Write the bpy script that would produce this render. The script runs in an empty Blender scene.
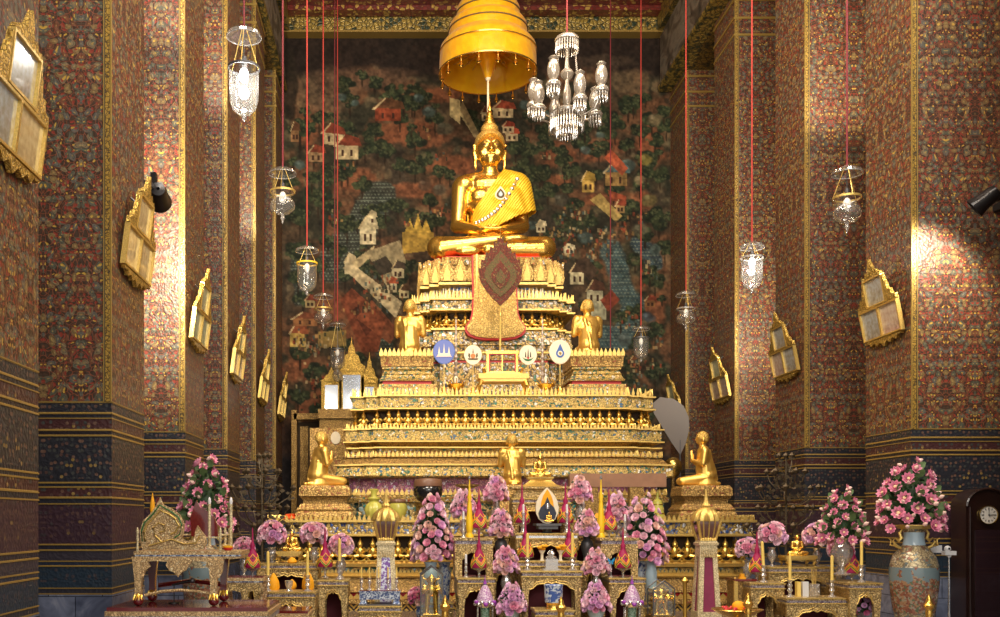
import bpy, math, random
import numpy as np
from mathutils import Vector, Matrix, Quaternion
from mathutils.bvhtree import BVHTree
PI = math.pi
rnd = random.Random(7)
COL = bpy.context.scene.collection
EYE = 1.7; CX = 400.0; CY = 519.0; AX = 2.08       # eye height, vanishing point, nave axis
def W(px, py, D): return Vector(((px-CX)*D/1000, D, EYE+(CY-py)*D/1000))
def X(px, D): return (px-CX)*D/1000
def Z(py, D): return EYE+(CY-py)*D/1000

# ------------------------------------------------------------------ mesh collector
class M:
    def __init__(s): s.v = []; s.f = []
    def add(s, vs, fs):
        o = len(s.v); s.v += [tuple(p) for p in vs]; s.f += [tuple(i+o for i in f) for f in fs]; return s
    def box(s, x, y, z, sx, sy, sz, tx=1, ty=1):
        a, b, c = sx/2, sy/2, sz/2
        return s.add([(x-a,y-b,z-c),(x+a,y-b,z-c),(x+a,y+b,z-c),(x-a,y+b,z-c),
               (x-a*tx,y-b*ty,z+c),(x+a*tx,y-b*ty,z+c),(x+a*tx,y+b*ty,z+c),(x-a*tx,y+b*ty,z+c)],
              [(3,2,1,0),(4,5,6,7),(0,1,5,4),(1,2,6,5),(2,3,7,6),(3,0,4,7)])
    def loft(s, rings, cap=True, close=True):
        n = len(rings[0]); vs = [p for r in rings for p in r]; fs = []
        for i in range(len(rings)-1):
            for j in range(n if close else n-1):
                k = (j+1) % n
                fs.append((i*n+j, i*n+k, (i+1)*n+k, (i+1)*n+j))
        if cap:
            fs.append(tuple(reversed(range(n)))); b = (len(rings)-1)*n; fs.append(tuple(range(b, b+n)))
        return s.add(vs, fs)
    def lathe(s, prof, c=(0,0,0), n=16, sx=1, sy=1, cap=True, lobes=0, amp=0):
        rings = []
        for r, z in prof:
            rings.append([(c[0]+sx*r*(1+amp*math.cos(lobes*2*PI*j/n))*math.cos(2*PI*j/n), c[1]+sy*r*(1+amp*math.cos(lobes*2*PI*j/n))*math.sin(2*PI*j/n), c[2]+z) for j in range(n)])
        return s.loft(rings, cap)
    def square(s, prof, c=(0,0,0), ry=1.0):          # square-section moulding stack, (half width, z)
        return s.loft([[(c[0]-r,c[1]-r*ry,c[2]+z),(c[0]+r,c[1]-r*ry,c[2]+z),(c[0]+r,c[1]+r*ry,c[2]+z),(c[0]-r,c[1]+r*ry,c[2]+z)] for r, z in prof])
    def tube(s, pts, r, n=8, flat=1.0):
        pts = [Vector(p) for p in pts]; rs = r if isinstance(r, (list, tuple)) else [r]*len(pts)
        rings = []; up = Vector((0,0,1))
        for i, p in enumerate(pts):
            d = (pts[min(i+1,len(pts)-1)]-pts[max(i-1,0)]).normalized()
            a = d.cross(up)
            if a.length < .05: a = d.cross(Vector((0,1,0)))
            a.normalize(); b = a.cross(d).normalized()
            rings.append([tuple(p+a*rs[i]*math.cos(2*PI*j/n)+b*rs[i]*flat*math.sin(2*PI*j/n)) for j in range(n)])
        return s.loft(rings)
    def ball(s, c, r, n=14, m=9, rot=None):
        if not isinstance(r, (list, tuple)): r = (r,r,r)
        rings = []
        for i in range(m+1):
            t = PI*i/m; t = min(max(t, .06), PI-.06)
            ring = []
            for j in range(n):
                q = Vector((r[0]*math.sin(t)*math.cos(2*PI*j/n), r[1]*math.sin(t)*math.sin(2*PI*j/n), -r[2]*math.cos(t)))
                if rot: q = rot @ q
                ring.append(tuple(Vector(c)+q))
            rings.append(ring)
        return s.loft(rings)
    def cap(s, a, b, ra, rb=None, n=12):             # tapered capsule
        rb = ra if rb is None else rb
        a, b = Vector(a), Vector(b); d = (b-a); L = d.length; d.normalize()
        u = d.cross(Vector((0,0,1)));
        if u.length < .05: u = d.cross(Vector((0,1,0)))
        u.normalize(); w = u.cross(d)
        rings = []
        for k in range(5):
            t = PI/2*(k/4); t = max(t, .12); rings.append((a-d*ra*math.cos(t), ra*math.sin(t)))
        for k in range(1, 5):
            rings.append((a+d*L*k/5, ra+(rb-ra)*k/5))
        for k in range(5):
            t = PI/2*(1-k/4); t = max(t, .12); rings.append((b+d*rb*math.cos(t), rb*math.sin(t)))
        return s.loft([[tuple(c+u*r*math.cos(2*PI*j/n)+w*r*math.sin(2*PI*j/n)) for j in range(n)] for c, r in rings])
    def prism(s, pts, y0, y1):                        # polygon in the xz plane given thickness along y
        n = len(pts); vs = [(p[0],y0,p[1]) for p in pts]+[(p[0],y1,p[1]) for p in pts]
        fs = [tuple(range(n)), tuple(reversed(range(n,2*n)))]+[(i,i+n,(i+1)%n+n,(i+1)%n) for i in range(n)]
        return s.add(vs, fs)
    def merge(s, o, mat=None):
        return s.add([(mat @ Vector(p)) if mat else p for p in o.v], o.f)
    def mesh(s, name, mat, sharp=40):
        me = bpy.data.meshes.new(name); me.from_pydata(s.v, [], s.f); me.update()
        if mat: me.materials.append(mat)
        fix(me, sharp); return me
    def build(s, name, mat, parent=None, sharp=40, loc=None):
        return link(name, s.mesh(name, mat, sharp), parent, loc)
def fix(me, sharp=40):
    import bmesh
    bm = bmesh.new(); bm.from_mesh(me); bmesh.ops.recalc_face_normals(bm, faces=bm.faces); bm.to_mesh(me); bm.free()
    me.shade_smooth(); me.set_sharp_from_angle(angle=math.radians(sharp)); me.update()
def link(name, me, parent=None, loc=None):
    o = bpy.data.objects.new(name, me); COL.objects.link(o)
    if parent: o.parent = parent
    if loc is not None: o.location = loc
    return o
def tag(o, label, cat, group=None):
    o['label'] = label; o['category'] = cat
    if group: o['group'] = group
    return o
def thing(name, label, cat, loc=(0,0,0), rz=0, group=None):
    o = bpy.data.objects.new(name, None); COL.objects.link(o); o.empty_display_size = .1
    o.location = loc; o.rotation_euler = (0,0,rz); return tag(o, label, cat, group)
def struct(o): o['kind'] = 'structure'; return o
def kids(o): return [c for c in ALLKIDS(o)]
def ALLKIDS(o): return [c for c in bpy.data.objects if c.parent == o]
def dup(root, loc, label=None, rz=None, scale=None, kidmap=None):
    cm = {}
    for c in bpy.data.objects:
        if c.parent: cm.setdefault(c.parent.name, []).append(c)
    def cp(o, par):
        c = o.copy(); COL.objects.link(c)
        if par: c.parent = par
        for k in cm.get(o.name, []): cp(k, c)
        return c
    r = cp(root, None); r.location = loc
    if label: r['label'] = label
    if rz is not None: r.rotation_euler[2] = rz
    if scale: r.scale = (scale,)*3
    return r
def organic(m, voxel, smooth=6, mat=None, name='body'):
    me = m.mesh(name+'_raw', mat); o = bpy.data.objects.new('tmp', me); COL.objects.link(o)
    r = o.modifiers.new('r', 'REMESH'); r.mode = 'VOXEL'; r.voxel_size = voxel; r.use_smooth_shade = True
    s = o.modifiers.new('s', 'SMOOTH'); s.factor = .5; s.iterations = smooth
    dg = bpy.context.evaluated_depsgraph_get(); dg.update()
    out = bpy.data.meshes.new_from_object(o.evaluated_get(dg)); out.name = name
    bpy.data.objects.remove(o); bpy.data.meshes.remove(me)
    out.materials.clear()
    if mat: out.materials.append(mat)
    out.shade_smooth(); return out

# ------------------------------------------------------------------ materials
def newmat(name):
    m = bpy.data.materials.new(name); m.use_nodes = True
    nt = m.node_tree; b = nt.nodes['Principled BSDF']; return m, nt, b
def N(nt, t, **k):
    n = nt.nodes.new(t)
    for a, v in k.items(): setattr(n, a, v)
    return n
def L(nt, a, b): nt.links.new(a, b)
def rgb(c): return (c[0], c[1], c[2], 1)
def ramp(nt, fac, stops, interp='LINEAR'):
    r = N(nt, 'ShaderNodeValToRGB'); r.color_ramp.interpolation = interp
    e = r.color_ramp.elements
    e[0].position = stops[0][0]; e[0].color = rgb(stops[0][1])
    e[1].position = stops[-1][0]; e[1].color = rgb(stops[-1][1])
    for p, c in stops[1:-1]:
        x = e.new(p); x.color = rgb(c)
    L(nt, fac, r.inputs[0]); return r.outputs[0]
def mixc(nt, fac, a, b):
    n = N(nt, 'ShaderNodeMix', data_type='RGBA')
    if hasattr(fac, 'links'): L(nt, fac, n.inputs[0])
    else: n.inputs[0].default_value = fac
    for s, v in ((6, a), (7, b)):
        if hasattr(v, 'links'): L(nt, v, n.inputs[s])
        else: n.inputs[s].default_value = rgb(v)
    return n.outputs[2]
def math_(nt, op, a, b=0.0, c=0.0):
    n = N(nt, 'ShaderNodeMath', operation=op)
    for i, v in enumerate((a, b, c)):
        if hasattr(v, 'links'): L(nt, v, n.inputs[i])
        else: n.inputs[i].default_value = v
    return n.outputs[0]
def coord(nt): return N(nt, 'ShaderNodeTexCoord').outputs['Object']
def plain(name, c, rough=.5, metal=0, noise=0, ns=20, bump=0, emit=0, coat=0, sss=0):
    m, nt, b = newmat(name)
    b.inputs['Base Color'].default_value = rgb(c); b.inputs['Roughness'].default_value = rough; b.inputs['Metallic'].default_value = metal
    if coat: b.inputs['Coat Weight'].default_value = coat; b.inputs['Coat Roughness'].default_value = .05
    if noise or bump:
        t = N(nt, 'ShaderNodeTexNoise'); t.inputs['Scale'].default_value = ns; t.inputs['Detail'].default_value = 4; L(nt, coord(nt), t.inputs['Vector'])
        if noise:
            L(nt, ramp(nt, t.outputs[0], [(.3, [x*(1-noise) for x in c]), (.7, [min(1, x*(1+noise)) for x in c])]), b.inputs['Base Color'])
        if bump:
            bn = N(nt, 'ShaderNodeBump'); bn.inputs['Strength'].default_value = bump; bn.inputs['Distance'].default_value = .02
            L(nt, t.outputs[0], bn.inputs['Height']); L(nt, bn.outputs[0], b.inputs['Normal'])
    if emit:
        b.inputs['Emission Color'].default_value = rgb(c); b.inputs['Emission Strength'].default_value = emit
    return m
def carved(name, gold=(.86,.60,.20), dark=(.20,.10,.02), inlay=(), scale=14, metal=.55, rough=.32, bump=.6, frac=.3, scroll=True):
    """gilded carving: raised scrolls with deep grooves and glass-mosaic chips"""
    m, nt, b = newmat(name); co = coord(nt)
    w = N(nt, 'ShaderNodeTexNoise'); w.inputs['Scale'].default_value = scale*.35; L(nt, co, w.inputs['Vector'])
    add = N(nt, 'ShaderNodeVectorMath', operation='MULTIPLY_ADD'); L(nt, w.outputs['Color'], add.inputs[0]); add.inputs[1].default_value = (.12,.12,.12); L(nt, co, add.inputs[2])
    v = N(nt, 'ShaderNodeTexVoronoi', feature='F1'); v.inputs['Scale'].default_value = scale; L(nt, add.outputs[0], v.inputs['Vector'])
    e = N(nt, 'ShaderNodeTexVoronoi', feature='DISTANCE_TO_EDGE'); e.inputs['Scale'].default_value = scale; L(nt, add.outputs[0], e.inputs['Vector'])
    col = ramp(nt, e.outputs['Distance'], [(0, dark), (.06, [g*.55 for g in gold]), (.16, gold), (1, [min(1, g*1.12) for g in gold])])  # groove shade put into the colour, darkest along cell edges
    rings = math_(nt, 'SINE', math_(nt, 'MULTIPLY', v.outputs['Distance'], 22.0))
    if inlay:
        sp = N(nt, 'ShaderNodeSeparateColor'); L(nt, v.outputs['Color'], sp.inputs[0])
        n = len(inlay); stops = [(i/n, c) for i, c in enumerate(inlay)]
        if n == 1: ic = mixc(nt, 0.0, inlay[0], inlay[0])
        else: ic = ramp(nt, sp.outputs[1], stops, 'CONSTANT')
        msk = math_(nt, 'MULTIPLY', math_(nt, 'LESS_THAN', sp.outputs[0], frac), math_(nt, 'GREATER_THAN', e.outputs['Distance'], .09))
        col = mixc(nt, msk, col, ic)  # glass chips; the white ones also paint in sparkle
    L(nt, col, b.inputs['Base Color'])
    b.inputs['Metallic'].default_value = metal; b.inputs['Roughness'].default_value = rough
    h = math_(nt, 'ADD', math_(nt, 'MINIMUM', e.outputs['Distance'], .25), math_(nt, 'MULTIPLY', rings, .05))
    bn = N(nt, 'ShaderNodeBump'); bn.inputs['Strength'].default_value = bump; bn.inputs['Distance'].default_value = .6/scale
    L(nt, h, bn.inputs['Height']); L(nt, bn.outputs[0], b.inputs['Normal'])
    return m
def thin_glass(name, tint=(1,1,1), tr=.8, rough=.03, body=.0):
    m = bpy.data.materials.new(name); m.use_nodes = True; nt = m.node_tree; nt.nodes.clear()
    o = N(nt, 'ShaderNodeOutputMaterial'); t = N(nt, 'ShaderNodeBsdfTransparent'); t.inputs[0].default_value = rgb(tint)
    g = N(nt, 'ShaderNodeBsdfGlossy'); g.inputs['Roughness'].default_value = rough
    lw = N(nt, 'ShaderNodeLayerWeight'); lw.inputs[0].default_value = .25
    f = math_(nt, 'ADD', math_(nt, 'MULTIPLY', lw.outputs['Facing'], 1.0-.15), 1-tr)
    mx = N(nt, 'ShaderNodeMixShader'); L(nt, f, mx.inputs[0]); L(nt, t.outputs[0], mx.inputs[1]); L(nt, g.outputs[0], mx.inputs[2])
    out = mx.outputs[0]
    if body:
        d = N(nt, 'ShaderNodeBsdfDiffuse'); d.inputs[0].default_value = rgb(tint)
        m2 = N(nt, 'ShaderNodeMixShader'); m2.inputs[0].default_value = body; L(nt, out, m2.inputs[1]); L(nt, d.outputs[0], m2.inputs[2]); out = m2.outputs[0]
    L(nt, out, o.inputs[0]); return m
WARM = (.92,.80,.60)
MT = {}
MT['gold'] = plain('polished_gold', (1.0,.64,.14), .27, .93, bump=.05, ns=6)
MT['goldsoft'] = plain('soft_gold', (1.0,.66,.16), .3, .9, noise=.12, ns=30, bump=.1)
MT['goldhair'] = carved('curled_gold_hair', (.92,.62,.16), (.5,.28,.05), scale=26, metal=.5, rough=.4, bump=.9)
MT['goldband'] = plain('gilded_moulding', (.74,.52,.15), .34, .65, noise=.18, ns=60, bump=.25)
MT['brass'] = plain('brass', (.82,.58,.16), .25, .95)
MT['c_main'] = carved('gilded_mosaic_band', (.66,.48,.15), (.10,.05,.015), [(.03,.20,.16),(.7,.72,.68),(.05,.14,.26),(.8,.58,.26),(.02,.10,.07)], 25, frac=.36)
MT['c_fine'] = carved('gilded_fine_carving', (.64,.46,.15), (.11,.055,.015), [(.40,.10,.05),(.75,.78,.8),(.06,.24,.20)], 26, frac=.25)
MT['c_blue'] = carved('gilded_blue_mosaic', (.64,.46,.15), (.12,.07,.03), [(.05,.12,.40),(.10,.22,.5),(.75,.78,.8),(.03,.06,.2)], 16, frac=.45)
MT['c_green'] = carved('green_mosaic', (.80,.60,.26), (.03,.05,.04), [(.02,.12,.12),(.03,.2,.2),(.3,.45,.5),(.02,.06,.05)], 15, frac=.65)
MT['c_purple'] = carved('purple_mosaic', (.45,.22,.25), (.1,.03,.06), [(.25,.06,.16),(.35,.12,.25),(.55,.5,.6)], 22, frac=.6)
MT['c_dark'] = carved('dark_gilding', (.46,.29,.09), (.12,.06,.02), (), 22, bump=.8)
MT['c_ped'] = carved('worn_gilding', (.62,.40,.13), (.12,.05,.015), [(.35,.12,.06)], 20, bump=.8, frac=.12)
MT['c_mirror'] = carved('mosaic_wall', (.62,.45,.17), (.06,.045,.03), [(.55,.58,.62),(.05,.18,.15),(.72,.7,.62),(.06,.06,.08)], 18, frac=.5)
MT['c_table'] = carved('carved_table_gilding', (.72,.53,.23), (.13,.07,.02), (), 26, metal=.45, bump=1)
MT['c_tableedge'] = carved('table_edge_mosaic', (.5,.45,.5), (.06,.03,.08), [(.1,.06,.16),(.5,.5,.6),(.75,.7,.75)], 60, metal=.4, frac=.7)
MT['c_frame'] = carved('gilt_frame_carving', (.80,.55,.13), (.25,.13,.02), (), 24, metal=.7, bump=1)
MT['c_desk'] = carved('pale_gilt_desk', (.76,.54,.27), (.34,.17,.07), [(.82,.68,.42)], 34, metal=.35, bump=.9, frac=.12)
MT['chev'] = None
MT['goldsat'] = plain('satin_gold', (1.0,.64,.15), .36, .82)
MT['blackblue'] = plain('ink_blue_border', (.015,.018,.03), .5)
MT['c_tongue'] = carved('embossed_gold_sheet', (.74,.52,.16), (.26,.14,.035), [(.55,.36,.09)], 20, frac=.2, metal=.5)
MT['bronze'] = plain('dark_bronze', (.10,.075,.045), .45, .5)
MT['red'] = plain('red_lacquer', (.14,.012,.015), .2, 0, coat=.6)
MT['redpaint'] = plain('vermilion_paint', (.55,.03,.03), .45)
MT['redglass'] = plain('red_glass_inlay', (.6,.03,.05), .15, .2, noise=.4, ns=40)
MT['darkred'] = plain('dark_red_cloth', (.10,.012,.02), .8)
MT['maroon'] = plain('maroon_cloth', (.25,.03,.09), .75, noise=.15, ns=8)
MT['black'] = plain('black_metal', (.015,.014,.016), .3, .3)
MT['dark'] = plain('dark_recess', (.05,.03,.015), .8)  # near-black fill, stands in for shade in recesses and the doorway
MT['darkmetal'] = plain('dark_grey_metal', (.12,.12,.13), .4, .6)
MT['cord'] = plain('red_cord', (.42,.04,.03), .7)
MT['corddark'] = plain('dark_red_cord', (.20,.02,.03), .7)
MT['glass'] = thin_glass('clear_glass', (.93,.93,.90), .93, .02, .05)
MT['glasspane'] = thin_glass('case_glass', (.93,.96,.94), .92)
MT['crystal'] = thin_glass('cut_crystal', (.80,.78,.76), .62, .1, .25)
MT['chand'] = thin_glass('chandelier_crystal', (.55,.52,.47), .76, .15, .30)
MT['bulb'] = plain('lit_bulb', (1,.97,.92), .4, emit=9)
MT['bulbsoft'] = plain('frosted_bulb', (.9,.88,.82), .3, emit=.15)  # unlit bulbs, given a faint added glow
MT['yellowcloth'] = None
MT['candle'] = plain('yellow_wax', (.95,.70,.18), .45)
MT['white'] = plain('white_wax', (.85,.86,.9), .4)
MT['cream'] = plain('cream_silk', (.86,.78,.60), .6, noise=.05, ns=30)
MT['bluesilk'] = plain('blue_silk', (.14,.20,.55), .6)
MT['blueprint'] = plain('royal_blue_thread', (.05,.14,.45), .6)
MT['magenta'] = plain('magenta_beads', (.36,.004,.085), .5, noise=.2, ns=120, bump=.3)
MT['zy'] = plain('yellow_beads', (.90,.55,.03), .5)
MT['zg'] = plain('green_beads', (.02,.16,.04), .5)
MT['zo'] = plain('orange_beads', (.85,.2,.05), .5)
MT['leaf'] = plain('leaf_green', (.025,.065,.022), .55, noise=.4, ns=25)
MT['leafl'] = plain('pale_lotus_pod_green', (.13,.22,.08), .55, noise=.25, ns=20)
MT['pink'] = plain('pink_petals', (.93,.46,.62), .85, noise=.15, ns=60)
MT['ppink'] = plain('pale_pink_petals', (.97,.68,.78), .85, noise=.1, ns=60)
MT['peach'] = plain('peach_petals', (.97,.66,.60), .85, noise=.12, ns=60)
MT['lilac'] = plain('lilac_pink_petals', (.90,.56,.82), .85, noise=.15, ns=60)
MT['hot'] = plain('rose_pink_petals', (.76,.20,.40), .6, noise=.15, ns=60)
MT['lotus'] = plain('lotus_petals', (.78,.30,.46), .5, noise=.25, ns=30)
MT['lotusc'] = plain('lotus_heart', (.90,.72,.42), .6)
MT['saffron'] = plain('saffron_cloth', (.92,.42,.01), .7, noise=.12, ns=12, bump=.3)
MT['yel'] = plain('yellow_paint', (.9,.6,.02), .4)
MT['wood'] = plain('brown_timber', (.30,.15,.08), .5, noise=.15, ns=6, coat=.2)
MT['darkwood'] = plain('dark_clock_wood', (.018,.007,.006), .3, noise=.3, ns=5, coat=.4)
MT['bowl'] = plain('black_lacquer_bowl', (.012,.012,.014), .12, coat=.7)
MT['bowlband'] = plain('brown_bowl_lid', (.20,.10,.06), .35)
MT['ygreen'] = plain('yellow_green_glaze', (.52,.50,.10), .22, noise=.12, ns=10, coat=.4)
MT['celadon'] = plain('pale_blue_glaze', (.42,.58,.70), .15, coat=.5)
MT['silver'] = plain('silver_foil', (.75,.76,.82), .2, .9, noise=.3, ns=50)
MT['mirrorg'] = plain('mirror_glass', (.45,.48,.54), .10, 1)
MT['grey'] = plain('grey_silk', (.19,.175,.17), .8)
MT['whitepl'] = plain('white_plastic', (.75,.77,.8), .35)
MT['dial'] = plain('clock_dial_white', (.85,.84,.8), .4)
MT['orange'] = plain('orange_cloth', (.85,.12,.02), .7)
MT['purple'] = plain('purple_beads', (.30,.05,.42), .5)
MT['bluebut'] = plain('butterfly_blue', (.02,.30,.65), .4)

def two_tone(name, a, b, scale, thr=.5, rough=.3, coat=.3, stretch=(1,1,1), metal=0):
    m, nt, bs = newmat(name); mp = N(nt, 'ShaderNodeMapping'); mp.inputs['Scale'].default_value = stretch; L(nt, coord(nt), mp.inputs[0])
    t = N(nt, 'ShaderNodeTexNoise'); t.inputs['Scale'].default_value = scale; t.inputs['Detail'].default_value = 3; t.inputs['Distortion'].default_value = 1.5; L(nt, mp.outputs[0], t.inputs['Vector'])
    L(nt, ramp(nt, t.outputs[0], [(thr-.02, a), (thr+.02, b)]), bs.inputs['Base Color']); bs.inputs['Roughness'].default_value = rough
    bs.inputs['Coat Weight'].default_value = coat; bs.inputs['Metallic'].default_value = metal
    return m
MT['porcelain'] = two_tone('blue_white_porcelain', (.05,.12,.42), (.62,.72,.82), 14)
MT['bluemosaic'] = two_tone('blue_white_mosaic', (.06,.10,.25), (.6,.68,.78), 30, metal=.3)
MT['purplefoil'] = two_tone('violet_silver_foil', (.22,.10,.40), (.75,.78,.92), 16, metal=.5)
def vase_paint():
    m, nt, b = newmat('enamel_landscape'); co = coord(nt); sp = N(nt, 'ShaderNodeSeparateXYZ'); L(nt, co, sp.inputs[0])
    t = N(nt, 'ShaderNodeTexVoronoi'); t.inputs['Scale'].default_value = 42; L(nt, co, t.inputs['Vector']); sc = N(nt, 'ShaderNodeSeparateColor'); L(nt, t.outputs['Color'], sc.inputs[0])
    n = N(nt, 'ShaderNodeTexNoise'); n.inputs['Scale'].default_value = 9; n.inputs['Detail'].default_value = 4; L(nt, co, n.inputs['Vector'])
    cells = ramp(nt, sc.outputs[0], [(0, (.26,.10,.06)), (.3, (.34,.20,.11)), (.5, (.10,.14,.08)), (.65, (.30,.27,.20)), (.82, (.18,.07,.05))], 'CONSTANT')
    f = math_(nt, 'ADD', sp.outputs[2], math_(nt, 'MULTIPLY', math_(nt, 'SUBTRACT', n.outputs[0], .5), 1.0))
    L(nt, mixc(nt, math_(nt, 'GREATER_THAN', f, .93), cells, (.17,.24,.27)), b.inputs['Base Color']); b.inputs['Roughness'].default_value = .2; b.inputs['Coat Weight'].default_value = .5
    return m
MT['paintvase'] = vase_paint()
MT['vasegold'] = carved('enamelled_gold_pattern', (.55,.46,.28), (.10,.08,.06), [(.30,.14,.10),(.16,.22,.24),(.7,.65,.5)], 26, metal=.3, frac=.4, bump=.2)
MT['filigree'] = two_tone('purple_net_on_white', (.35,.08,.40), (.8,.72,.82), 70)
MT['greenbead'] = two_tone('green_beadwork', (.02,.12,.06), (.35,.50,.42), 60)
MT['fanred'] = carved('red_embroidered_fan', (.15,.028,.012), (.05,.012,.008), [(.20,.11,.035),(.10,.07,.025)], 26, metal=0, rough=.75, frac=.3, bump=.4)
MT['fangreen'] = carved('green_gold_embroidery', (.13,.10,.03), (.05,.04,.015), [(.18,.06,.03)], 40, metal=0, rough=.75, frac=.3, bump=.4)
def cloth_yellow():
    m, nt, b = newmat('yellow_gold_cloth'); b.inputs['Base Color'].default_value = rgb((.95,.60,.012)); b.inputs['Roughness'].default_value = .38
    b.inputs['Sheen Weight'].default_value = .3
    w = N(nt, 'ShaderNodeTexNoise'); w.inputs['Scale'].default_value = 6; w.inputs['Detail'].default_value = 3; L(nt, coord(nt), w.inputs['Vector'])
    bn = N(nt, 'ShaderNodeBump'); bn.inputs['Strength'].default_value = .5; bn.inputs['Distance'].default_value = .05; L(nt, w.outputs[0], bn.inputs['Height']); L(nt, bn.outputs[0], b.inputs['Normal'])
    L(nt, ramp(nt, w.outputs[0], [(.35, (.90,.53,.006)), (.65, (.98,.68,.012))]), b.inputs['Base Color'])
    tr = N(nt, 'ShaderNodeBsdfTranslucent'); tr.inputs[0].default_value = rgb((.98,.66,.03)); mx = N(nt, 'ShaderNodeMixShader'); mx.inputs[0].default_value = .5
    out = nt.nodes['Material Output']; L(nt, b.outputs[0], mx.inputs[1]); L(nt, tr.outputs[0], mx.inputs[2]); L(nt, mx.outputs[0], out.inputs[0])
    return m
MT['yellowcloth'] = cloth_yellow()
def robe_mat():
    m, nt, b = newmat('pleated_gold_robe'); b.inputs['Roughness'].default_value = .35
    sx = N(nt, 'ShaderNodeSeparateXYZ'); L(nt, coord(nt), sx.inputs[0])
    t = math_(nt, 'ADD', math_(nt, 'MULTIPLY', sx.outputs[0], .80), math_(nt, 'MULTIPLY', sx.outputs[2], -.60))
    s = math_(nt, 'SINE', math_(nt, 'MULTIPLY', t, 120.0))
    L(nt, ramp(nt, math_(nt, 'MULTIPLY_ADD', s, .5, .5), [(0, (.78,.40,.01)), (.5, (.96,.62,.03)), (1, (1,.74,.08))]), b.inputs['Base Color'])  # fold shade put into the colour: valleys darker, ridges paler
    b.inputs['Metallic'].default_value = .25
    bn = N(nt, 'ShaderNodeBump'); bn.inputs['Strength'].default_value = .5; bn.inputs['Distance'].default_value = .012; L(nt, s, bn.inputs['Height']); L(nt, bn.outputs[0], b.inputs['Normal'])
    return m
MT['robe'] = robe_mat()

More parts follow.
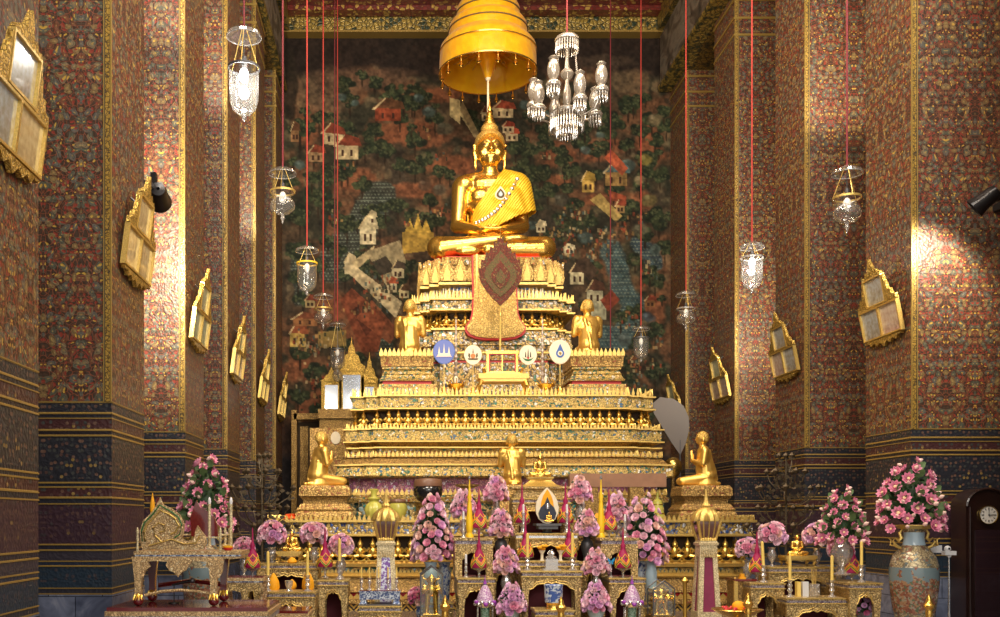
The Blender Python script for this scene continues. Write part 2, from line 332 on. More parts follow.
# floral painted pillars with a banded dado
def pillar_mat(name='painted_pillar', tone=.90, big=1.0):
    m, nt, b = newmat(name)
    g = N(nt, 'ShaderNodeNewGeometry'); sp = N(nt, 'ShaderNodeSeparateXYZ'); L(nt, g.outputs['Position'], sp.inputs[0])
    u0 = math_(nt, 'ADD', sp.outputs[0], sp.outputs[1]); z = sp.outputs[2]
    u = math_(nt, 'PINGPONG', u0, .42)
    def vec(a, c):
        cb = N(nt, 'ShaderNodeCombineXYZ'); L(nt, a, cb.inputs[0]); L(nt, c, cb.inputs[1]); return cb.outputs[0]
    zz = z
    uz = vec(u, zz)
    nz = N(nt, 'ShaderNodeTexNoise', noise_dimensions='2D'); nz.inputs['Scale'].default_value = 5; nz.inputs['Detail'].default_value = 2; L(nt, uz, nz.inputs['Vector'])
    ad = N(nt, 'ShaderNodeVectorMath', operation='MULTIPLY_ADD'); L(nt, nz.outputs['Color'], ad.inputs[0]); ad.inputs[1].default_value = (.12,.12,0); L(nt, uz, ad.inputs[2])
    v = N(nt, 'ShaderNodeTexVoronoi', voronoi_dimensions='2D'); v.inputs['Scale'].default_value = 11.5/big; L(nt, ad.outputs[0], v.inputs['Vector'])
    v2 = N(nt, 'ShaderNodeTexVoronoi', voronoi_dimensions='2D', feature='DISTANCE_TO_EDGE'); v2.inputs['Scale'].default_value = 20/big; L(nt, ad.outputs[0], v2.inputs['Vector'])
    v3 = N(nt, 'ShaderNodeTexVoronoi', voronoi_dimensions='2D'); v3.inputs['Scale'].default_value = 24/big; L(nt, ad.outputs[0], v3.inputs['Vector'])
    s1 = N(nt, 'ShaderNodeSeparateColor'); L(nt, v.outputs['Color'], s1.inputs[0]); s3 = N(nt, 'ShaderNodeSeparateColor'); L(nt, v3.outputs['Color'], s3.inputs[0])
    T = lambda c: tuple(x*tone for x in c)
    base = ramp(nt, v2.outputs['Distance'], [(0, T((.25,.08,.04))), (.05, T((.18,.06,.033))), (.12, T((.055,.034,.024))), (1, T((.085,.048,.032)))])
    pet = ramp(nt, s1.outputs[0], [(0, T((.10,.115,.085))), (.3, T((.24,.165,.07))), (.5, T((.12,.125,.11))), (.68, T((.19,.075,.04))), (.84, T((.21,.17,.10)))], 'CONSTANT')
    ringm = ramp(nt, v.outputs['Distance'], [(0, (0,0,0)), (.10, (1,1,1)), (.22, (1,1,1)), (.25, (.1,.1,.1)), (.30, (.9,.9,.9)), (.40, (.7,.7,.7)), (.44, (0,0,0))])
    c1 = mixc(nt, ringm, base, pet)
    ctr = math_(nt, 'LESS_THAN', v.outputs['Distance'], .09)
    c1 = mixc(nt, ctr, c1, T((.34,.23,.08)))
    fl = math_(nt, 'MULTIPLY', math_(nt, 'GREATER_THAN', s3.outputs[0], .87), math_(nt, 'LESS_THAN', v3.outputs['Distance'], .30))
    c1 = mixc(nt, fl, c1, T((.52,.33,.06)))
    fr = math_(nt, 'MULTIPLY', math_(nt, 'LESS_THAN', s3.outputs[0], .22), math_(nt, 'LESS_THAN', v3.outputs['Distance'], .36))
    c1 = mixc(nt, fr, c1, T((.26,.045,.03)))
    # dado
    rose = N(nt, 'ShaderNodeTexVoronoi', voronoi_dimensions='2D'); rose.inputs['Scale'].default_value = 16; rose.inputs['Randomness'].default_value = .75; L(nt, uz, rose.inputs['Vector'])
    sr = N(nt, 'ShaderNodeSeparateColor'); L(nt, rose.outputs['Color'], sr.inputs[0])
    navy, mar = (.020,.022,.032), (.060,.022,.024)
    GL = (.38,.25,.07)
    bands = [(0, (.015,.03,.05)), (.862, GL), (.874, (.03,.03,.045)), (.920, GL), (.934, (.018,.035,.06)), (1.170, GL), (1.182, (.02,.03,.06)), (1.225, GL), (1.237, (.04,.035,.05)),
             (1.345, GL), (1.357, (.02,.02,.035)), (1.408, GL), (1.420, (.045,.022,.035)), (1.861, GL), (1.873, navy), (1.927, GL), (1.939, mar), (2.046, GL), (2.058, navy), (2.094, GL), (2.106, navy),
             (2.617, GL), (2.629, (.02,.015,.02)), (2.677, GL), (2.689, mar), (2.812, GL), (2.824, (.02,.02,.03)), (2.867, GL), (2.879, navy), (2.985, GL), (3.0, navy)]
    dad = ramp(nt, math_(nt, 'DIVIDE', z, 3.2), [(p/3.2, c) for p, c in bands], 'CONSTANT')
    dots = math_(nt, 'MULTIPLY', math_(nt, 'LESS_THAN', rose.outputs['Distance'], .30), math_(nt, 'GREATER_THAN', sr.outputs[0], .25))
    dcol = ramp(nt, sr.outputs[1], [(0, (.14,.08,.06)), (.35, (.05,.055,.055)), (.6, (.09,.05,.045)), (.88, (.28,.19,.06))], 'CONSTANT')
    # keep the dots off the gold lines
    mask = ramp(nt, math_(nt, 'DIVIDE', z, 3.2), [(0, (0,0,0)), (1.0/3.2, (.35,)*3), (1.16/3.2, (0,0,0)), (1.46/3.2, (.5,)*3), (1.84/3.2, (0,0,0)), (1.945/3.2, (1,)*3), (2.04/3.2, (0,0,0)), (2.14/3.2, (.9,)*3), (2.60/3.2, (0,0,0)), (2.70/3.2, (1,)*3), (2.80/3.2, (0,0,0)), (2.89/3.2, (.8,)*3), (2.975/3.2, (0,0,0))], 'CONSTANT')
    dad = mixc(nt, math_(nt, 'MULTIPLY', dots, mask), dad, dcol)
    col = mixc(nt, math_(nt, 'GREATER_THAN', z, 3.0), dad, c1)
    L(nt, col, b.inputs['Base Color']); b.inputs['Roughness'].default_value = .42
    b.inputs['Specular IOR Level'].default_value = .45
    bn = N(nt, 'ShaderNodeBump'); bn.inputs['Strength'].default_value = .25; bn.inputs['Distance'].default_value = .02; L(nt, v3.outputs['Distance'], bn.inputs['Height']); L(nt, bn.outputs[0], b.inputs['Normal'])
    return m
MT['pillar'] = pillar_mat()
MT['strip'] = carved('gilt_border_strip', (.46,.29,.06), (.03,.03,.05), (), 22, metal=.35, bump=.3)
MT['cornice'] = carved('gilt_cornice_scrolls', (.36,.26,.06), (.02,.03,.022), [(.03,.05,.03)], 9, metal=.3, frac=.3, bump=.5)
MT['corniceline'] = plain('gilt_cornice_line', (.34,.23,.06), .4, .3)
MT['ceilred'] = carved('red_gold_ceiling', (.17,.025,.018), (.10,.02,.015), [(.40,.26,.06)], 9, metal=.1, frac=.35, bump=.2)
def marble():
    m, nt, b = newmat('grey_blue_marble'); t = N(nt, 'ShaderNodeTexNoise'); t.inputs['Scale'].default_value = 3; t.inputs['Detail'].default_value = 8; t.inputs['Distortion'].default_value = 2; L(nt, coord(nt), t.inputs['Vector'])
    br = N(nt, 'ShaderNodeTexBrick'); mp = N(nt, 'ShaderNodeMapping'); mp.inputs['Rotation'].default_value = (PI/2,0,0); L(nt, coord(nt), mp.inputs[0]); L(nt, mp.outputs[0], br.inputs[0])
    br.inputs['Scale'].default_value = 1; br.inputs['Brick Width'].default_value = .6; br.inputs['Row Height'].default_value = .28; br.inputs['Mortar Size'].default_value = .006
    br.inputs['Color1'].default_value = (1,1,1,1); br.inputs['Color2'].default_value = (.6,.62,.68,1); br.inputs['Mortar'].default_value = (.2,.2,.22,1)
    mc = N(nt, 'ShaderNodeMix', data_type='RGBA', blend_type='MULTIPLY'); mc.inputs[0].default_value = 1
    L(nt, ramp(nt, t.outputs[0], [(.3, (.10,.12,.19)), (.55, (.20,.24,.36)), (.75, (.34,.38,.50))]), mc.inputs[6]); L(nt, br.outputs[0], mc.inputs[7]); L(nt, mc.outputs[2], b.inputs['Base Color'])
    b.inputs['Roughness'].default_value = .2; return m
MT['marble'] = marble()
def beam_mat():
    m, nt, b = newmat('faded_upper_mural'); mp = N(nt, 'ShaderNodeMapping'); mp.inputs['Scale'].default_value = (1,.5,1); L(nt, coord(nt), mp.inputs[0])
    t = N(nt, 'ShaderNodeTexNoise'); t.inputs['Scale'].default_value = 2.2; t.inputs['Detail'].default_value = 8; t.inputs['Distortion'].default_value = 1.2; L(nt, mp.outputs[0], t.inputs['Vector'])
    L(nt, ramp(nt, t.outputs[0], [(.3, (.03,.03,.025)), (.45, (.10,.08,.06)), (.55, (.22,.19,.15)), (.65, (.12,.12,.10)), (.75, (.20,.09,.05))]), b.inputs['Base Color']); b.inputs['Roughness'].default_value = .6
    return m
MT['beam'] = beam_mat()
def chevron():
    m, nt, b = newmat('gold_chevron_panel'); sp = N(nt, 'ShaderNodeSeparateXYZ'); L(nt, coord(nt), sp.inputs[0])
    u = math_(nt, 'PINGPONG', sp.outputs[0], .14)
    s = math_(nt, 'SINE', math_(nt, 'MULTIPLY', math_(nt, 'ADD', u, sp.outputs[2]), 75.0))
    L(nt, ramp(nt, math_(nt, 'MULTIPLY_ADD', s, .5, .5), [(.35, (.02,.02,.03)), (.5, (.85,.55,.12))]), b.inputs['Base Color']); b.inputs['Metallic'].default_value = .4; b.inputs['Roughness'].default_value = .35
    return m
MT['chev'] = chevron()

# ------------------------------------------------------------------ room
NW, NE = -3.2, 7.36           # inner faces of the two rows of pillars
BACK = 27.2; CEIL = 15.3
struct(M().box(2, 13, -.1, 36, 34, .2).build('floor', plain('floor_marble', (.16,.12,.11), .2, noise=.25, ns=2)))
struct(M().box(2, 13, CEIL+.15, 36, 34, .3).build('ceiling', MT['ceilred']))
struct(M().box(-7.4, 13, 7.7, .3, 34, 15.2).build('wall_left', MT['pillar']))
struct(M().box(11.6, 13, 7.7, .3, 34, 15.2).build('wall_right', MT['pillar']))
# side ranges of the back wall, behind the pillars
struct(M().box(-5.2, BACK+.3, 7.7, 4.2, .5, 15.2).build('wall_back_side', MT['pillar']))
LP = [7.45, 11.1, 14.9, 18.55, 22.2, 25.8]; RP = [10.7, 14.4, 18.2, 22.0, 25.8]
PD = 1.4                       # pillar depth
def pillar(x, y, side):
    w = 2.0; cx = x-side*w/2 if side < 0 else x+w/2
    cx = x-w/2 if side < 0 else x+w/2
    o = struct(M().box(cx, y+PD/2, 7.95-.4+.43, w, PD, 15.1-.86+.0).build('pillar', MT['pillar']))
    s = .085
    M().box((x-.042 if side < 0 else x+.042), y-.002, 8.9, .084, .012, 11.8).build('corner_band', MT['blackblue'], o)
    M().box((x-s/2 if side < 0 else x+s/2), y-.004, 8.9, s*.62, .02, 11.8).build('corner_strip', MT['strip'], o)
    M().box((x-.006 if side < 0 else x+.006), y-.006, 8.9, .014, .024, 11.8).build('corner_line', MT['corniceline'], o)
    M().box((x-s if side < 0 else x+s), y-.006, 8.9, .012, .024, 11.8).build('corner_line', MT['corniceline'], o)
    if y < 20:
        for zc in (3.0, 2.87, 2.818, 2.683, 2.623, 2.10, 2.052, 1.933, 1.867, 1.414, 1.351, 1.23, 1.176, .932, .868):
            M().box(cx, y+PD/2, zc, w+.012, PD+.012, .012).build('gold_line', MT['corniceline'], o)
    M().box(cx, y+PD/2, .43, w+.02, PD+.02, .86).build('marble_base', MT['marble'], o)
    c = M()
    for z0, h, e in ((13.12, .05, .05), (12.72, .05, .04), (12.35, .05, .04)):
        c.box(cx, y+PD/2, z0, w+e, PD+e, h)
    c.build('capital_moulding', MT['corniceline'], o)
    return o
for y in LP: pillar(NW, y, -1)
for y in RP: pillar(NE, y, 1)
# wall faces seen between pillar backs and the next pillar are the aisles; long beams carry the upper walls
def beam(x, side, n):
    o = struct(M().box(x+side*1.0, 13.6, 14.35, 2.0, 27.0, 1.9).build('trim_%d' % n, MT['beam']))
    M().box(x+side*1.0-side*.03, 13.6, 13.36, 2.06, 27.0, .10).build('beam_edge', MT['cornice'], o)
    M().box(x+side*.5, 13.6, 13.30, 1.1, 27.0, .03).build('beam_soffit', MT['cornice'], o)
    M().box(x-side*.06, 13.6, 15.05, .16, 27.0, .5).build('beam_cornice', MT['cornice'], o)
    return o
beam(-3.12, -1, 1); beam(7.05, 1, 2)
o = struct(M().box(2.0, BACK-.16, 15.03, 10.6, .32, .5).build('trim_3', MT['cornice']))
M().box(2.0, BACK-.18, 14.80, 10.6, .38, .05).build('cornice_line', MT['corniceline'], o)
M().box(2.0, BACK-.20, 15.27, 10.6, .42, .05).build('cornice_line', MT['corniceline'], o)
# ceiling border
o = struct(M().box(2.0, BACK-.55, 15.24, 10.6, .35, .12).build('trim_4', MT['ceilred']))

# ------------------------------------------------------------------ mural on the back wall, painted procedurally vertex by vertex
def mural():
    x0, x1, y0, y1 = 268.0, 690.0, 30.0, 582.0; k = 1.25
    nx = int((x1-x0)*k); ny = int((y1-y0)*k)
    px = np.linspace(x0, x1, nx); py = np.linspace(y0, y1, ny); PX, PY = np.meshgrid(px, py)
    rs = np.random.RandomState(3)
    def noise(s, seed, oct=3):
        out = np.zeros_like(PX); amp = 1; tot = 0
        for q in range(oct):
            r = np.random.RandomState(seed+q); g = r.rand(90, 90); f = s*(2**q)
            u = (PX-200)*f; v = (PY)*f; i = np.floor(u).astype(int); j = np.floor(v).astype(int); a = u-i; b = v-j
            a = a*a*(3-2*a); b = b*b*(3-2*b); i %= 89; j %= 89
            out += amp*((g[j,i]*(1-a)+g[j,i+1]*a)*(1-b)+(g[j+1,i]*(1-a)+g[j+1,i+1]*a)*b); tot += amp; amp *= .55
        return out/tot
    C = np.zeros(PX.shape+(3,)); 
    def win(cx, cy, ex, ey):
        i0 = int(max(0, (cx-ex-x0)*k)); i1 = int(min(nx, (cx+ex-x0)*k+2)); j0 = int(max(0, (cy-ey-y0)*k)); j1 = int(min(ny, (cy+ey-y0)*k+2)); return slice(j0, max(j0, j1)), slice(i0, max(i0, i1))
    def put(mask, c, a=1.0):
        if isinstance(mask, tuple):
            wn, mask = mask; mm = (np.clip(mask, 0, 1)*a)[..., None]; C[wn] = C[wn]*(1-mm)+np.array(c)/255.*mm; return
        mm = (np.clip(mask, 0, 1)*a)[..., None]; C[:] = C*(1-mm)+np.array(c)/255.*mm
    C[:] = np.array((72,58,46))/255.
    n1 = noise(.02, 11, 4); n2 = noise(.035, 31, 4); n3 = noise(.09, 51, 3); n4 = noise(.25, 77, 2)
    put(np.clip((n1-.44)*9, 0, 1), (104,72,54), .8)
    put(np.clip((n2-.50)*9, 0, 1), (44,46,38), .9)
    put(np.clip((.40-n1)*9, 0, 1), (58,52,46), .8)
    put(np.clip((n3-.62)*8, 0, 1), (112,100,80), .5)
    put(np.clip((.36-n3)*8, 0, 1), (38,36,32), .6)
    def ell(cx, cy, rx, ry, soft=3.0):
        wn = win(cx, cy, rx*1.45, ry*1.45); d = np.sqrt(((PX[wn]-cx)/rx)**2+((PY[wn]-cy)/ry)**2)+(n3[wn]-.5)*.8; return wn, np.clip((1-d)*soft, 0, 1)
    # sky darkness and cloud bank at the top
    put(np.clip((78+30*(n2-.5)-PY)/10, 0, 1), (40,32,30), .95)
    put(ell(325, 92, 40, 26), (112,90,74), .7); put(ell(370, 78, 60, 12), (96,74,62), .7); put(ell(420, 92, 40, 10), (110,78,60), .6)
    put(ell(630, 82, 26, 14), (108,92,74), .7); put(ell(600, 62, 40, 8), (74,62,54), .7)
    put(ell(290, 90, 8, 45), (42,36,30), .8)
    # terracotta grounds
    for e in ((420,135,34,16),(395,130,30,14),(450,165,36,12),(440,95,25,9),(560,155,22,16),(600,150,30,14),(360,180,30,12),(415,190,40,9),(360,330,26,34),(330,310,24,20),(300,370,24,14),(330,405,40,18),(650,150,16,24),(655,310,12,20),(600,200,20,8),(345,255,12,10),(560,120,16,9),(640,200,18,12),(560,180,18,8),(440,215,20,7),(305,130,14,16)):
        put(ell(*e), (130,80,58), .8)
    # rivers drawn as rows of little scallops
    sc = np.abs(np.sin(PX*.9+np.floor(PY/3.4)*1.57))*1.6+(PY % 3.4); scal = (sc < 1.7)
    def water(pts, wdt, tint):
        m = np.zeros_like(PX)
        for (ax, ay), (bx, by) in zip(pts[:-1], pts[1:]):
            dx, dy = bx-ax, by-ay; t = np.clip(((PX-ax)*dx+(PY-ay)*dy)/(dx*dx+dy*dy), 0, 1)
            d = np.hypot(PX-ax-t*dx, PY-ay-t*dy)+(n3-.5)*8; m = np.maximum(m, np.clip((wdt-d)/3, 0, 1))
        put(m, tint, .9); put(m*scal, (128,138,130), .65)
    water([(380,195),(362,225),(340,250),(332,268)], 17, (52,60,58)); water([(366,318),(382,340),(392,370),(400,400)], 10, (56,64,60))
    water([(612,250),(622,285),(632,305),(622,340),(600,335)], 13, (62,84,94)); water([(640,245),(655,262)], 10, (54,72,86))
    water([(296,250),(300,300)], 8, (50,58,58))
    def tree(cx, cy, r):
        put(ell(cx, cy+r*1.1, max(1.2,r*.12), r*.9, 4), (44,34,26), .8)
        r *= 1.2
        for q in range(int(6+r*.9)):
            a = rs.rand()*2*PI; d = r*.75*math.sqrt(rs.rand()); put(ell(cx+d*math.cos(a), cy+d*.75*math.sin(a), r*.38, r*.30, 3.5), ((30,38,30),(38,48,36),(52,62,44))[q % 3], .9)
        for q in range(int(r*1.5)):
            a = rs.rand()*2*PI; d = r*.8*math.sqrt(rs.rand()); wn = win(cx+d*math.cos(a), cy+d*.75*math.sin(a), 3, 3); put((wn, ((PX[wn]-cx-d*math.cos(a))**2+(PY[wn]-cy-d*.75*math.sin(a))**2 < 1.3).astype(float)), (74,80,58), .7)
    for t in ((395,90,9),(375,82,8),(362,75,6),(345,85,10),(385,98,6),(350,100,9),(415,88,7),(423,98,9),(412,105,7),(400,118,8),(435,118,9),(300,128,12),(345,127,10),(330,118,7),(372,135,9),(318,196,12),(300,215,12),(312,178,9),(404,106,7),(415,140,10),(425,158,9),(440,170,8),(450,175,7),(298,250,12),(318,265,9),(328,240,8),(345,275,9),(330,205,10),(362,265,9),(303,300,10),(345,345,8),(300,350,12),(315,372,11),(330,385,9),(298,395,10),(320,410,9),(540,175,9),(532,172,8),(548,190,9),(560,150,8),(563,160,9),(575,205,9),(572,170,9),(580,140,10),(585,128,9),(600,115,12),(615,122,11),(606,132,9),(628,108,8),(590,220,8),(596,175,7),(640,130,9),(655,140,9),(648,160,10),(660,175,9),(640,185,8),(655,215,10),(645,235,8),(635,260,8),(655,280,10),(640,345,10),(655,330,9),(610,365,10),(625,380,11),(640,395,10),(655,370,10),(600,400,9),(645,415,9),(560,220,8),(550,235,8),(530,150,9),(520,140,8),(545,130,9),(545,145,8),(480,125,9),(470,115,8),(400,165,8),(385,150,9),(365,150,7),(290,180,9),(430,200,8),(412,215,8),(398,205,9),(345,220,9),(372,290,8),(385,275,8)):
        tree(*t)
    for q in range(150):
        x, y = 285+rs.rand()*385, 95+rs.rand()*350; tree(x, y, 4+rs.rand()*6)
    def rock(cx, cy, r, c=(70,86,88)): put(ell(cx, cy, r, r*.8), c, .85); put(ell(cx-r*.3, cy-r*.3, r*.4, r*.3), [min(255, v+26) for v in c], .8)
    for r_ in ((342,97,6),(418,98,6),(430,112,8),(445,128,10,(76,74,62)),(448,88,7,(96,72,56)),(355,103,5),(525,105,7),(538,92,7),(545,115,8),(555,135,7,(84,78,64)),(585,150,6),(627,165,9),(655,120,9,(110,98,78)),(640,180,7,(120,108,86)),(650,200,9,(96,90,60)),(645,160,8,(120,110,60)),(600,135,6),(300,165,7),(440,190,9,(78,74,66)),(425,185,8,(84,66,56)),(560,200,9,(60,60,54)),(640,230,8,(92,90,76)),(310,285,7),(640,355,9,(92,84,66)),(625,340,9,(80,92,96)),(585,238,8),(648,318,8,(60,70,84)),(532,225,6),(655,250,7)):
        rock(*r_)
    def quad(pts, c, a=.95):
        m = np.ones_like(PX, bool); n = len(pts)
        s = sum((pts[i][0]*pts[(i+1)%n][1]-pts[(i+1)%n][0]*pts[i][1]) for i in range(n))
        for i in range(n):
            (ax, ay), (bx, by) = pts[i], pts[(i+1)%n]; cr = (bx-ax)*(PY-ay)-(by-ay)*(PX-ax)
            m &= (cr >= 0) if s > 0 else (cr <= 0)
        put(m.astype(float), c, a)
    def house(cx, cy, w, h, wall=(186,168,136), roof=(120,58,44), slant=0.0, win=2):
        quad([(cx-w/2,cy),(cx+w/2,cy+slant),(cx+w/2,cy+h+slant),(cx-w/2,cy+h)], wall)
        for q in range(win):
            ux = cx-w/2+w*(q+.7)/(win+.5); quad([(ux-1,cy+h*.35),(ux+1.4,cy+h*.35),(ux+1.4,cy+h*.8),(ux-1,cy+h*.8)], (60,40,34))
        quad([(cx-w*.62,cy),(cx-w*.1,cy-h*.8),(cx+w*.55,cy-h*.5+slant),(cx+w*.66,cy+slant+1)], roof)
        quad([(cx-w*.62,cy+1.4),(cx-w*.1,cy-h*.8),(cx-w*.1,cy-h*.8+1.6),(cx-w*.5,cy+1.5)], (196,176,140))
    house(333,132,20,12,slant=2); house(347,145,22,14); house(316,152,15,10,(150,120,92)); house(388,108,26,13,(126,60,42),(92,62,44)); house(295,130,8,12,(140,104,74),(90,60,44))
    house(503,108,20,10,(200,180,146),(140,66,48)); house(486,112,9,9,(196,178,144)); house(512,133,12,8,(192,172,140),(160,70,50)); house(508,126,11,7,(190,170,140),(150,62,46))
    for q in range(9): quad([(456+q*3.2,100+q*5),(459+q*3.2,104+q*5),(459+q*3.2,113+q*5),(456+q*3.2,109+q*5)], (188,172,132))
    quad([(450,98),(460,100),(460,124),(450,116)], (190,172,130)); quad([(462,100),(480,136),(476,140),(460,110)], (150,130,98))
    house(588,180,12,12,(180,150,84),(150,124,60)); house(616,172,22,14,(150,120,76),(84,110,118)); quad([(604,158),(612,150),(628,168),(622,176)], (168,84,60)); quad([(590,200),(600,193),(622,216),(616,222)], (168,146,92)); quad([(608,190),(626,196),(626,204),(610,200)], (148,74,54))
    house(541,225,9,7,(206,196,168),(206,196,168)); house(569,248,10,6,(206,196,170),(200,190,164))
    for q in range(3): quad([(405+q*8,232),(410+q*8,214+((q+1)%2)*5),(415+q*8,232)], (190,158,74))
    quad([(402,232),(434,232),(434,250),(402,254)], (168,138,66)); house(368,228,16,16,(206,194,166),(196,184,154)); house(372,216,8,8,(206,194,166),(196,184,154),win=1)
    house(350,262,10,12,(200,188,158),(196,180,150),win=1); quad([(352,262),(374,246),(374,254),(354,272)], (176,160,128))
    quad([(343,268),(350,262),(402,302),(396,318)], (180,166,138)); quad([(366,252),(400,240),(406,262),(390,292)], (150,138,112)); quad([(372,262),(386,256),(396,270),(380,276)], (60,54,48)); house(398,268,12,10,(190,178,150),(70,60,54)); house(392,283,10,9,(190,178,150),(160,80,56)); house(404,290,9,8,(186,174,140),(88,64,48))
    quad([(340,300),(352,288),(386,318),(378,352),(362,352)], (122,66,48)); quad([(352,310),(358,306),(372,330),(366,336)], (84,46,36)); quad([(356,318),(372,300),(398,330),(390,344)], (138,78,56), .8)
    house(298,333,16,14,(176,148,84),(128,72,50)); house(305,318,24,8,(140,96,64),(110,64,46)); quad([(318,332),(346,330),(346,346),(318,348)], (150,124,74), .8); house(310,300,10,8,(170,150,110))
    house(577,272,14,12,(196,188,160),(76,60,50)); house(595,290,16,14,(176,172,150),(84,56,46)); quad([(586,302),(606,304),(606,320),(588,318)], (166,166,146)); quad([(576,262),(586,256),(598,270),(590,282)], (70,56,48)); house(620,205,9,8,(160,130,90))
    quad([(600,300),(612,290),(620,300),(608,312)], (124,60,46)); house(650,300,10,7,(130,92,60)); house(635,360,10,8,(140,104,70),(100,60,40))
    # crowds of small figures
    pal = [(140,64,46),(160,128,84),(70,88,90),(176,160,128),(128,84,54),(64,50,42),(70,60,46),(44,50,40)]
    def crowd(cx, cy, rx, ry, n):
        for q in range(n):
            x = cx+rs.randn()*rx*.5; y = cy+rs.randn()*ry*.5
            wn = win(x, y, 4, 5); m = (np.abs(PX[wn]-x) < .7+rs.rand()*.7) & (np.abs(PY[wn]-y) < 1.2+rs.rand()*.9); put((wn, m.astype(float)), pal[rs.randint(8)], .75)
    for c in ((560,235,24,10,70),(575,215,16,10,40),(600,240,14,16,50),(380,290,22,18,60),(365,310,16,10,30),(310,345,22,14,60),(320,385,24,14,50),(425,130,8,6,14),(545,157,6,4,12),(440,155,7,5,12),(440,212,10,6,18),(335,365,12,9,26),(640,365,16,18,60),(615,390,22,14,60),(650,270,9,14,26),(630,320,12,12,24),(300,420,20,14,40),(640,215,9,9,16),(345,165,12,5,14),(590,255,10,8,22),(620,230,14,10,34),(660,340,6,14,16),(330,215,10,8,14),(565,255,14,8,30),(405,225,6,3,8)):
        crowd(*c)
    # doorway-height lower zone of the wall is coloured darker
    low = np.clip((PY-(418))/12, 0, 1)*(PX < 345); put(low, (58,40,36), .75)
    low2 = np.clip((PY-452)/8, 0, 1); put(low2, (34,34,42), .75)
    n5 = noise(.5, 99, 2); f = .62+.62*n4[..., None]+.34*(n5[..., None]-.5)+.25*(n3[..., None]-.5); C[:] = np.clip(C*f*np.array((1.0,1.0,.94)), 0, 1)
    lin = np.where(C <= .04045, C/12.92, ((C+.055)/1.055)**2.4)
    xs = (px-CX)*BACK/1000; zs = EYE+(CY-py)*BACK/1000
    XX, ZZ = np.meshgrid(xs, zs); co = np.stack([XX, np.full_like(XX, BACK), ZZ], -1).reshape(-1, 3)
    idx = np.arange(nx*ny).reshape(ny, nx); q = np.stack([idx[:-1,:-1], idx[1:,:-1], idx[1:,1:], idx[:-1,1:]], -1).reshape(-1, 4)
    me = bpy.data.meshes.new('wall_back'); me.vertices.add(len(co)); me.vertices.foreach_set('co', co.ravel())
    me.loops.add(q.size); me.loops.foreach_set('vertex_index', q.ravel().astype(np.int32)); me.polygons.add(len(q)); me.polygons.foreach_set('loop_start', (np.arange(len(q))*4).astype(np.int32))
    try: me.polygons.foreach_set('loop_total', np.full(len(q), 4, np.int32))
    except Exception: pass
    me.update(calc_edges=True); me.validate()
    at = me.color_attributes.new('paint', 'FLOAT_COLOR', 'POINT')
    at.data.foreach_set('color', np.concatenate([lin.reshape(-1, 3), np.ones((nx*ny, 1))], 1).astype(np.float32).ravel())
    m, nt, b = newmat('narrative_mural'); a = N(nt, 'ShaderNodeVertexColor'); a.layer_name = 'paint'; L(nt, a.outputs[0], b.inputs['Base Color']); b.inputs['Roughness'].default_value = .7; b.inputs['Specular IOR Level'].default_value = .15
    me.materials.append(m); o = link('wall_back', me); struct(o)
    M().box(2.0, BACK+.25, 7.7, 12.4, .4, 15.2).build('wall_core', MT['dark'], o)
mural()

# ------------------------------------------------------------------ stepped gilded pedestal
PED = thing('altar_pedestal', 'towering tiered gilded pedestal with glass mosaic bands carrying the great seated statue', 'pedestal', (AX, 23.0, 0))
YB = 1.6                                              # back of every tier, measured from the pedestal centre
def ring(z, hw, yf, sx=.28, sy=.14, n=2, yb=YB):
    p = [(-hw, yb)]
    for i in range(n, 0, -1): p += [(-hw+(n-i)*sx, yf+i*sy), (-hw+(n-i+1)*sx, yf+i*sy)]
    p += [(-hw+n*sx, yf)]
    q = [(-a, b) for a, b in reversed(p)]
    return [(a, b, z) for a, b in p+q]
def tier(name, mat, levels, yf0, hw0, parent=None, **k):
    """levels: (z, outward offset)"""
    m = M(); m.loft([ring(z, hw0+o, yf0-o, **k) for z, o in levels]); return m.build(name, MT[mat], parent or PED, sharp=25)
def petals(name, mat, z, hw, yf, parent, h=.14, w=.075, gap=.10, sx=.28, sy=.14, n=2, yb=2.5, lean=0.0):
    m = M()
    def row(ax, ay, bx, by):
        d = Vector((bx-ax, by-ay)); Ln = d.length; c = max(1, int(round(Ln/gap))); d.normalize(); nrm = Vector((d.y, -d.x))
        for i in range(c):
            t = (i+.5)*Ln/c; x, y = ax+d.x*t, ay+d.y*t
            pts = [(-.42, 0), (.42, 0), (.56, .30), (.26, .66), (0, 1), (-.26, .66), (-.56, .30)]
            f = []; bk = []
            for u, v in pts:
                f.append((x+d.x*u*w+nrm.x*(.018+lean*v), y+d.y*u*w+nrm.y*(.018+lean*v), z+v*h)); bk.append((x+d.x*u*w, y+d.y*u*w, z+v*h))
            m.add(f+bk, [tuple(range(7)), tuple(reversed(range(7, 14)))]+[(j, j+7, (j+1)%7+7, (j+1)%7) for j in range(7)])
    R = [(p[0], p[1]) for p in ring(0, hw, yf, sx, sy, n, yb)]
    for a, b in zip(R[:-1], R[1:]): row(a[0], a[1], b[0], b[1])
    return m.build(name, MT[mat], parent)
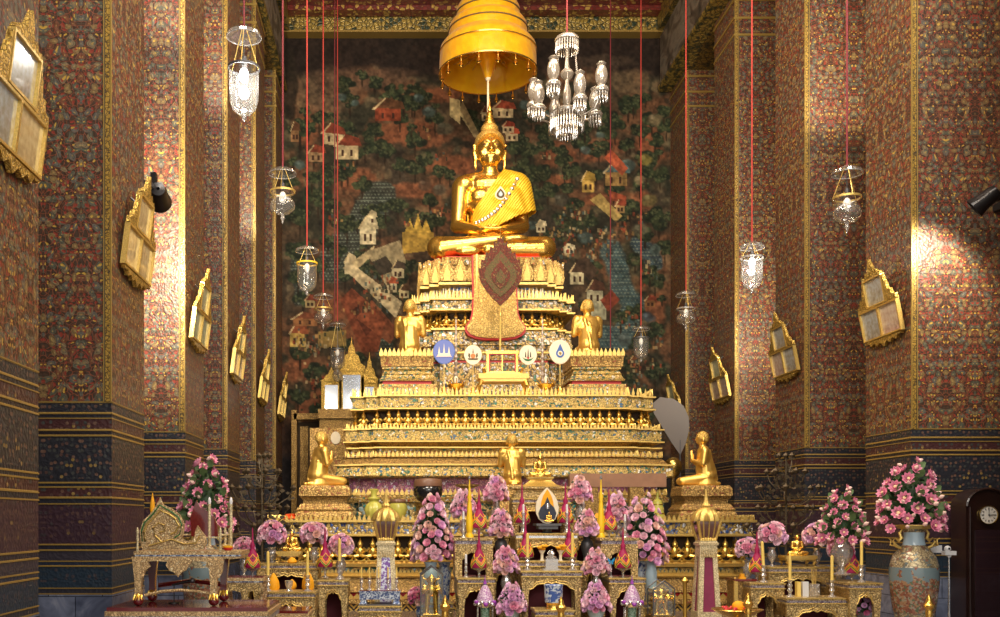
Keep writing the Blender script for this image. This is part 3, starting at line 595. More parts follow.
# small squatting guardian figure
g = M(); g.ball((0,0,.15), (.062,.05,.085), 10, 6).ball((0,-.01,.265), (.046,.042,.046), 8, 6).lathe([(.052,.285),(.040,.305),(.024,.33),(.012,.355),(.003,.385)], n=8)
for s in (-1, 1):
    g.tube([(s*.05,0,.21),(s*.105,-.015,.17),(s*.055,-.05,.13)], [.026,.023,.018], 6).tube([(s*.035,-.01,.08),(s*.105,-.04,.075),(s*.065,-.045,.0)], [.038,.034,.026], 6).box(s*.065,-.06,.01,.045,.07,.02)
g.box(0,.0,.0,.20,.12,.016)
GFIG = g.mesh('guardian_figure', MT['goldsoft'])
def fig_row(z, hw, yf, gap, parent, scale=1.0, sx=.28, sy=.14, n=2, side=1):
    R = [(p[0], p[1]) for p in ring(0, hw, yf, sx, sy, n, yf+n*sy+side)]
    for a, b in zip(R[:-1], R[1:]):
        d = Vector((b[0]-a[0], b[1]-a[1])); Ln = d.length
        if Ln < .2: continue
        c = max(1, int(round(Ln/gap))); d.normalize(); nrm = Vector((d.y, -d.x))
        for i in range(c):
            t = (i+.5)*Ln/c; o = link('guardian_figure', GFIG, parent, (a[0]+d.x*t+nrm.x*.02, a[1]+d.y*t+nrm.y*.02, z)); o.rotation_euler[2] = math.atan2(d.y, d.x); o.scale = (scale,)*3
# lower ledge : front face 4.4 m in front of the centre
F0 = -4.4
k0 = dict(sx=.22, sy=.10, n=1)
tier('base_plinth', 'chev', [(0,0),(.12,0)], F0, 4.48, **k0)
tier('base_panel', 'c_ped', [(.12,.06),(.13,.08),(.22,.08),(.23,.0)], F0, 4.46, **k0)
tier('red_inlay_band', 'redglass', [(.23,-.06),(.33,-.06)], F0, 4.46, **k0)
petals('lotus_petal_row', 'goldband', .22, 4.47, F0-.01, PED, h=.10, w=.12, gap=.13, **k0)
tier('carved_foot', 'c_dark', [(.33,.0),(.34,.02),(.58,-.08),(.61,-.08)], F0, 4.46, **k0)
tier('moulding', 'goldband', [(.61,-.04),(.64,-.02),(.66,-.06),(.70,-.10)], F0, 4.46, **k0)
tier('dark_inlay_band', 'c_green', [(.70,-.12),(.79,-.12)], F0, 4.46, **k0)
petals('petal_row', 'goldband', .69, 4.36, F0+.10, PED, h=.09, w=.05, gap=.075, **k0)
tier('shelf', 'goldband', [(.79,-.14),(.81,-.02),(.87,.0),(.89,-.04),(.92,-.06)], F0, 4.46, **k0)
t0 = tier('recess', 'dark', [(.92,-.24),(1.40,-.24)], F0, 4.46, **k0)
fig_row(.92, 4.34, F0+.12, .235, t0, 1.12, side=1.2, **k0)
tier('blue_mosaic_band', 'c_blue', [(1.37,-.12),(1.38,.0),(1.42,.01),(1.43,-.02),(1.63,-.02),(1.635,.02),(1.68,.03),(1.69,0)], F0, 4.54, **k0)
tier('gilded_rim', 'goldband', [(1.375,.0),(1.385,.02),(1.415,.02),(1.425,0)], F0, 4.54, **k0)
tier('gilded_rim', 'goldband', [(1.63,.0),(1.64,.045),(1.68,.045),(1.685,0)], F0, 4.54, **k0)
petals('crest_petals', 'goldband', 1.68, 4.54, F0, PED, h=.10, w=.055, gap=.09, **k0)
# first tier
F1 = -3.3
tier('mosaic_block', 'c_green', [(1.68,0),(2.02,0)], F1-.05, 3.18)
for xx in (-2.4,-1.6,-.8,0,.8,1.6,2.4): pass
tier('gilded_shelf', 'c_fine', [(2.02,-.02),(2.03,.05),(2.12,.07),(2.14,.02),(2.22,-.02)], F1-.05, 3.2)
petals('petal_row', 'goldband', 2.17, 3.22, F1-.08, PED, h=.13, w=.07, gap=.095)
tier('purple_recess', 'c_purple', [(2.22,-.12),(2.50,-.10)], F1, 3.2)
tier('broad_moulding', 'c_main', [(2.50,-.06),(2.52,.10),(2.55,.13),(2.72,.11),(2.76,.13),(2.78,.06)], F1, 3.22)
tier('gilded_rim', 'goldband', [(2.745,.12),(2.75,.16),(2.78,.16),(2.785,.1)], F1, 3.22)
tier('carved_slope', 'c_dark', [(2.78,.07),(2.92,-.06)], F1, 3.2)
tier('lotus_band', 'c_fine', [(2.92,-.02),(2.95,.0),(3.06,-.10),(3.10,-.10)], F1, 3.16)
petals('petal_row', 'goldband', 2.93, 3.16, F1+.02, PED, h=.12, w=.06, gap=.085)
tier('gilded_rim', 'goldband', [(3.09,-.08),(3.10,.0),(3.125,.0),(3.13,-.06)], F1, 3.16)
tier('dark_cove', 'c_dark', [(3.13,-.14),(3.22,.0)], F1+.05, 3.1)
F2 = -3.15
tier('green_mosaic_band', 'c_main', [(3.22,.0),(3.23,.06),(3.26,.08),(3.27,.05),(3.46,.05),(3.47,.08),(3.50,.08),(3.51,0)], F2, 3.12)
tier('gilded_rim', 'goldband', [(3.215,.04),(3.225,.10),(3.25,.10),(3.26,.04)], F2, 3.12)
tier('gilded_rim', 'goldband', [(3.465,.06),(3.475,.10),(3.50,.10),(3.505,.04)], F2, 3.12)
petals('crest_petals', 'goldband', 3.50, 3.14, F2-.02, PED, h=.11, w=.042, gap=.07)
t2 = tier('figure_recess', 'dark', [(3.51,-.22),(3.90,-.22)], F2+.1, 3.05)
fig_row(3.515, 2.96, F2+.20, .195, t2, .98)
F3 = -3.0
tier('upper_mosaic_band', 'c_main', [(3.88,-.10),(3.90,.03),(3.93,.05),(3.94,.02),(4.13,.02),(4.14,.05),(4.17,.05),(4.18,0)], F3, 3.02)
tier('gilded_rim', 'goldband', [(3.885,.02),(3.895,.07),(3.92,.07),(3.93,.02)], F3, 3.02)
tier('gilded_rim', 'goldband', [(4.14,.03),(4.15,.075),(4.175,.075),(4.185,.02)], F3, 3.02)
petals('crest_petals', 'goldband', 4.18, 3.03, F3-.02, PED, h=.16, w=.05, gap=.082)
# second stage carrying the statue
F4 = -.95
tier('mosaic_wall', 'c_mirror', [(4.18,0),(5.15,0)], F4, 1.60, sx=.2, sy=.2)
tier('red_painted_line', 'redpaint', [(5.15,-.02),(5.20,-.02)], F4, 1.60, sx=.2, sy=.2)
tier('stepped_moulding', 'c_mirror', [(5.20,.02),(5.34,.06),(5.36,.04),(5.50,.08),(5.52,.12),(5.58,.12)], F4, 1.66, sx=.2, sy=.2)
tier('gilded_rim', 'goldband', [(5.33,.05),(5.34,.10),(5.37,.10),(5.38,.05)], F4, 1.60, sx=.2, sy=.2)
tier('mosaic_band', 'c_mirror', [(5.58,.08),(5.84,.06)], F4, 1.68, sx=.2, sy=.2)
tier('gilded_rim', 'goldband', [(5.84,.06),(5.85,.12),(5.89,.12),(5.92,.02)], F4, 1.68, sx=.2, sy=.2)
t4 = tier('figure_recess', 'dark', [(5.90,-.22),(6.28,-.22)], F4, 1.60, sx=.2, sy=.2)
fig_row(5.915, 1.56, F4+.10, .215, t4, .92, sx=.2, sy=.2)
tier('mosaic_band', 'c_mirror', [(6.26,-.1),(6.27,.06),(6.31,.09),(6.33,.06),(6.50,.06),(6.51,.10),(6.55,.10),(6.56,0)], F4, 1.70, sx=.2, sy=.2)
tier('gilded_rim', 'goldband', [(6.265,.06),(6.275,.13),(6.31,.13),(6.32,.06)], F4, 1.70, sx=.2, sy=.2)
tier('gilded_rim', 'goldband', [(6.505,.07),(6.515,.13),(6.55,.13),(6.56,.06)], F4, 1.70, sx=.2, sy=.2)
petals('crest_petals', 'goldband', 6.55, 1.79, F4-.08, PED, h=.17, w=.045, gap=.075, sx=.2, sy=.2)
F5 = -.75
tier('blue_mosaic_neck', 'c_blue', [(6.56,-.14),(6.95,-.20)], F5, 1.60, sx=.2, sy=.2)
petals('petal_row', 'cream', 6.62, 1.50, F5+.06, PED, h=.24, w=.05, gap=.085, sx=.2, sy=.2)
tier('gilded_rim', 'goldband', [(6.90,-.16),(6.92,.0),(6.97,.0),(6.99,-.1)], F5, 1.62, sx=.2, sy=.2)
tier('lotus_throne', 'c_dark', [(6.97,-.12),(7.15,-.05),(7.40,-.03),(7.50,-.04),(7.56,-.12)], F5, 1.60, sx=.2, sy=.2)  # darker base paints the gaps between the petals dark
petals('great_lotus_petals', 'c_tongue', 6.99, 1.58, F5+.0, PED, h=.52, w=.30, gap=.31, sx=.2, sy=.2, lean=.06)
petals('inner_lotus_petals', 'goldband', 6.99, 1.585, F5-.045, PED, h=.36, w=.14, gap=.31, sx=.2, sy=.2, lean=.05)
petals('small_lotus_petals', 'c_fine', 7.36, 1.60, F5-.0, PED, h=.17, w=.09, gap=.135, sx=.2, sy=.2, lean=.04)
tier('red_seat_line', 'redpaint', [(7.55,-.14),(7.58,-.14)], F5, 1.60, sx=.2, sy=.2)
# hanging tongue with red border
def tongue(name, mat, grow, yo):
    m = M(); rings = []
    for z, hw, y in ((7.52,.46,-.98),(7.1,.46,-1.0),(6.6,.46,-1.12),(6.2,.48,-1.18),(6.06,.52,-1.22),(5.96,.58,-1.26),(5.89,.63,-1.28),(5.81,.62,-1.28),(5.73,.55,-1.27),(5.67,.41,-1.26),(5.64,.2,-1.25)):
        hw += grow; zz = z-(grow if z < 5.86 else 0)
        rings.append([(-hw, y+yo, zz), (hw, y+yo, zz), (hw, y+yo+.16, zz), (-hw, y+yo+.16, zz)])
    return m.loft(rings).build(name, MT[mat], PED)
tongue('tongue_border', 'redpaint', .035, .05); tongue('hanging_tongue', 'c_tongue', 0, 0)
for s in (-1, 1): M().box(s*.40, -1.06, 6.75, .035, .12, 1.5).build('tongue_piping', MT['goldband'], PED)
# stepped side blocks for the two upper disciples
def side_block(x):
    t = thing('statue_plinth', '', 'plinth', (x, 20.95, 4.19))
    M().square([(.62,0),(.62,.18),(.58,.2),(.58,.26)]).build('mosaic_base', MT['c_fine'], t)
    M().square([(.50,.26),(.50,.33)]).build('red_neck', MT['redpaint'], t)
    m = M(); m.square([(.56,.33),(.57,.36),(.54,.38),(.50,.46),(.52,.48)]); m.square([(.50,.48),(.46,.55),(.50,.58),(.50,.62)]); m.build('lotus_moulding', MT['c_main'], t)
    M().square([(.50,.62),(.53,.63),(.54,.80),(.56,.84),(.56,.88)]).build('petal_top', MT['c_ped'], t)
    m = M()
    for i in range(13):
        for (ax, ay) in ((-.53+i*.088, -.55),):
            m.prism([(ax-.035,.84),(ax+.035,.84),(ax+.04,.90),(ax,1.0),(ax-.04,.90)], ay-.012, ay+.012)
    m.build('crest_petals', MT['goldband'], t); return t
spl = side_block(X(407,20.95)); spl['label'] = 'gilded stepped plinth under the upper left kneeling gold disciple'
spr = dup(spl, (X(592,20.95), 20.95, 4.19), 'gilded stepped plinth under the upper right kneeling gold disciple')

# ------------------------------------------------------------------ great seated statue
def buddha():
    m = M()
    m.ball((0,.18,.42), (.66,.50,.40))
    m.cap((0,.16,.55), (0,.14,1.15), .44, .46); m.ball((0,.12,1.50), (.58,.38,.46)); m.ball((0,.1,1.86), (.54,.30,.24))
    m.ball((-.22,-.12,1.55), (.26,.16,.20)); m.ball((.22,-.12,1.55), (.26,.16,.20))
    for s in (-1, 1):
        m.ball((s*.58,.10,1.86), (.27,.26,.24)); m.cap((s*.66,.10,1.82), (s*.74,.05,.92), .225, .165); m.cap((0,.12,2.02), (s*.52,.12,1.96), .20, .18)
        m.cap((s*.76,.05,.90), (s*.28,-.52,.66), .165, .105); m.ball((s*.16,-.60,.63), (.19,.12,.075))
        for q in range(4): m.cap((s*.10,-.62-.035*q,.60+.01*q), (-s*.20,-.66-.03*q,.62+.01*q), .034, .026)
        m.cap((s*.22,-.52,.68), (s*.03,-.56,.76), .042, .03)
        m.cap((s*.35,.05,.32), (s*1.16,-.34,.30), .34, .265); m.ball((s*1.20,-.36,.29), (.28,.26,.27))
    m.cap((-1.14,-.42,.26), (.15,-.72,.38), .24, .13); m.cap((1.14,-.42,.22), (-.1,-.64,.17), .24, .15)
    m.ball((.52,-.66,.42), (.30,.14,.09)); m.ball((-.55,-.62,.13), (.28,.14,.10))
    m.cap((.15,-.70,.38), (.6,-.64,.42), .12, .09)
    m.cap((0,.10,1.9), (0,.06,2.35), .21, .185)
    for z in (2.12, 2.19, 2.26): m.lathe([(.17,-.02),(.205,0),(.17,.02)], (0,.07,z), 20)
    m.ball((0,.05,2.66), (.325,.34,.42)); m.ball((0,-.01,2.45), (.262,.26,.215))
    m.ball((0,-.21,2.31), (.10,.08,.075))
    # nose, lips, brows, eyelids
    m.cap((0,-.275,2.72), (0,-.365,2.56), .028, .048); m.ball((-.045,-.315,2.545), .032); m.ball((.045,-.315,2.545), .032)
    m.cap((-.075,-.262,2.445), (.075,-.262,2.445), .03, .03); m.cap((-.05,-.258,2.405), (.05,-.258,2.405), .03, .03)
    for s in (-1, 1):
        m.tube([(s*.03,-.285,2.75),(s*.12,-.275,2.80),(s*.24,-.17,2.74)], .020, 6)
        m.ball((s*.135,-.245,2.68), (.07,.04,.032)); m.ball((s*.17,-.17,2.52), (.10,.09,.11))
        m.tube([(s*.325,.05,2.80),(s*.375,.05,2.78),(s*.37,.05,2.62),(s*.345,.04,2.45),(s*.335,.02,2.26),(s*.325,.02,2.18)], [.03,.05,.05,.04,.045,.02], 8)
    return organic(m, .026, 5, MT['gold'], 'body')
BU = thing('seated_buddha_statue', 'large gold seated statue in meditation wearing a yellow robe atop the pedestal', 'statue', (AX, 23.1, 7.57))
bme = buddha(); link('body', bme, BU)
h = M(); h.ball((0,.085,2.80), (.36,.36,.36), 28, 18); hb = h
hair = M(); 
# hair cap: sphere with the face area cut away by a raised hairline
def haircap():
    m = M(); rings = []
    for i in range(15):
        t = .05+(PI*.62-.05)*i/14
        ringp = []
        for j in range(40):
            a = 2*PI*j/40; fr = max(0, -math.sin(a))           # 1 at the front
            tt = t*(1-.42*fr**1.3) 
            ringp.append((.355*math.sin(tt)*math.cos(a), .10+.385*math.sin(tt)*math.sin(a), 2.80+.36*math.cos(tt)))
        rings.append(ringp)
    m.loft(rings); return m
hc = haircap(); hc.ball((0,.12,3.17), (.205,.205,.15), 22, 12); hc.build('curled_hair', MT['goldhair'], BU)
f = M(); f.lathe([(.14,3.27),(.15,3.31),(.10,3.34),(.115,3.38),(.08,3.42),(.095,3.46),(.06,3.50),(.075,3.54),(.04,3.60),(.05,3.65),(.022,3.74),(.004,3.95)], (0,.12,0), 14)
f.build('flame_finial', MT['gold'], BU)
f = M()
for s in (-1, 1): f.ball((s*.135,-.272,2.682), (.05,.018,.014), 10, 6)
f.build('inlaid_eyes', plain('dark_inlay', (.10,.06,.03), .2), BU)
# robe
def robe():
    m = M(); m.cap((0,.15,.62), (0,.13,1.2), .48, .50); m.ball((0,.12,1.5), (.62,.42,.49)); m.ball((.1,.1,1.89), (.54,.33,.24)); m.cap((.08,.12,2.04), (.5,.12,1.99), .21, .20)
    m.ball((.60,.10,1.88), (.30,.30,.26)); m.cap((.68,.10,1.82), (.80,.04,1.10), .27, .27); m.cap((.45,-.05,1.5), (.60,-.05,1.15), .30, .28); m.cap((.25,-.05,1.2), (.35,-.1,.85), .30, .30); m.ball((.42,-.15,1.0), (.42,.26,.28))
    me = organic(m, .03, 6, MT['robe'], 'robe')
    import bmesh
    bm = bmesh.new(); bm.from_mesh(me)
    def inside(p):
        x, z = p.x, p.z
        left = -.40+max(0, z-1.15)*.68
        if p.y > .1: left = -.75+max(0, z-1.35)*1.7
        low = .56+max(0, x+.3)*.50
        if x < -.5: return False
        return x > left and z > low
    bmesh.ops.delete(bm, geom=[f for f in bm.faces if not inside(f.calc_center_median())], context='FACES')
    for v in bm.verts:
        v.co.y -= .005*math.sin((v.co.x*.8-v.co.z*.6)*60)
    for _ in range(2): bmesh.ops.smooth_vert(bm, verts=[v for v in bm.verts if v.is_boundary], factor=.5, use_axis_x=True, use_axis_y=True, use_axis_z=True)
    bm.to_mesh(me); bm.free(); me.shade_smooth(); return me
rme = robe(); ro = link('robe', rme, BU); sm = ro.modifiers.new('thick', 'SOLIDIFY'); sm.thickness = .03; sm.offset = 1
bvh = BVHTree.FromPolygons([v.co.copy() for v in rme.vertices], [tuple(p.vertices) for p in rme.polygons])
def onrobe(x, z):
    h = bvh.ray_cast(Vector((x,-3,z)), Vector((0,1,0))); return h[0] if h[0] else None
sash = M(); stud = M(); pr = None
for i in range(15):
    t = i/14; x = -.33+.93*t; z = .90+.18*t+.83*t**2.2
    p = onrobe(x, z)
    if p:
        stud.lathe([(.055,0),(.05,.02),(.02,.035)], (0,0,0), 8) if False else M().ball((p.x,p.y-.035,p.z), (.052,.022,.05), 10, 6).build('sash_stud', MT['silver'], ro)
        if pr is not None: sash.tube([pr, (p.x,p.y-.03,p.z)], .030, 6, 1)
        pr = (p.x,p.y-.03,p.z)
so = sash.build('sash_cord', MT['goldband'], ro)
p = onrobe(.21, 1.52)
e = M(); c = (p.x, p.y-.05)
def drop(w, hgt, cx, cz, n=22):
    return [(cx+w*math.sin(a)*(1 if math.cos(a) < 0 else (1-math.cos(a)**1.5*.75)), cz-hgt*math.cos(a)*-1*(.95 if math.cos(a) > 0 else .6)) for a in [2*PI*i/n for i in range(n)]]
em = M().prism(drop(.13,.20,p.x,p.z), p.y-.075, p.y-.04).build('emblem', MT['cream'], BU)
M().prism(drop(.095,.14,p.x,p.z), p.y-.085, p.y-.07).build('emblem_ring', MT['fangreen'], em); M().prism(drop(.045,.08,p.x,p.z), p.y-.095, p.y-.08).build('emblem_heart', MT['celadon'], em)
# robe hem
# pointed leaf-shaped ceremonial fan standing in front
FA = thing('ceremonial_leaf_fan', 'tall red brown leaf shaped fan on a gold pole before the seated statue', 'ceremonial fan', (X(500.5,20.62), 20.62, 5.10))
k = .021
def leaf(w, hb, ht, jag=0):
    L_ = []
    prof = [(0,0),(.35,.10),(.62,.20),(.90,.33),(1.0,.46),(.93,.58),(.72,.70),(.50,.79),(.32,.87),(.14,.93),(0,1.0)]
    pts = []
    for i in range(len(prof)-1):
        (a, b), (c_, d) = prof[i], prof[i+1]
        pts.append((a, b))
        if jag: pts.append(((a+c_)/2*(1-.02)+.07*jag, (b+d)/2+.035)); pts.append(((a*.35+c_*.65)-.02, b*.35+d*.65+.0))
    pts.append(prof[-1])
    r = [(w*x, hb+(ht-hb)*z) for x, z in pts]
    return r+[(-x, z) for x, z in reversed(r[1:-1])]
z0 = Z(306,20.62)-5.10; z1 = Z(237,20.62)-5.10
M().prism(leaf(.44, z0, z1, 1.3), -.02, .02).build('fan_leaf', MT['fanred'], FA)
M().prism(leaf(.33, z0+.18, z1-.28), -.035, .03).build('green_border', MT['fangreen'], FA)
M().prism(leaf(.20, z0+.34, z1-.50), -.05, .03).build('red_heart', MT['fanred'], FA)
M().prism(leaf(.10, z0+.44, z1-.68), -.06, .03).build('inner_diamond', MT['fangreen'], FA)
M().tube([(0,.03,-.0),(0,.03,z0+.3)], .022).lathe([(.04,0),(.035,.03),(.02,.08)], (0,0.03,z0-.2), 10).build('pole', MT['goldband'], FA)
M().lathe([(.003,z1-.05),(.02,z1),(.01,z1+.06),(.002,z1+.2)], n=8).build('tip', MT['gold'], FA)

# ------------------------------------------------------------------ tiered ceremonial umbrella
UM = thing('tiered_umbrella', 'yellow cloth tiered umbrella with little bells hanging over the seated statue', 'umbrella', (X(488,23.45), 23.45, 0))
def drum(R, zt, zb, top_r, top_z):
    m = M(); n = 48
    def rr(r, z, w=0): return [(r*(1+w*math.cos(18*2*PI*j/n))*math.cos(2*PI*j/n), r*(1+w*math.cos(18*2*PI*j/n))*math.sin(2*PI*j/n), z) for j in range(n)]
    m.loft([rr(top_r, top_z), rr(R*.93, zt+.10), rr(R*.985, zt+.02), rr(R, (zt+zb)/2, .004), rr(R*1.005, zb, .006), rr(R*.985, zb, .006), rr(R*.97, zt, 0), rr(R*.9, zt+.05), rr(top_r*.96, top_z-.03)], cap=False)
    return m
ZS = [(1.13,12.72,12.15,.86,13.02), (.92,13.22,12.88,.70,13.42), (.75,13.62,13.28,.56,13.80), (.60,14.02,13.68,.4,14.2), (.45,14.34,14.05,.05,14.6)]
for i, (R, zt, zb, tr, tz) in enumerate(ZS):
    p_ = drum(R, zt, zb, tr, tz).build('cloth_tier', MT['yellowcloth'], UM, sharp=60)
    m = M(); n = 48
    for zc, ro_ in ((zt-.10, 1.0), (zb, 1.012)):
        m.loft([[((R*ro_+a)*math.cos(2*PI*j/n), (R*ro_+a)*math.sin(2*PI*j/n), zc+b) for j in range(n)] for a, b in ((0,-.014),(.016,-.014),(.016,.014),(0,.014))], cap=False)
    m.build('braid_trim', MT['fangreen'] if i else MT['brass'], p_)
M().lathe([(.62,12.98),(.30,12.78),(.26,12.6),(.08,12.06),(.05,12.0)], n=28).build('inner_cone', MT['yellowcloth'], UM)
m = M()
for j in range(24):
    a = 2*PI*j/24; m.tube([(.25*math.cos(a),.25*math.sin(a),12.78),(1.08*math.cos(a),1.08*math.sin(a),12.70)], .012, 5)
m.build('rib', MT['goldband'], UM)
M().tube([(0,0,10.6),(0,0,12.1)], .024, 10).lathe([(.05,11.98),(.07,12.03),(.05,12.08)], n=10).build('pole', MT['cream'], UM)
M().tube([(0,0,14.5),(0,0,15.2)], .03, 8).build('hanger', MT['goldband'], UM)
bell = M().lathe([(.002,.16),(.012,.14),(.012,.04),(.03,.02),(.04,-.03),(.06,-.05)], n=10).ball((0,0,-.08), .02, 8, 5).mesh('hanging_bell', MT['gold'])
for j in range(16):
    a = 2*PI*(j+.3)/16; link('hanging_bell', bell, UM, (1.10*math.cos(a), 1.10*math.sin(a), 12.0))
fl = M().ball((0,0,0), (.05,.05,.03), 8, 5).mesh('cloth_rosette', MT['goldband'])
for j in range(10):
    a = 2*PI*(j+.5)/10; link('cloth_rosette', fl, UM, (.72*math.cos(a), .72*math.sin(a), 12.66))

# ------------------------------------------------------------------ kneeling disciples
def disciple():
    m = M()
    m.ball((0,-.08,.20), (.20,.18,.16)); m.cap((0,-.05,.22), (0,-.03,.46), .185, .175); m.ball((0,-.01,.56), (.235,.135,.20)); m.ball((0,0,.68), (.23,.115,.09))
    for s in (-1, 1):
        m.cap((s*.085,-.06,.16), (s*.12,.42,.095), .105, .08); m.cap((s*.13,.40,.075), (s*.10,-.16,.055), .072, .05); m.cap((s*.10,-.18,.05), (s*.09,-.30,.045), .045, .03)
        m.ball((s*.19,0,.69), .085); m.cap((s*.22,.0,.67), (s*.245,.04,.42), .072, .058); m.cap((s*.245,.04,.42), (s*.05,.20,.50), .055, .036)
        m.ball((s*.018,.215,.57), (.018,.035,.09)); 
        for q in range(4): m.cap((s*.016,.20+.014*q,.61), (s*.012,.205+.012*q,.70-.012*abs(q-1)), .012, .009, 8)
        m.cap((s*.02,.185,.55), (s*.014,.175,.61), .013, .010, 8)
        m.ball((s*.118,.01,.90), (.016,.028,.06))
    m.cap((0,0,.70), (0,.01,.84), .072, .065); m.ball((0,.01,.935), (.108,.122,.138)); m.ball((0,.04,.865), (.078,.088,.07))
    m.cap((0,.122,.945), (0,.145,.905), .012, .018, 8); m.cap((-.028,.12,.862), (.028,.12,.862), .012, .012, 8)
    for s in (-1, 1): m.ball((s*.042,.115,.94), (.022,.014,.011))
    # robe hem spreading behind the feet, and folded shawl down the back
    m.loft([[(x*w, -.05+y*d, z) for x, y in [(math.cos(2*PI*j/20), math.sin(2*PI*j/20)) for j in range(20)]] for w, d, z in ((.20,.26,.0),(.21,.24,.03),(.19,.19,.12),(.175,.15,.22))])
    m.tube([(-.13,-.02,.755),(-.10,-.115,.68),(-.06,-.155,.5),(-.04,-.225,.30),(-.03,-.265,.10)], [.020,.026,.028,.028,.026], 8)
    m.tube([(-.16,.02,.755),(-.02,-.135,.62),(.14,-.125,.48),(.18,.03,.42)], .016, 6)
    return organic(m, .0125, 5, MT['goldsat'], 'body')
dme = disciple()
dl = M(); 
for i in range(9):
    pass
def hair_d():
    m = M(); rings = []
    for i in range(10):
        t = .06+(PI*.66-.06)*i/9; r = []
        for j in range(26):
            a = 2*PI*j/26; fr = max(0, math.sin(a)); tt = t*(1-.42*fr); r.append((.113*math.sin(tt)*math.cos(a), .007+.127*math.sin(tt)*math.sin(a), .940+.138*math.cos(tt)))
        rings.append(r)
    return m.loft(rings).mesh('cropped_hair', MT['goldhair'])
hme = hair_d()
DS = []
def place_disciple(px, py, D, rz, sc, label, group=None):
    t = thing('kneeling_disciple_statue', label, 'statue', (X(px,D), D, py), rz, group); t.scale = (sc,)*3
    link('body', dme, t); link('cropped_hair', hme, t); return t
place_disciple(410, 5.07, 20.85, -.18, 1.13, 'shining gold disciple kneeling with back turned beside the upper left of the pedestal')
place_disciple(587.5, 5.07, 20.85, .18, 1.13, 'shining gold disciple kneeling with back turned on the upper right plinth')
# lower pedestals and their statues
def lotus_pedestal(px, D, label, z=1.70):
    t = thing('carved_statue_base', label, 'pedestal', (X(px,D), D, z))
    M().square([(.53,0),(.54,.02),(.54,.10),(.50,.14),(.52,.18),(.47,.24),(.45,.28)], ry=.8).build('lower_steps', MT['c_ped'], t)
    M().square([(.41,.28),(.40,.34),(.43,.38),(.46,.42)], ry=.8).build('waist', MT['c_dark'], t)
    M().square([(.45,.42),(.48,.44),(.47,.58),(.44,.61),(.44,.63)], ry=.8).build('lotus_top', MT['c_ped'], t)
    for s in (-1, 1):
        m = M()
        for i in range(10):
            ax = -.42+i*.0935; m.prism([(ax-.0467,.43),(ax+.0467,.43),(ax+.0467,.53),(ax,.61),(ax-.0467,.53)], s*.385-.012, s*.385+.012)
        m.build('petal_row', MT['c_ped'], t)
    return t
lotus_pedestal(326, 19.05, 'carved gilt base under the disciple statue beside the dark doorway')
lotus_pedestal(701, 19.05, 'carved gilt base under the disciple statue beside the grey silk fan')
place_disciple(321, 2.33, 19.05, -1.15, .97, 'gold disciple kneeling in profile in front of the dark doorway')
place_disciple(703, 2.33, 19.05, 1.45, .97, 'gold disciple kneeling in profile near the grey silk fan, facing left')
t = thing('carved_statue_base', 'carved gilt base under the front centre kneeling gold disciple', 'pedestal', (X(512,19.0), 19.0, 1.70))
M().square([(.42,0),(.42,.14),(.36,.20),(.33,.34),(.38,.40),(.36,.60),(.34,.64)]).build('lotus_block', MT['c_ped'], t)
M().square([(.39,.39),(.40,.41),(.40,.44),(.38,.45)]).build('rim', MT['goldband'], t)
place_disciple(512, 2.35, 19.0, .05, .90, 'gold disciple kneeling with back turned at front centre of the pedestal')

# ------------------------------------------------------------------ hanging lamps
def cyl_ring(m, r, z, t=.012, n=28):
    m.loft([[((r+a)*math.cos(2*PI*j/n), (r+a)*math.sin(2*PI*j/n), z+b) for j in range(n)] for a, b in ((0,-t),(t*.6,-t),(t*.6,t),(0,t),(0,-t))], cap=False)
def lamp(px, D, zb, kind, label, tilt=0, lit=0, cord='cord', rim='darkmetal', h=.92, R=.16):
    t = thing('hanging_glass_lamp', label, 'lamp', (X(px,D), D, zb), 0, None)
    M().tube([(0,0,h),(0,0,15.3-zb)], .013 if D > 12 else .010, 6).build('cord', MT[cord], t)
    m = M(); m.lathe([(R*1.18,h-.10),(R*1.1,h-.06),(R*.6,h-.02),(.03,h+.01)], n=32, cap=False); m.lathe([(R*1.20,h-.105),(R*1.20,h-.09)], n=32, cap=False)
    m.build('smoke_bell', MT['glass'], t); q = M(); cyl_ring(q, R*1.17, h-.10, .006); q.build('smoke_bell_rim', MT['crystal'], t)
    if kind == 'jar':
        prof = [(.02,.02),(R*.45,.035),(R*.78,.085),(R*.94,.16),(R,.26),(R,.52),(R*1.06,.545)]; zr = .535; fin = [(.004,-.05),(.022,-.03),(.03,-.005),(.02,.02),(.03,.04)]
    else:
        prof = [(.02,.05),(R*.55,.07),(R*1.0,.13),(R*1.08,.19),(R*.95,.25),(R*.70,.29),(R*.72,.33),(R*1.0,.37),(R*1.10,.40)]; zr = .385; fin = [(.002,-.08),(.012,-.05),(.016,-.03),(.034,0),(.02,.03),(.03,.055)]
    M().lathe(prof, n=32, cap=False).build('glass_bowl', MT['glass'], t)
    M().lathe(fin, n=14).build('drop_finial', MT['crystal'], t)
    q = M(); cyl_ring(q, R*1.04, zr, .014, 32); q.build('metal_rim', MT[rim], t)
    for j in range(3):
        a = 2*PI*j/3+.5; M().tube([(R*1.08*math.cos(a), R*1.08*math.sin(a), zr), (.03*math.cos(a), .03*math.sin(a), h-.01)], .005, 5).build('chain', MT['goldband'], t)
    zt = zr+.02
    M().lathe([(.03,zt+.10),(.032,zt+.02),(.02,zt)], n=12).tube([(0,0,zt+.1),(0,0,h)], .006, 5).build('socket', MT['darkmetal'], t)
    M().ball((0,0,zt-.10), (.05,.05,.085), 14, 10).build('bulb', MT['bulb'] if lit else MT['bulbsoft'], t)
    t.rotation_euler = (0, tilt, 0) if False else (0,0,0)
    if kind == 'jar' and lit:
        for q in range(3): pass
    return t
XL, XR = -1.70, 5.86
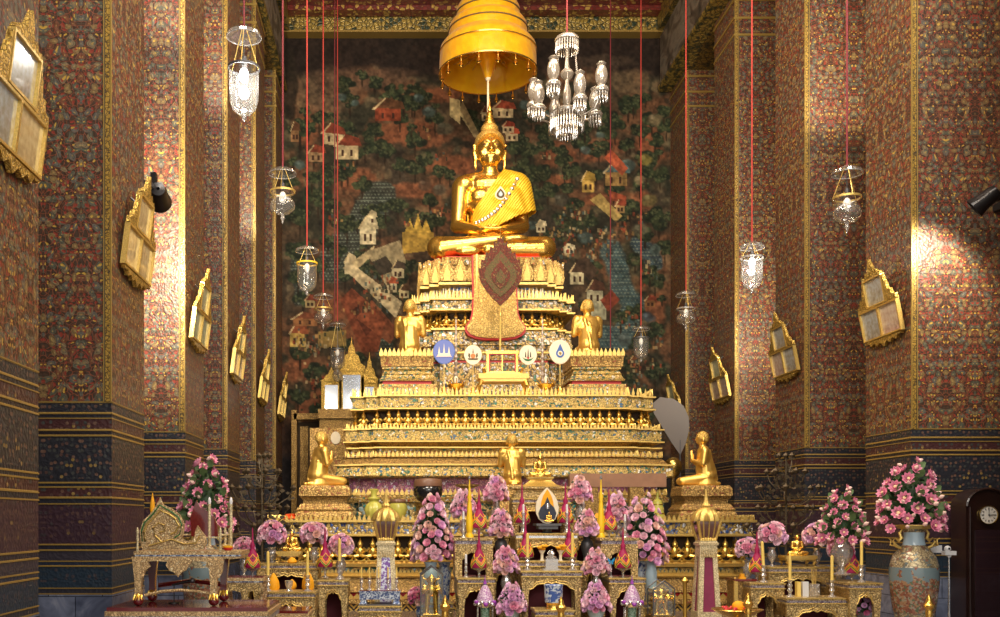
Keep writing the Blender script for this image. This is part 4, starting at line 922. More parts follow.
lamp(244, 10.9, 6.08, 'jar', 'large brightly lit bell jar lamp hanging at upper left in front of the pillars', lit=1, cord='corddark', h=.97)
lamp(282.7, 14.5, 6.06, 'onion', 'onion shaped glass lamp hanging high near the left edge of the mural', cord='corddark', rim='goldband', h=.74, R=.17)
lamp(307, 18.3, 5.84, 'jar', 'bell jar lamp with yellow rim hanging before the mural on a red cord', rim='zy', h=.86, R=.18)
lamp(323.2, 22.2, 5.98, 'onion', 'small onion glass lamp hanging low before the mural, left of the tall mirror crest', rim='goldband', h=.74, R=.19)
l5 = lamp(337.5, 25.3, 5.45, 'jar', 'dim double glass lamp hanging just above the gold mirror frames', rim='darkmetal', h=1.25, R=.19, cord='cord')
M().tube([(-.07,.0,1.25),(-.07,0,9.8)], .011, 6).build('cord', MT['corddark'], l5)
M().lathe([(.02,-.28),(.10,-.24),(.15,-.12),(.10,-.02),(.05,.02)], n=20, cap=False).build('lower_bowl', MT['glass'], l5)
lamp(847, 13.1, 5.52, 'onion', 'onion shaped glass lamp hanging at upper right beside the large patterned pillar', cord='corddark', rim='goldband', h=.80, R=.165)
lamp(752, 16.6, 5.50, 'jar', 'bell jar lamp glowing softly in front of the third right pillar', lit=1, rim='crystal', h=.80, R=.17)
lamp(686, 20.5, 5.62, 'onion', 'small onion glass lamp hanging before the rearmost right pillar', rim='crystal', h=.76, R=.18)
lamp(641, 24.3, 5.56, 'jar', 'distant bell jar lamp with pale cap hanging by the right edge of the mural', rim='darkmetal', h=.84, R=.18)
tag(M().tube([(X(610.5,25.5),25.5,15.3),(X(610.5,25.5),25.5,5.9)], .013, 6).ball((X(610.5,25.5),25.5,5.88), .04, 8, 6).build('red_rope', MT['corddark']), 'bare dark red rope hanging in front of the mural between chandelier and right lamp', 'rope')

# crystal chandelier
CH = thing('crystal_chandelier', 'crystal chandelier with frosted shades hanging right of the yellow umbrella', 'chandelier', (X(567,19), 19.0, Z(138,19)))
h0 = Z(138,19)
M().tube([(0,0,Z(32,19)-h0),(0,0,15.3-h0)], .015, 6).build('cord', MT['corddark'], CH)
zc = Z(36,19)-h0
M().lathe([(.03,zc+.05),(.16,zc),(.22,zc-.05),(.23,zc-.10),(.20,zc-.12)], n=28, lobes=14, amp=.02).build('crown', MT['chand'], CH)
def fringe(r, z, n, ln, w=.014):
    m = M()
    for j in range(n):
        a = 2*PI*j/n; m.lathe([(.002,-ln),(w,-ln*.85),(w*.9,-.01),(.004,0)], (r*math.cos(a), r*math.sin(a), z), 5)
    return m
fringe(.21, zc-.11, 26, .22).build('crown_drops', MT['chand'], CH)
M().lathe([(.035,zc-.12),(.03,zc-.4),(.05,zc-.62),(.10,zc-.66),(.13,zc-.72),(.10,zc-.80),(.04,zc-.84),(.035,zc-.9),(.075,zc-1.05),(.08,zc-1.25),(.05,zc-1.33)], n=20).build('stem', MT['chand'], CH)
zb_ = Z(113,19)-h0
M().lathe([(.02,zb_+.15),(.10,zb_+.10),(.24,zb_+.06),(.33,zb_),(.32,zb_-.04),(.20,zb_-.08),(.02,zb_-.10)], n=32, lobes=16, amp=.02).build('bowl', MT['chand'], CH)
fringe(.31, zb_-.02, 36, .34).build('bowl_drops', MT['chand'], CH); fringe(.20, zb_-.08, 24, .40).build('bowl_drops', MT['chand'], CH)
def beads(p0, p1, sag, n=22):
    m = M(); p0, p1 = Vector(p0), Vector(p1)
    for i in range(n+1):
        q = p0.lerp(p1, i/n); q.z -= sag*math.sin(PI*i/n); m.ball(q, .013, 6, 4)
    return m
for j in range(6):
    a = 2*PI*j/6+.4; beads((.17*math.cos(a), .17*math.sin(a), zc-.14), (.27*math.cos(a), .27*math.sin(a), zb_+.06), .02, 34).build('bead_chain', MT['chand'], CH)
sh = M().lathe([(.035,.0),(.055,.02),(.085,.10),(.09,.20),(.07,.30),(.05,.34),(.075,.38)], n=16, cap=False).lathe([(.10,-.10),(.11,-.06),(.09,-.02),(.04,.0)], n=16).ball((0,0,.40), (.05,.05,.02), 10, 5).mesh('hurricane_shade', MT['chand'])
frn = fringe(.085, -.10, 12, .16, .012).mesh('shade_drops', MT['chand'])
for j in range(8):
    a = 2*PI*j/8+.25; r = .68 if j % 2 else .58; zz = zb_+(.36 if j % 2 else .10)
    arm = M().tube([(.16*math.cos(a), .16*math.sin(a), zb_+.02), (.36*math.cos(a), .36*math.sin(a), zb_-.10), (.55*math.cos(a), .55*math.sin(a), zb_-.02), (r*math.cos(a), r*math.sin(a), zz-.10)], .018, 7).build('arm', MT['chand'], CH)
    hs = link('hurricane_shade', sh, arm, (r*math.cos(a), r*math.sin(a), zz)); hs.scale = (1.3,1.3,1.1); hs = link('shade_drops', frn, arm, (r*math.cos(a), r*math.sin(a), zz)); hs.scale = (1.3,1.3,1.1)
M().lathe([(.003,-.45),(.03,-.42),(.04,-.36),(.015,-.3),(.03,-.2),(.01,-.1)], (0,0,zb_), 12).build('bottom_drop', MT['chand'], CH)

# ------------------------------------------------------------------ triple picture frames on the pillars
def art(name, a, b, c):
    m, nt, bs = newmat(name); t = N(nt, 'ShaderNodeTexNoise'); t.inputs['Scale'].default_value = 14; t.inputs['Detail'].default_value = 8; L(nt, coord(nt), t.inputs['Vector'])
    sx = N(nt, 'ShaderNodeSeparateXYZ'); L(nt, N(nt, 'ShaderNodeTexCoord').outputs['Generated'], sx.inputs[0])
    f = math_(nt, 'ADD', math_(nt, 'MULTIPLY', t.outputs[0], .85), math_(nt, 'MULTIPLY', sx.outputs[2], .25))
    L(nt, ramp(nt, f, [(.25, a), (.5, b), (.75, c)]), bs.inputs['Base Color']); bs.inputs['Roughness'].default_value = .25; bs.inputs['Coat Weight'].default_value = 1; bs.inputs['Coat Roughness'].default_value = .03
    return m
ARTS = {'warm': art('reflected_gold_landscape', (.35,.25,.12), (.55,.42,.22), (.75,.62,.36)), 'green': art('pale_green_landscape', (.25,.28,.16), (.50,.55,.36), (.62,.70,.52)), 'pink': art('faded_rose_landscape', (.24,.15,.13), (.50,.38,.32), (.62,.55,.46)), 'blue': art('grey_blue_landscape', (.20,.16,.11), (.36,.35,.30), (.46,.52,.56))}
def rectframe(m, x0, x1, z0, z1, w=.024, d=.05):
    for a in ((x0-w, x1+w, z0-w, z0), (x0-w, x1+w, z1, z1+w), (x0-w, x0, z0, z1), (x1, x1+w, z0, z1)):
        m.box((a[0]+a[1])/2, 0, (a[2]+a[3])/2, a[1]-a[0], d, a[3]-a[2])
def picture_frame(x, y, z, side, label, arts, tilt=.25):
    t = thing('triple_picture_frame', label, 'picture frame', (x, y, z), 0)
    t.rotation_euler = (.13 if side < 0 else .19, 0, PI/2 if side < 0 else -PI/2)
    m = M(); rectframe(m, -.56, -.02, .04, .46); rectframe(m, .02, .56, .04, .46); rectframe(m, -.27, .27, .52, .90)
    m.box(0, .03, .25, 1.16, .02, .48).box(0, .03, .70, .60, .02, .44); m.build('frame', MT['goldband'], t)
    c = M()
    c.prism([(-.30,.93),(.30,.93),(.27,.97),(.20,.955),(.16,1.02),(.10,1.0),(.06,1.09),(0,1.20),(-.06,1.09),(-.10,1.0),(-.16,1.02),(-.20,.955),(-.27,.97)], -.02, .03)
    for s in (-1, 1): c.prism([(s*.31,.49),(s*.60,.49),(s*.58,.56),(s*.50,.57),(s*.46,.66),(s*.40,.66),(s*.37,.78),(s*.34,.80),(s*.33,.88),(s*.31,.90)], -.02, .03)
    c.prism([(-.58,.0),(.58,.0),(.54,-.03),(.44,-.02),(.38,-.08),(.28,-.04),(.20,-.10),(.10,-.05),(0,-.13),(-.10,-.05),(-.20,-.10),(-.28,-.04),(-.38,-.08),(-.44,-.02),(-.54,-.03)], -.02, .03)
    c.build('carved_crest', MT['c_frame'], t)
    for (cx, cz, w, h_), k_ in zip(((-.29,.25,.54,.42), (.29,.25,.54,.42), (0,.71,.54,.38)), arts):
        M().box(cx, .012, cz, w, .012, h_).build('picture', ARTS[k_], t)
    M().tube([(0,.04,.80),(0,.22,.95)], .012, 6).build('hanging_wire', MT['black'], t)
    return t
o_ = .06
picture_frame(NW+o_, 8.10, 4.63, -1, 'gilt triple picture frame high at the left edge, nearest and largest', ('blue','warm','blue'))
picture_frame(NW+o_, 11.92, 4.59, -1, 'gilt triple frame of pictures tinted with gold reflection beside the black spotlight on the left', ('warm','warm','warm'))  # gold-yellow reflection is put into these picture colours
picture_frame(NW+o_, 15.62, 4.42, -1, 'gilt triple frame on the left row, third from the front', ('green','green','green'))
picture_frame(NW+o_, 19.25, 4.42, -1, 'narrow looking gilt triple frame on the left row, fourth from the front', ('pink','pink','green'))
picture_frame(NW+o_, 22.9, 4.40, -1, 'distant gilt triple frame on the left row, next to last', ('green','green','green'))
picture_frame(NW+o_, 26.45, 4.40, -1, 'farthest gilt triple frame on the left by the mural corner', ('green','green','green'))
picture_frame(NE-o_, 15.10, 4.44, 1, 'gilt triple frame of city views on the big right pillar', ('blue','pink','blue'))
picture_frame(NE-o_, 18.90, 4.42, 1, 'gilt triple frame on the second right pillar with framed prints', ('pink','blue','blue'))
picture_frame(NE-o_, 22.7, 4.42, 1, 'gilt triple frame with pale green panels on the third right pillar', ('pink','pink','green'))
picture_frame(NE-o_, 26.45, 4.35, 1, 'small far gilt triple frame with green panels beside the pedestal at right', ('green','green','green'))

# black spotlights clamped behind the pillars
def spotfix(p, target, label):
    t = thing('black_spotlight', label, 'spotlight', p)
    d = (Vector(target)-Vector(p)).normalized()
    m = M().lathe([(.02,-.20),(.09,-.19),(.11,-.12),(.12,.04),(.155,.16),(.15,.17),(.11,.05),(.02,.04)], n=24, cap=False)
    o = m.build('lamp_hood', MT['black'], t); o.rotation_euler = d.to_track_quat('Z', 'Y').to_euler()
    return t
a = spotfix((X(159,12.85), 12.85, 5.85), (-3.45,14.9,5.5), 'black spotlight on a bracket behind the second left pillar')
M().box(-.12,-.20,.06,.20,.30,.06).tube([(-.05,-.1,.08),(0,0,0)], .03, 8).box(-.05,-.06,.16,.07,.10,.22).build('bracket', MT['black'], a)
a = spotfix((X(985,13.95), 13.95, Z(200,13.95)), (7.55,14.4,5.6), 'black spotlight jutting in at the right edge of the picture')
M().box(.26,.0,.02,.40,.07,.07).box(.42,.20,.02,.08,.50,.10).build('bracket', MT['black'], a)

# ------------------------------------------------------------------ doorway, screens and mirrors at the back left
o = struct(M().box(X(294,26.6), 26.75, 2.3, .14, .3, 4.6).box(X(322,26.6), 26.75, 4.45-.07+.05, 1.5, .3, .16).build('door_1', MT['c_dark']))
M().box(X(320,26.9), 27.05, 2.2, 1.5, .12, 4.2).build('door_dark_fill', MT['dark'], o)  # dark box stands in for the unlit interior of the doorway
M().box(X(303,26.6), 26.94, 3.4, .22, .06, 1.6).build('gilded_figure_panel', MT['c_dark'], o)
D = 25.6
t = thing('gilt_mirror_cabinet', 'row of gilt carved mirror frames with spired crests above the back left doorway', 'mirror', (X(345,D), D, 0))
zb = Z(419,D)
M().box(0,0,zb+.12,1.35,.4,.24).box(0,.05,zb/2,1.3,.3,zb).build('cabinet_base', MT['c_dark'], t)
def mir(px0, px1, py0, py1, top, name='mirror_frame'):
    x0, x1 = X(px0,D)-X(345,D), X(px1,D)-X(345,D); z1, z0_ = Z(py0,D), Z(py1,D); m = M(); rectframe(m, x0, x1, z0_, z1, .09, .12)
    cx = (x0+x1)/2; w = (x1-x0)/2+.09; zt = Z(top,D); H = zt-z1
    m.prism([(cx-w,z1+.08),(cx+w,z1+.08),(cx+w*1.1,z1+H*.22),(cx+w*.75,z1+H*.30),(cx+w*.55,z1+H*.50),(cx+w*.30,z1+H*.56),(cx+w*.22,z1+H*.72),(cx+w*.08,z1+H*.80),(cx,zt),(cx-w*.08,z1+H*.80),(cx-w*.22,z1+H*.72),(cx-w*.30,z1+H*.56),(cx-w*.55,z1+H*.50),(cx-w*.75,z1+H*.30),(cx-w*1.1,z1+H*.22)], -.06, .06)
    f_ = m.build(name, MT['c_frame'], t); M().box(cx, -.01, (z0_+z1)/2, x1-x0, .03, z1-z0_).build('mirror_glass', MT['mirrorg'], f_)
mir(325,338,385,413,366); mir(343,360.5,375,413,337); mir(365,374,387,413,352)
t = thing('embroidered_screen', 'gold patterned standing screen with a pale oval and dark roundels behind the left disciple', 'screen', (X(330,22.5), 22.5, 0))
M().box(0,0,Z(428,22.5)/2,.9,.06,Z(428,22.5)).build('panel', MT['c_ped'], t)
ov = M().lathe([(.11,0),(.11,.02)], n=20).build('pale_oval', MT['cream'], t); ov.rotation_euler = (PI/2,0,0)
ov.location = (.13,-.03,Z(438,22.5)); ov.scale = (1,1.3,1)
for dx in (-.05,.29):
    r_ = M().lathe([(.13,0),(.13,.02)], n=20).lathe([(.16,0),(.16,.012)], n=20).build('roundel', MT['c_dark'], t); r_.rotation_euler = (PI/2,0,0); r_.location = (dx,-.03,Z(452,22.5))
D = 22.8
t = thing('grey_silk_fan', 'large grey silk fan on a thin pole leaning beside the right end of the pedestal', 'ceremonial fan', (X(680,D), D, 1.70), 0)
pts = [(0,0),(.12,.25),(.20,.55),(.20,.85),(.08,1.12),(-.15,1.28),(-.45,1.32),(-.62,1.18),(-.60,.95),(-.45,.70),(-.22,.32)]
M().prism([(x_, z_+Z(455,D)-1.70) for x_, z_ in pts], -.015, .015).build('silk_leaf', MT['grey'], t)
M().tube([(0,0,0),(0,0,Z(440,D)-1.7)], .02, 6).build('pole', MT['darkmetal'], t)
M().lathe([(.16,0),(.15,.04),(.03,.10),(.02,.3)], n=16).build('foot', MT['goldband'], t)
t = thing('bronze_head_gong', 'dull bronze rounded vessel glimpsed behind the right end of the pedestal', 'vessel', (X(673,22.3), 22.3, 1.70))
zz = Z(478,22.3)-1.7
M().lathe([(.10,0),(.10,.03),(.04,.06),(.04,zz)], n=14).build('stand', MT['c_dark'], t)
M().lathe([(.04,zz),(.14,zz+.08),(.20,zz+.22),(.18,zz+.36),(.10,zz+.44),(.02,zz+.47)], n=22).build('vessel', MT['brass'], t)
# bronze lotus trees
def lotus_tree(px, D, label, seed):
    r = random.Random(seed); t = thing('bronze_lotus_tree', label, 'ornament', (X(px,D), D, 0))
    top = Z(458,D)
    M().lathe([(.22,0),(.20,.05),(.06,.12),(.035,.5),(.025,.6),(.02,top-.3),(.010,top)], n=12).build('trunk', MT['bronze'], t)
    lf = M()
    for lev, (zz, R_) in enumerate(((top-.08,.12),(top-.35,.30),(top-.62,.52),(top-.95,.45),(top-1.25,.62),(top-1.55,.55))):
        br = M()
        for j in range(6 if lev else 3):
            a = 2*PI*j/6+lev*.6+r.random()*.3; x, y = math.cos(a), math.sin(a); e = (x*R_, y*R_, zz+.10)
            br.tube([(0,0,zz-.15),(x*R_*.5,y*R_*.5,zz-.16),(x*R_*.85,y*R_*.85,zz-.04),e], .010, 5)
            br.lathe([(.005,-.03),(.035,.0),(.045,.03),(.02,.06),(.004,.08)], e, 8, lobes=4, amp=.2)
            for q in range(4):
                b_ = a+r.uniform(-.5,.5); d = R_*r.uniform(.35,1.05); c = (d*math.cos(b_), d*math.sin(b_), zz+r.uniform(-.15,.08)); s_ = r.uniform(.03,.055)
                br.prism([(c[0]-s_,c[2]),(c[0],c[2]-s_*.7),(c[0]+s_,c[2]),(c[0],c[2]+s_*.7)], c[1]-.004, c[1]+.004)
        br.build('branch_tier', MT['bronze'], t)
lotus_tree(262, 16.7, 'slender dark bronze lotus tree ornament behind the left tables', 1)
lotus_tree(786, 16.7, 'slender dark bronze lotus tree ornament against the right pillars', 2)

# ------------------------------------------------------------------ things on the upper platform
D = 20.35; ZP = 4.19
def fan(px, py, r_px, mat, label, edge, crest):
    t = thing('round_silk_fan', label, 'ceremonial fan', (X(px,D), D, ZP)); k = D/1000; zc = Z(py,D)-ZP; r = r_px*k
    pts = [(r*math.sin(a)*(1-.10*math.cos(a)*-1 if math.cos(a) < 0 else 1), zc+r*1.12*math.cos(a)) for a in [2*PI*i/32 for i in range(32)]]
    M().prism(pts, -.012, .012).build('fan_leaf', MT[mat], t)
    M().prism([(x*1.05, zc+(z-zc)*1.05) for x, z in pts], -.006, .016).build('fan_border', MT[edge], t)
    c = M(); crest(c, zc, r); 
    M().tube([(0,0,.16),(0,0,zc-r*1.0)], .010, 6).build('handle', MT['goldband'], t)
    M().lathe([(.10,0),(.11,.02),(.09,.05),(.04,.10),(.05,.14),(.02,.20)], n=6).build('foot', MT['gold'], t)
    return t
def cr_pagoda(c, zc, r): pass
t = fan(444, 352, 10.6, 'bluesilk', 'blue round silk fan with white pagoda crest, leftmost of four on the pedestal', 'blueprint', cr_pagoda)
zc = Z(352,D)-ZP
m = M()
for dx, h_ in ((-.10,.11),(0,.17),(.10,.11)): m.prism([(dx-.022,zc-.03),(dx+.022,zc-.03),(dx+.010,zc+h_*.4),(dx,zc+h_),(dx-.010,zc+h_*.4)], -.022, -.012)
m.prism([(-.14,zc-.07),(.14,zc-.07),(.11,zc-.03),(-.11,zc-.03)], -.022, -.012); m.build('pagoda_crest', MT['cream'], t)
M().prism([(-.16,zc-.10),(.16,zc-.10),(.13,zc-.07),(-.13,zc-.07)], -.022, -.012).build('pink_scroll', MT['peach'], t)
def crest(t, py, kind):
    zc = Z(py,D)-ZP; m = M()
    if kind == 'royal':
        m.prism([(-.015,zc+.04),(.015,zc+.04),(.006,zc+.10),(0,zc+.14),(-.006,zc+.10)], -.02,-.012); m.lathe([(.035,0),(.035,.006)], n=12)
        m2 = M().prism([(.05*math.cos(a), zc-.02+.05*math.sin(a)) for a in [2*PI*i/14 for i in range(14)]], -.02, -.012); m2.build('crest_shield', MT['zo'], t)
        m3 = M()
        for s in (-1, 1): m3.prism([(s*.07,zc-.07),(s*.10,zc-.02),(s*.09,zc+.04),(s*.06,zc+.02),(s*.06,zc-.04)], -.02,-.012)
        m3.build('crest_sides', MT['fangreen'], t); M().prism([(-.015,zc+.04),(.015,zc+.04),(.006,zc+.10),(0,zc+.14),(-.006,zc+.10)], -.02,-.012).build('crest_spire', MT['dark'], t)
        M().prism([(-.09,zc-.10),(.09,zc-.10),(.11,zc-.07),(-.11,zc-.07)], -.02,-.012).build('crest_ribbon', MT['fangreen'], t)
    elif kind == 'anchor':
        for dx, h_ in ((-.05,.07),(0,.14),(.05,.07)): M().prism([(dx-.014,zc-.05),(dx+.014,zc-.05),(dx+.008,zc+h_*.5),(dx,zc+h_),(dx-.008,zc+h_*.5)], -.02,-.012).build('crest_spire', MT['dark'], t)
        M().prism([(-.12,zc-.04),(-.07,zc-.075),(0,zc-.09),(.07,zc-.075),(.12,zc-.04),(.06,zc-.115),(0,zc-.13),(-.06,zc-.115)], -.02,-.012).build('crest_ribbon', MT['zg'], t)
        M().prism([(-.03,zc-.05),(.03,zc-.05),(0,zc-.10)], -.024,-.012).build('crest_shield', MT['redpaint'], t)
    else:
        n = 24; pts = [(.085*math.sin(a), zc-.02-.08*math.cos(a)) for a in [2*PI*i/n for i in range(n)]]
        pts = [(x, z) if z < zc+.02 else (x*.55, z+.10*(z-zc+.0)/.06*.8) for x, z in pts]
        M().prism([(0,zc+.17)]+[(.085*math.sin(a), zc-.03-.085*math.cos(a)) for a in [PI*.72-i*PI*1.44/18 for i in range(19)]], -.02,-.012).build('drop_crest', MT['blueprint'], t)
        M().prism([(.05*math.cos(a), zc-.03+.05*math.sin(a)) for a in [2*PI*i/18 for i in range(18)]], -.026,-.012).build('crest_ring', MT['cream'], t)
        M().prism([(.028*math.cos(a), zc-.03+.028*math.sin(a)) for a in [2*PI*i/18 for i in range(18)]], -.03,-.012).build('crest_heart', MT['c_dark'], t)
t = fan(473, 355, 8.8, 'cream', 'cream round fan with small royal crest left of the model throne', 'c_fine', cr_pagoda); crest(t, 355, 'royal')
t = fan(528, 355, 8.8, 'cream', 'cream round fan with three spires and green ribbon right of the model throne', 'c_fine', cr_pagoda); crest(t, 355, 'anchor')
t = fan(560, 352, 10.4, 'cream', 'cream round fan with blue drop crest, rightmost of four on the pedestal', 'cream', cr_pagoda); crest(t, 352, 'drop')
# model throne
t = thing('miniature_throne', 'small open golden throne frame below the leaf shaped fan', 'throne', (X(502.5,20.5), 20.5, ZP)); k = .0205
zt = Z(376,20.5)-ZP; z1 = Z(352,20.5)-ZP
M().box(0,0,zt-.03,1.02,.5,.10).box(0,0,zt-.11,.94,.46,.06).build('platform', MT['goldband'], t)
for sx in (-1, 1):
    for sy in (-1, 1): M().tube([(sx*.44,sy*.20,zt-.12),(sx*.49,sy*.22,zt-.22),(sx*.46,sy*.22,.02)], [.05,.045,.03], 8).ball((sx*.48,sy*.23,.03), (.06,.06,.03), 8, 5).build('leg', MT['gold'], t)
m = M()
for sx in (-1, 1): m.box(sx*.30,.05,(zt+z1)/2,.045,.06,z1-zt)
m.box(0,.05,z1,.68,.08,.06).box(0,.05,zt+.08,.6,.05,.04).box(0,.05,(zt+z1)/2,.02,.03,z1-zt).box(0,.05,zt+.03,.7,.3,.06); m.build('back_frame', MT['gold'], t)
m = M()
for sx in (-1, 1): m.box(sx*.265,.04,(zt+z1)/2+.03,.02,.04,z1-zt-.1)
m.box(0,.04,z1-.04,.54,.03,.02); m.build('red_lining', MT['redpaint'], t)
for sx in (-1, 1): M().tube([(sx*.36,-.05,zt+.02),(sx*.40,-.1,zt+.14),(sx*.34,-.08,zt+.18)], [.04,.03,.02], 8).build('arm_scroll', MT['gold'], t)

# beaded columns and brass lamps
for px, lab in ((456, 'left'), (542.5, 'right')):
    t = thing('beaded_column', 'slim silver and gold beaded column on the %s of the model throne' % lab, 'ornament', (X(px,21.0), 21.0, ZP)); H = Z(318,21)-ZP
    prof = []
    for i in range(14):
        z = H*i/14; r = .07-.004*i; prof += [(r*.5, z), (r, z+.03), (r, z+H/28), (r*.5, z+H/20)]
    prof += [(.01,H)]
    M().lathe(prof, n=12).build('shaft', plain('pearl_glass', (.55,.48,.42), .25, .3, noise=.3, ns=30), t)
    M().lathe([(.18,0),(.18,.04),(.10,.08),(.06,.12)], n=14).build('foot', MT['gold'], t)
for px, lab in ((456, 'left'), (546, 'right')):
    t = thing('brass_incense_lamp', 'small brass footed lamp in front of the %s beaded column' % lab, 'lamp', (X(px,20.5), 20.5, ZP))
    M().lathe([(.16,0),(.15,.03),(.05,.07),(.04,.14),(.15,.20),(.18,.26),(.15,.28),(.06,.25)], n=20).build('bowl', MT['brass'], t)
    m = M()
    for j in range(8):
        a = 2*PI*j/8; m.tube([(.14*math.cos(a),.14*math.sin(a),.24),(.20*math.cos(a),.20*math.sin(a),.32),(.15*math.cos(a),.15*math.sin(a),.37)], .012, 5)
    m.build('curled_arms', MT['gold'], t); M().lathe([(.03,.26),(.045,.40),(.02,.44)], n=10).build('glass_cup', MT['cream'], t)

# ------------------------------------------------------------------ objects on the lower ledge (top at z 1.69)
ZL = 1.70
t = thing('black_alms_bowl', 'big black lacquer alms bowl with brown lid on a wooden stand', 'bowl', (X(428,18.85), 18.85, ZL)); zz = Z(503,18.85)-ZL; k = .01885
M().lathe([(.30,0),(.28,.04),(.22,.08),(.24,zz-.06),(.30,zz)], n=28).build('stand', MT['c_dark'], t)
M().lathe([(.10,zz),(.20,zz+.05),(.27,zz+.15),(.285,zz+.24),(.265,zz+.31),(.26,zz+.315)], n=32).build('bowl_body', MT['bowl'], t)
M().lathe([(.27,zz+.31),(.275,zz+.33),(.255,zz+.43),(.245,zz+.45),(.02,zz+.47)], n=32).build('lid', MT['bowlband'], t)
t = thing('melon_jar', 'yellow green melon shaped glazed jar on the ledge behind the left lantern post', 'jar', (X(374,18.9), 18.9, ZL))
M().lathe([(.09,0),(.15,.06),(.175,.16),(.15,.26),(.09,.32),(.07,.34)], n=40, lobes=12, amp=.05).build('body', MT['ygreen'], t)
M().lathe([(.07,.33),(.12,.38),(.12,.40),(.06,.42),(.05,.48),(.09,.56),(.07,.57)], n=20).build('neck', MT['ygreen'], t)
t = thing('melon_jar', 'squat yellow green glazed jar peeking out right of the left lantern post top', 'jar', (X(398,18.9), 18.9, ZL))
M().lathe([(.08,0),(.14,.06),(.18,.18),(.16,.28),(.13,.30)], n=24).build('body', MT['ygreen'], t)
M().lathe([(.13,.30),(.15,.33),(.14,.37),(.10,.38)], n=24).build('rim', MT['bowlband'], t)
t = thing('timber_beam', 'long plain brown timber beam lying across the ledge at right of centre', 'beam', (X(617,18.75), 18.75, 0)); zz = Z(487,18.75)
M().box(0,0,zz+.125,1.80,.20,.25).build('beam', MT['wood'], t)
for sx in (-.5, .35): M().box(sx,0,(ZL+zz)/2-.01+.005,.26,.18,zz-ZL).build('support_block', MT['c_dark'], t)
t = thing('brass_bell', 'dull brass temple bell on the ledge right of the big rose bouquet', 'bell', (X(657.5,18.8), 18.8, ZL))
M().lathe([(.14,0),(.15,.03),(.12,.12),(.10,.26),(.085,.34),(.03,.38),(.02,.44),(.03,.47),(.01,.55)], n=24).build('bell_body', MT['ygreen'], t)
cyl = M(); cyl_ring(cyl, .125, .10, .012); cyl_ring(cyl, .10, .27, .008); cyl.build('raised_bands', MT['brass'], t)
t = thing('yellow_gourd', 'round yellowish gourd jar beside the brass bell', 'jar', (X(650,18.95), 18.95, ZL))
M().lathe([(.06,0),(.14,.08),(.15,.2),(.09,.30),(.05,.32)], n=20).build('body', MT['ygreen'], t)
tag(M().lathe([(.16,0),(.17,.02),(.10,.05),(.12,.09),(.03,.10)], (X(291,18.7),18.75,ZL), 16, lobes=5, amp=.2).build('folded_orange_cloth', MT['orange']), 'small folded orange cloth on the left end of the ledge', 'cloth')
t = thing('black_leaf_stand', 'small dark tray on a foot behind the yellow spire', 'tray', (X(467,18.9), 18.9, ZL)); zz = Z(486,18.9)-ZL
M().lathe([(.12,0),(.03,.05),(.03,zz-.06),(.14,zz-.03),(.22,zz),(.22,zz+.03),(.16,zz+.02)], n=20).build('tray', MT['c_dark'], t)

# ------------------------------------------------------------------ flowers
def petal(m, base, out, up, L_, w, curl):
    side = out.cross(up).normalized(); rows = []
    for i in range(4):
        t = i/3; c = base+out*(L_*t*(1-.25*curl*t))+up*(L_*curl*t*t); ww = w*math.sin(PI*(.18+.74*t))
        rows.append([c-side*ww+up*.12*w, c, c+side*ww+up*.12*w])
    vs = [tuple(p) for r in rows for p in r]; fs = []
    for i in range(3):
        for j in range(2): a = i*3+j; fs.append((a, a+1, a+4, a+3))
    m.add(vs, fs)
def rose(name, mat):
    m = M(); up = Vector((0,0,1)); m.ball((0,0,.008), (.013,.013,.020), 8, 6)
    for lay, (n, r0, L_, w, tilt) in enumerate(((4,.006,.030,.022,1.25),(5,.012,.036,.027,1.0),(6,.016,.044,.032,.7),(7,.016,.050,.034,.35))):
        for j in range(n):
            a = 2*PI*j/n+lay*.5; o = Vector((math.cos(a), math.sin(a), 0)); d = (o*math.cos(tilt)+up*math.sin(tilt)).normalized(); u2 = (up*math.cos(tilt)-o*math.sin(tilt)).normalized()
            petal(m, o*r0+up*.0, d, u2, L_, w, .35)
    me = m.mesh(name, MT[mat], 80); return me
def lotusm(name, mat):
    m = M(); up = Vector((0,0,1))
    for lay, (n, L_, w, tilt) in enumerate(((9,.085,.026,.20),(8,.070,.024,.55),(7,.050,.020,.95))):
        for j in range(n):
            a = 2*PI*j/n+lay*.35; o = Vector((math.cos(a), math.sin(a), 0)); d = (o*math.cos(tilt)+up*math.sin(tilt)).normalized(); u2 = (up*math.cos(tilt)-o*math.sin(tilt)).normalized()
            petal(m, o*.012, d, u2, L_, w, .3)
    me = m.mesh(name, MT[mat], 80)
    c = M().ball((0,0,.022), (.024,.024,.016), 8, 5); off = len(me.vertices)
    return me, c.mesh('flower_heart', MT['lotusc'])
ROSE = {k_: rose('rose', k_) for k_ in ('pink','ppink','peach','lilac','hot')}
LOT = lotusm('lotus_bloom', 'lotus'); BUD = M().lathe([(.006,-.02),(.022,.0),(.026,.02),(.016,.045),(.003,.06)], n=8).mesh('bud', MT['peach'])
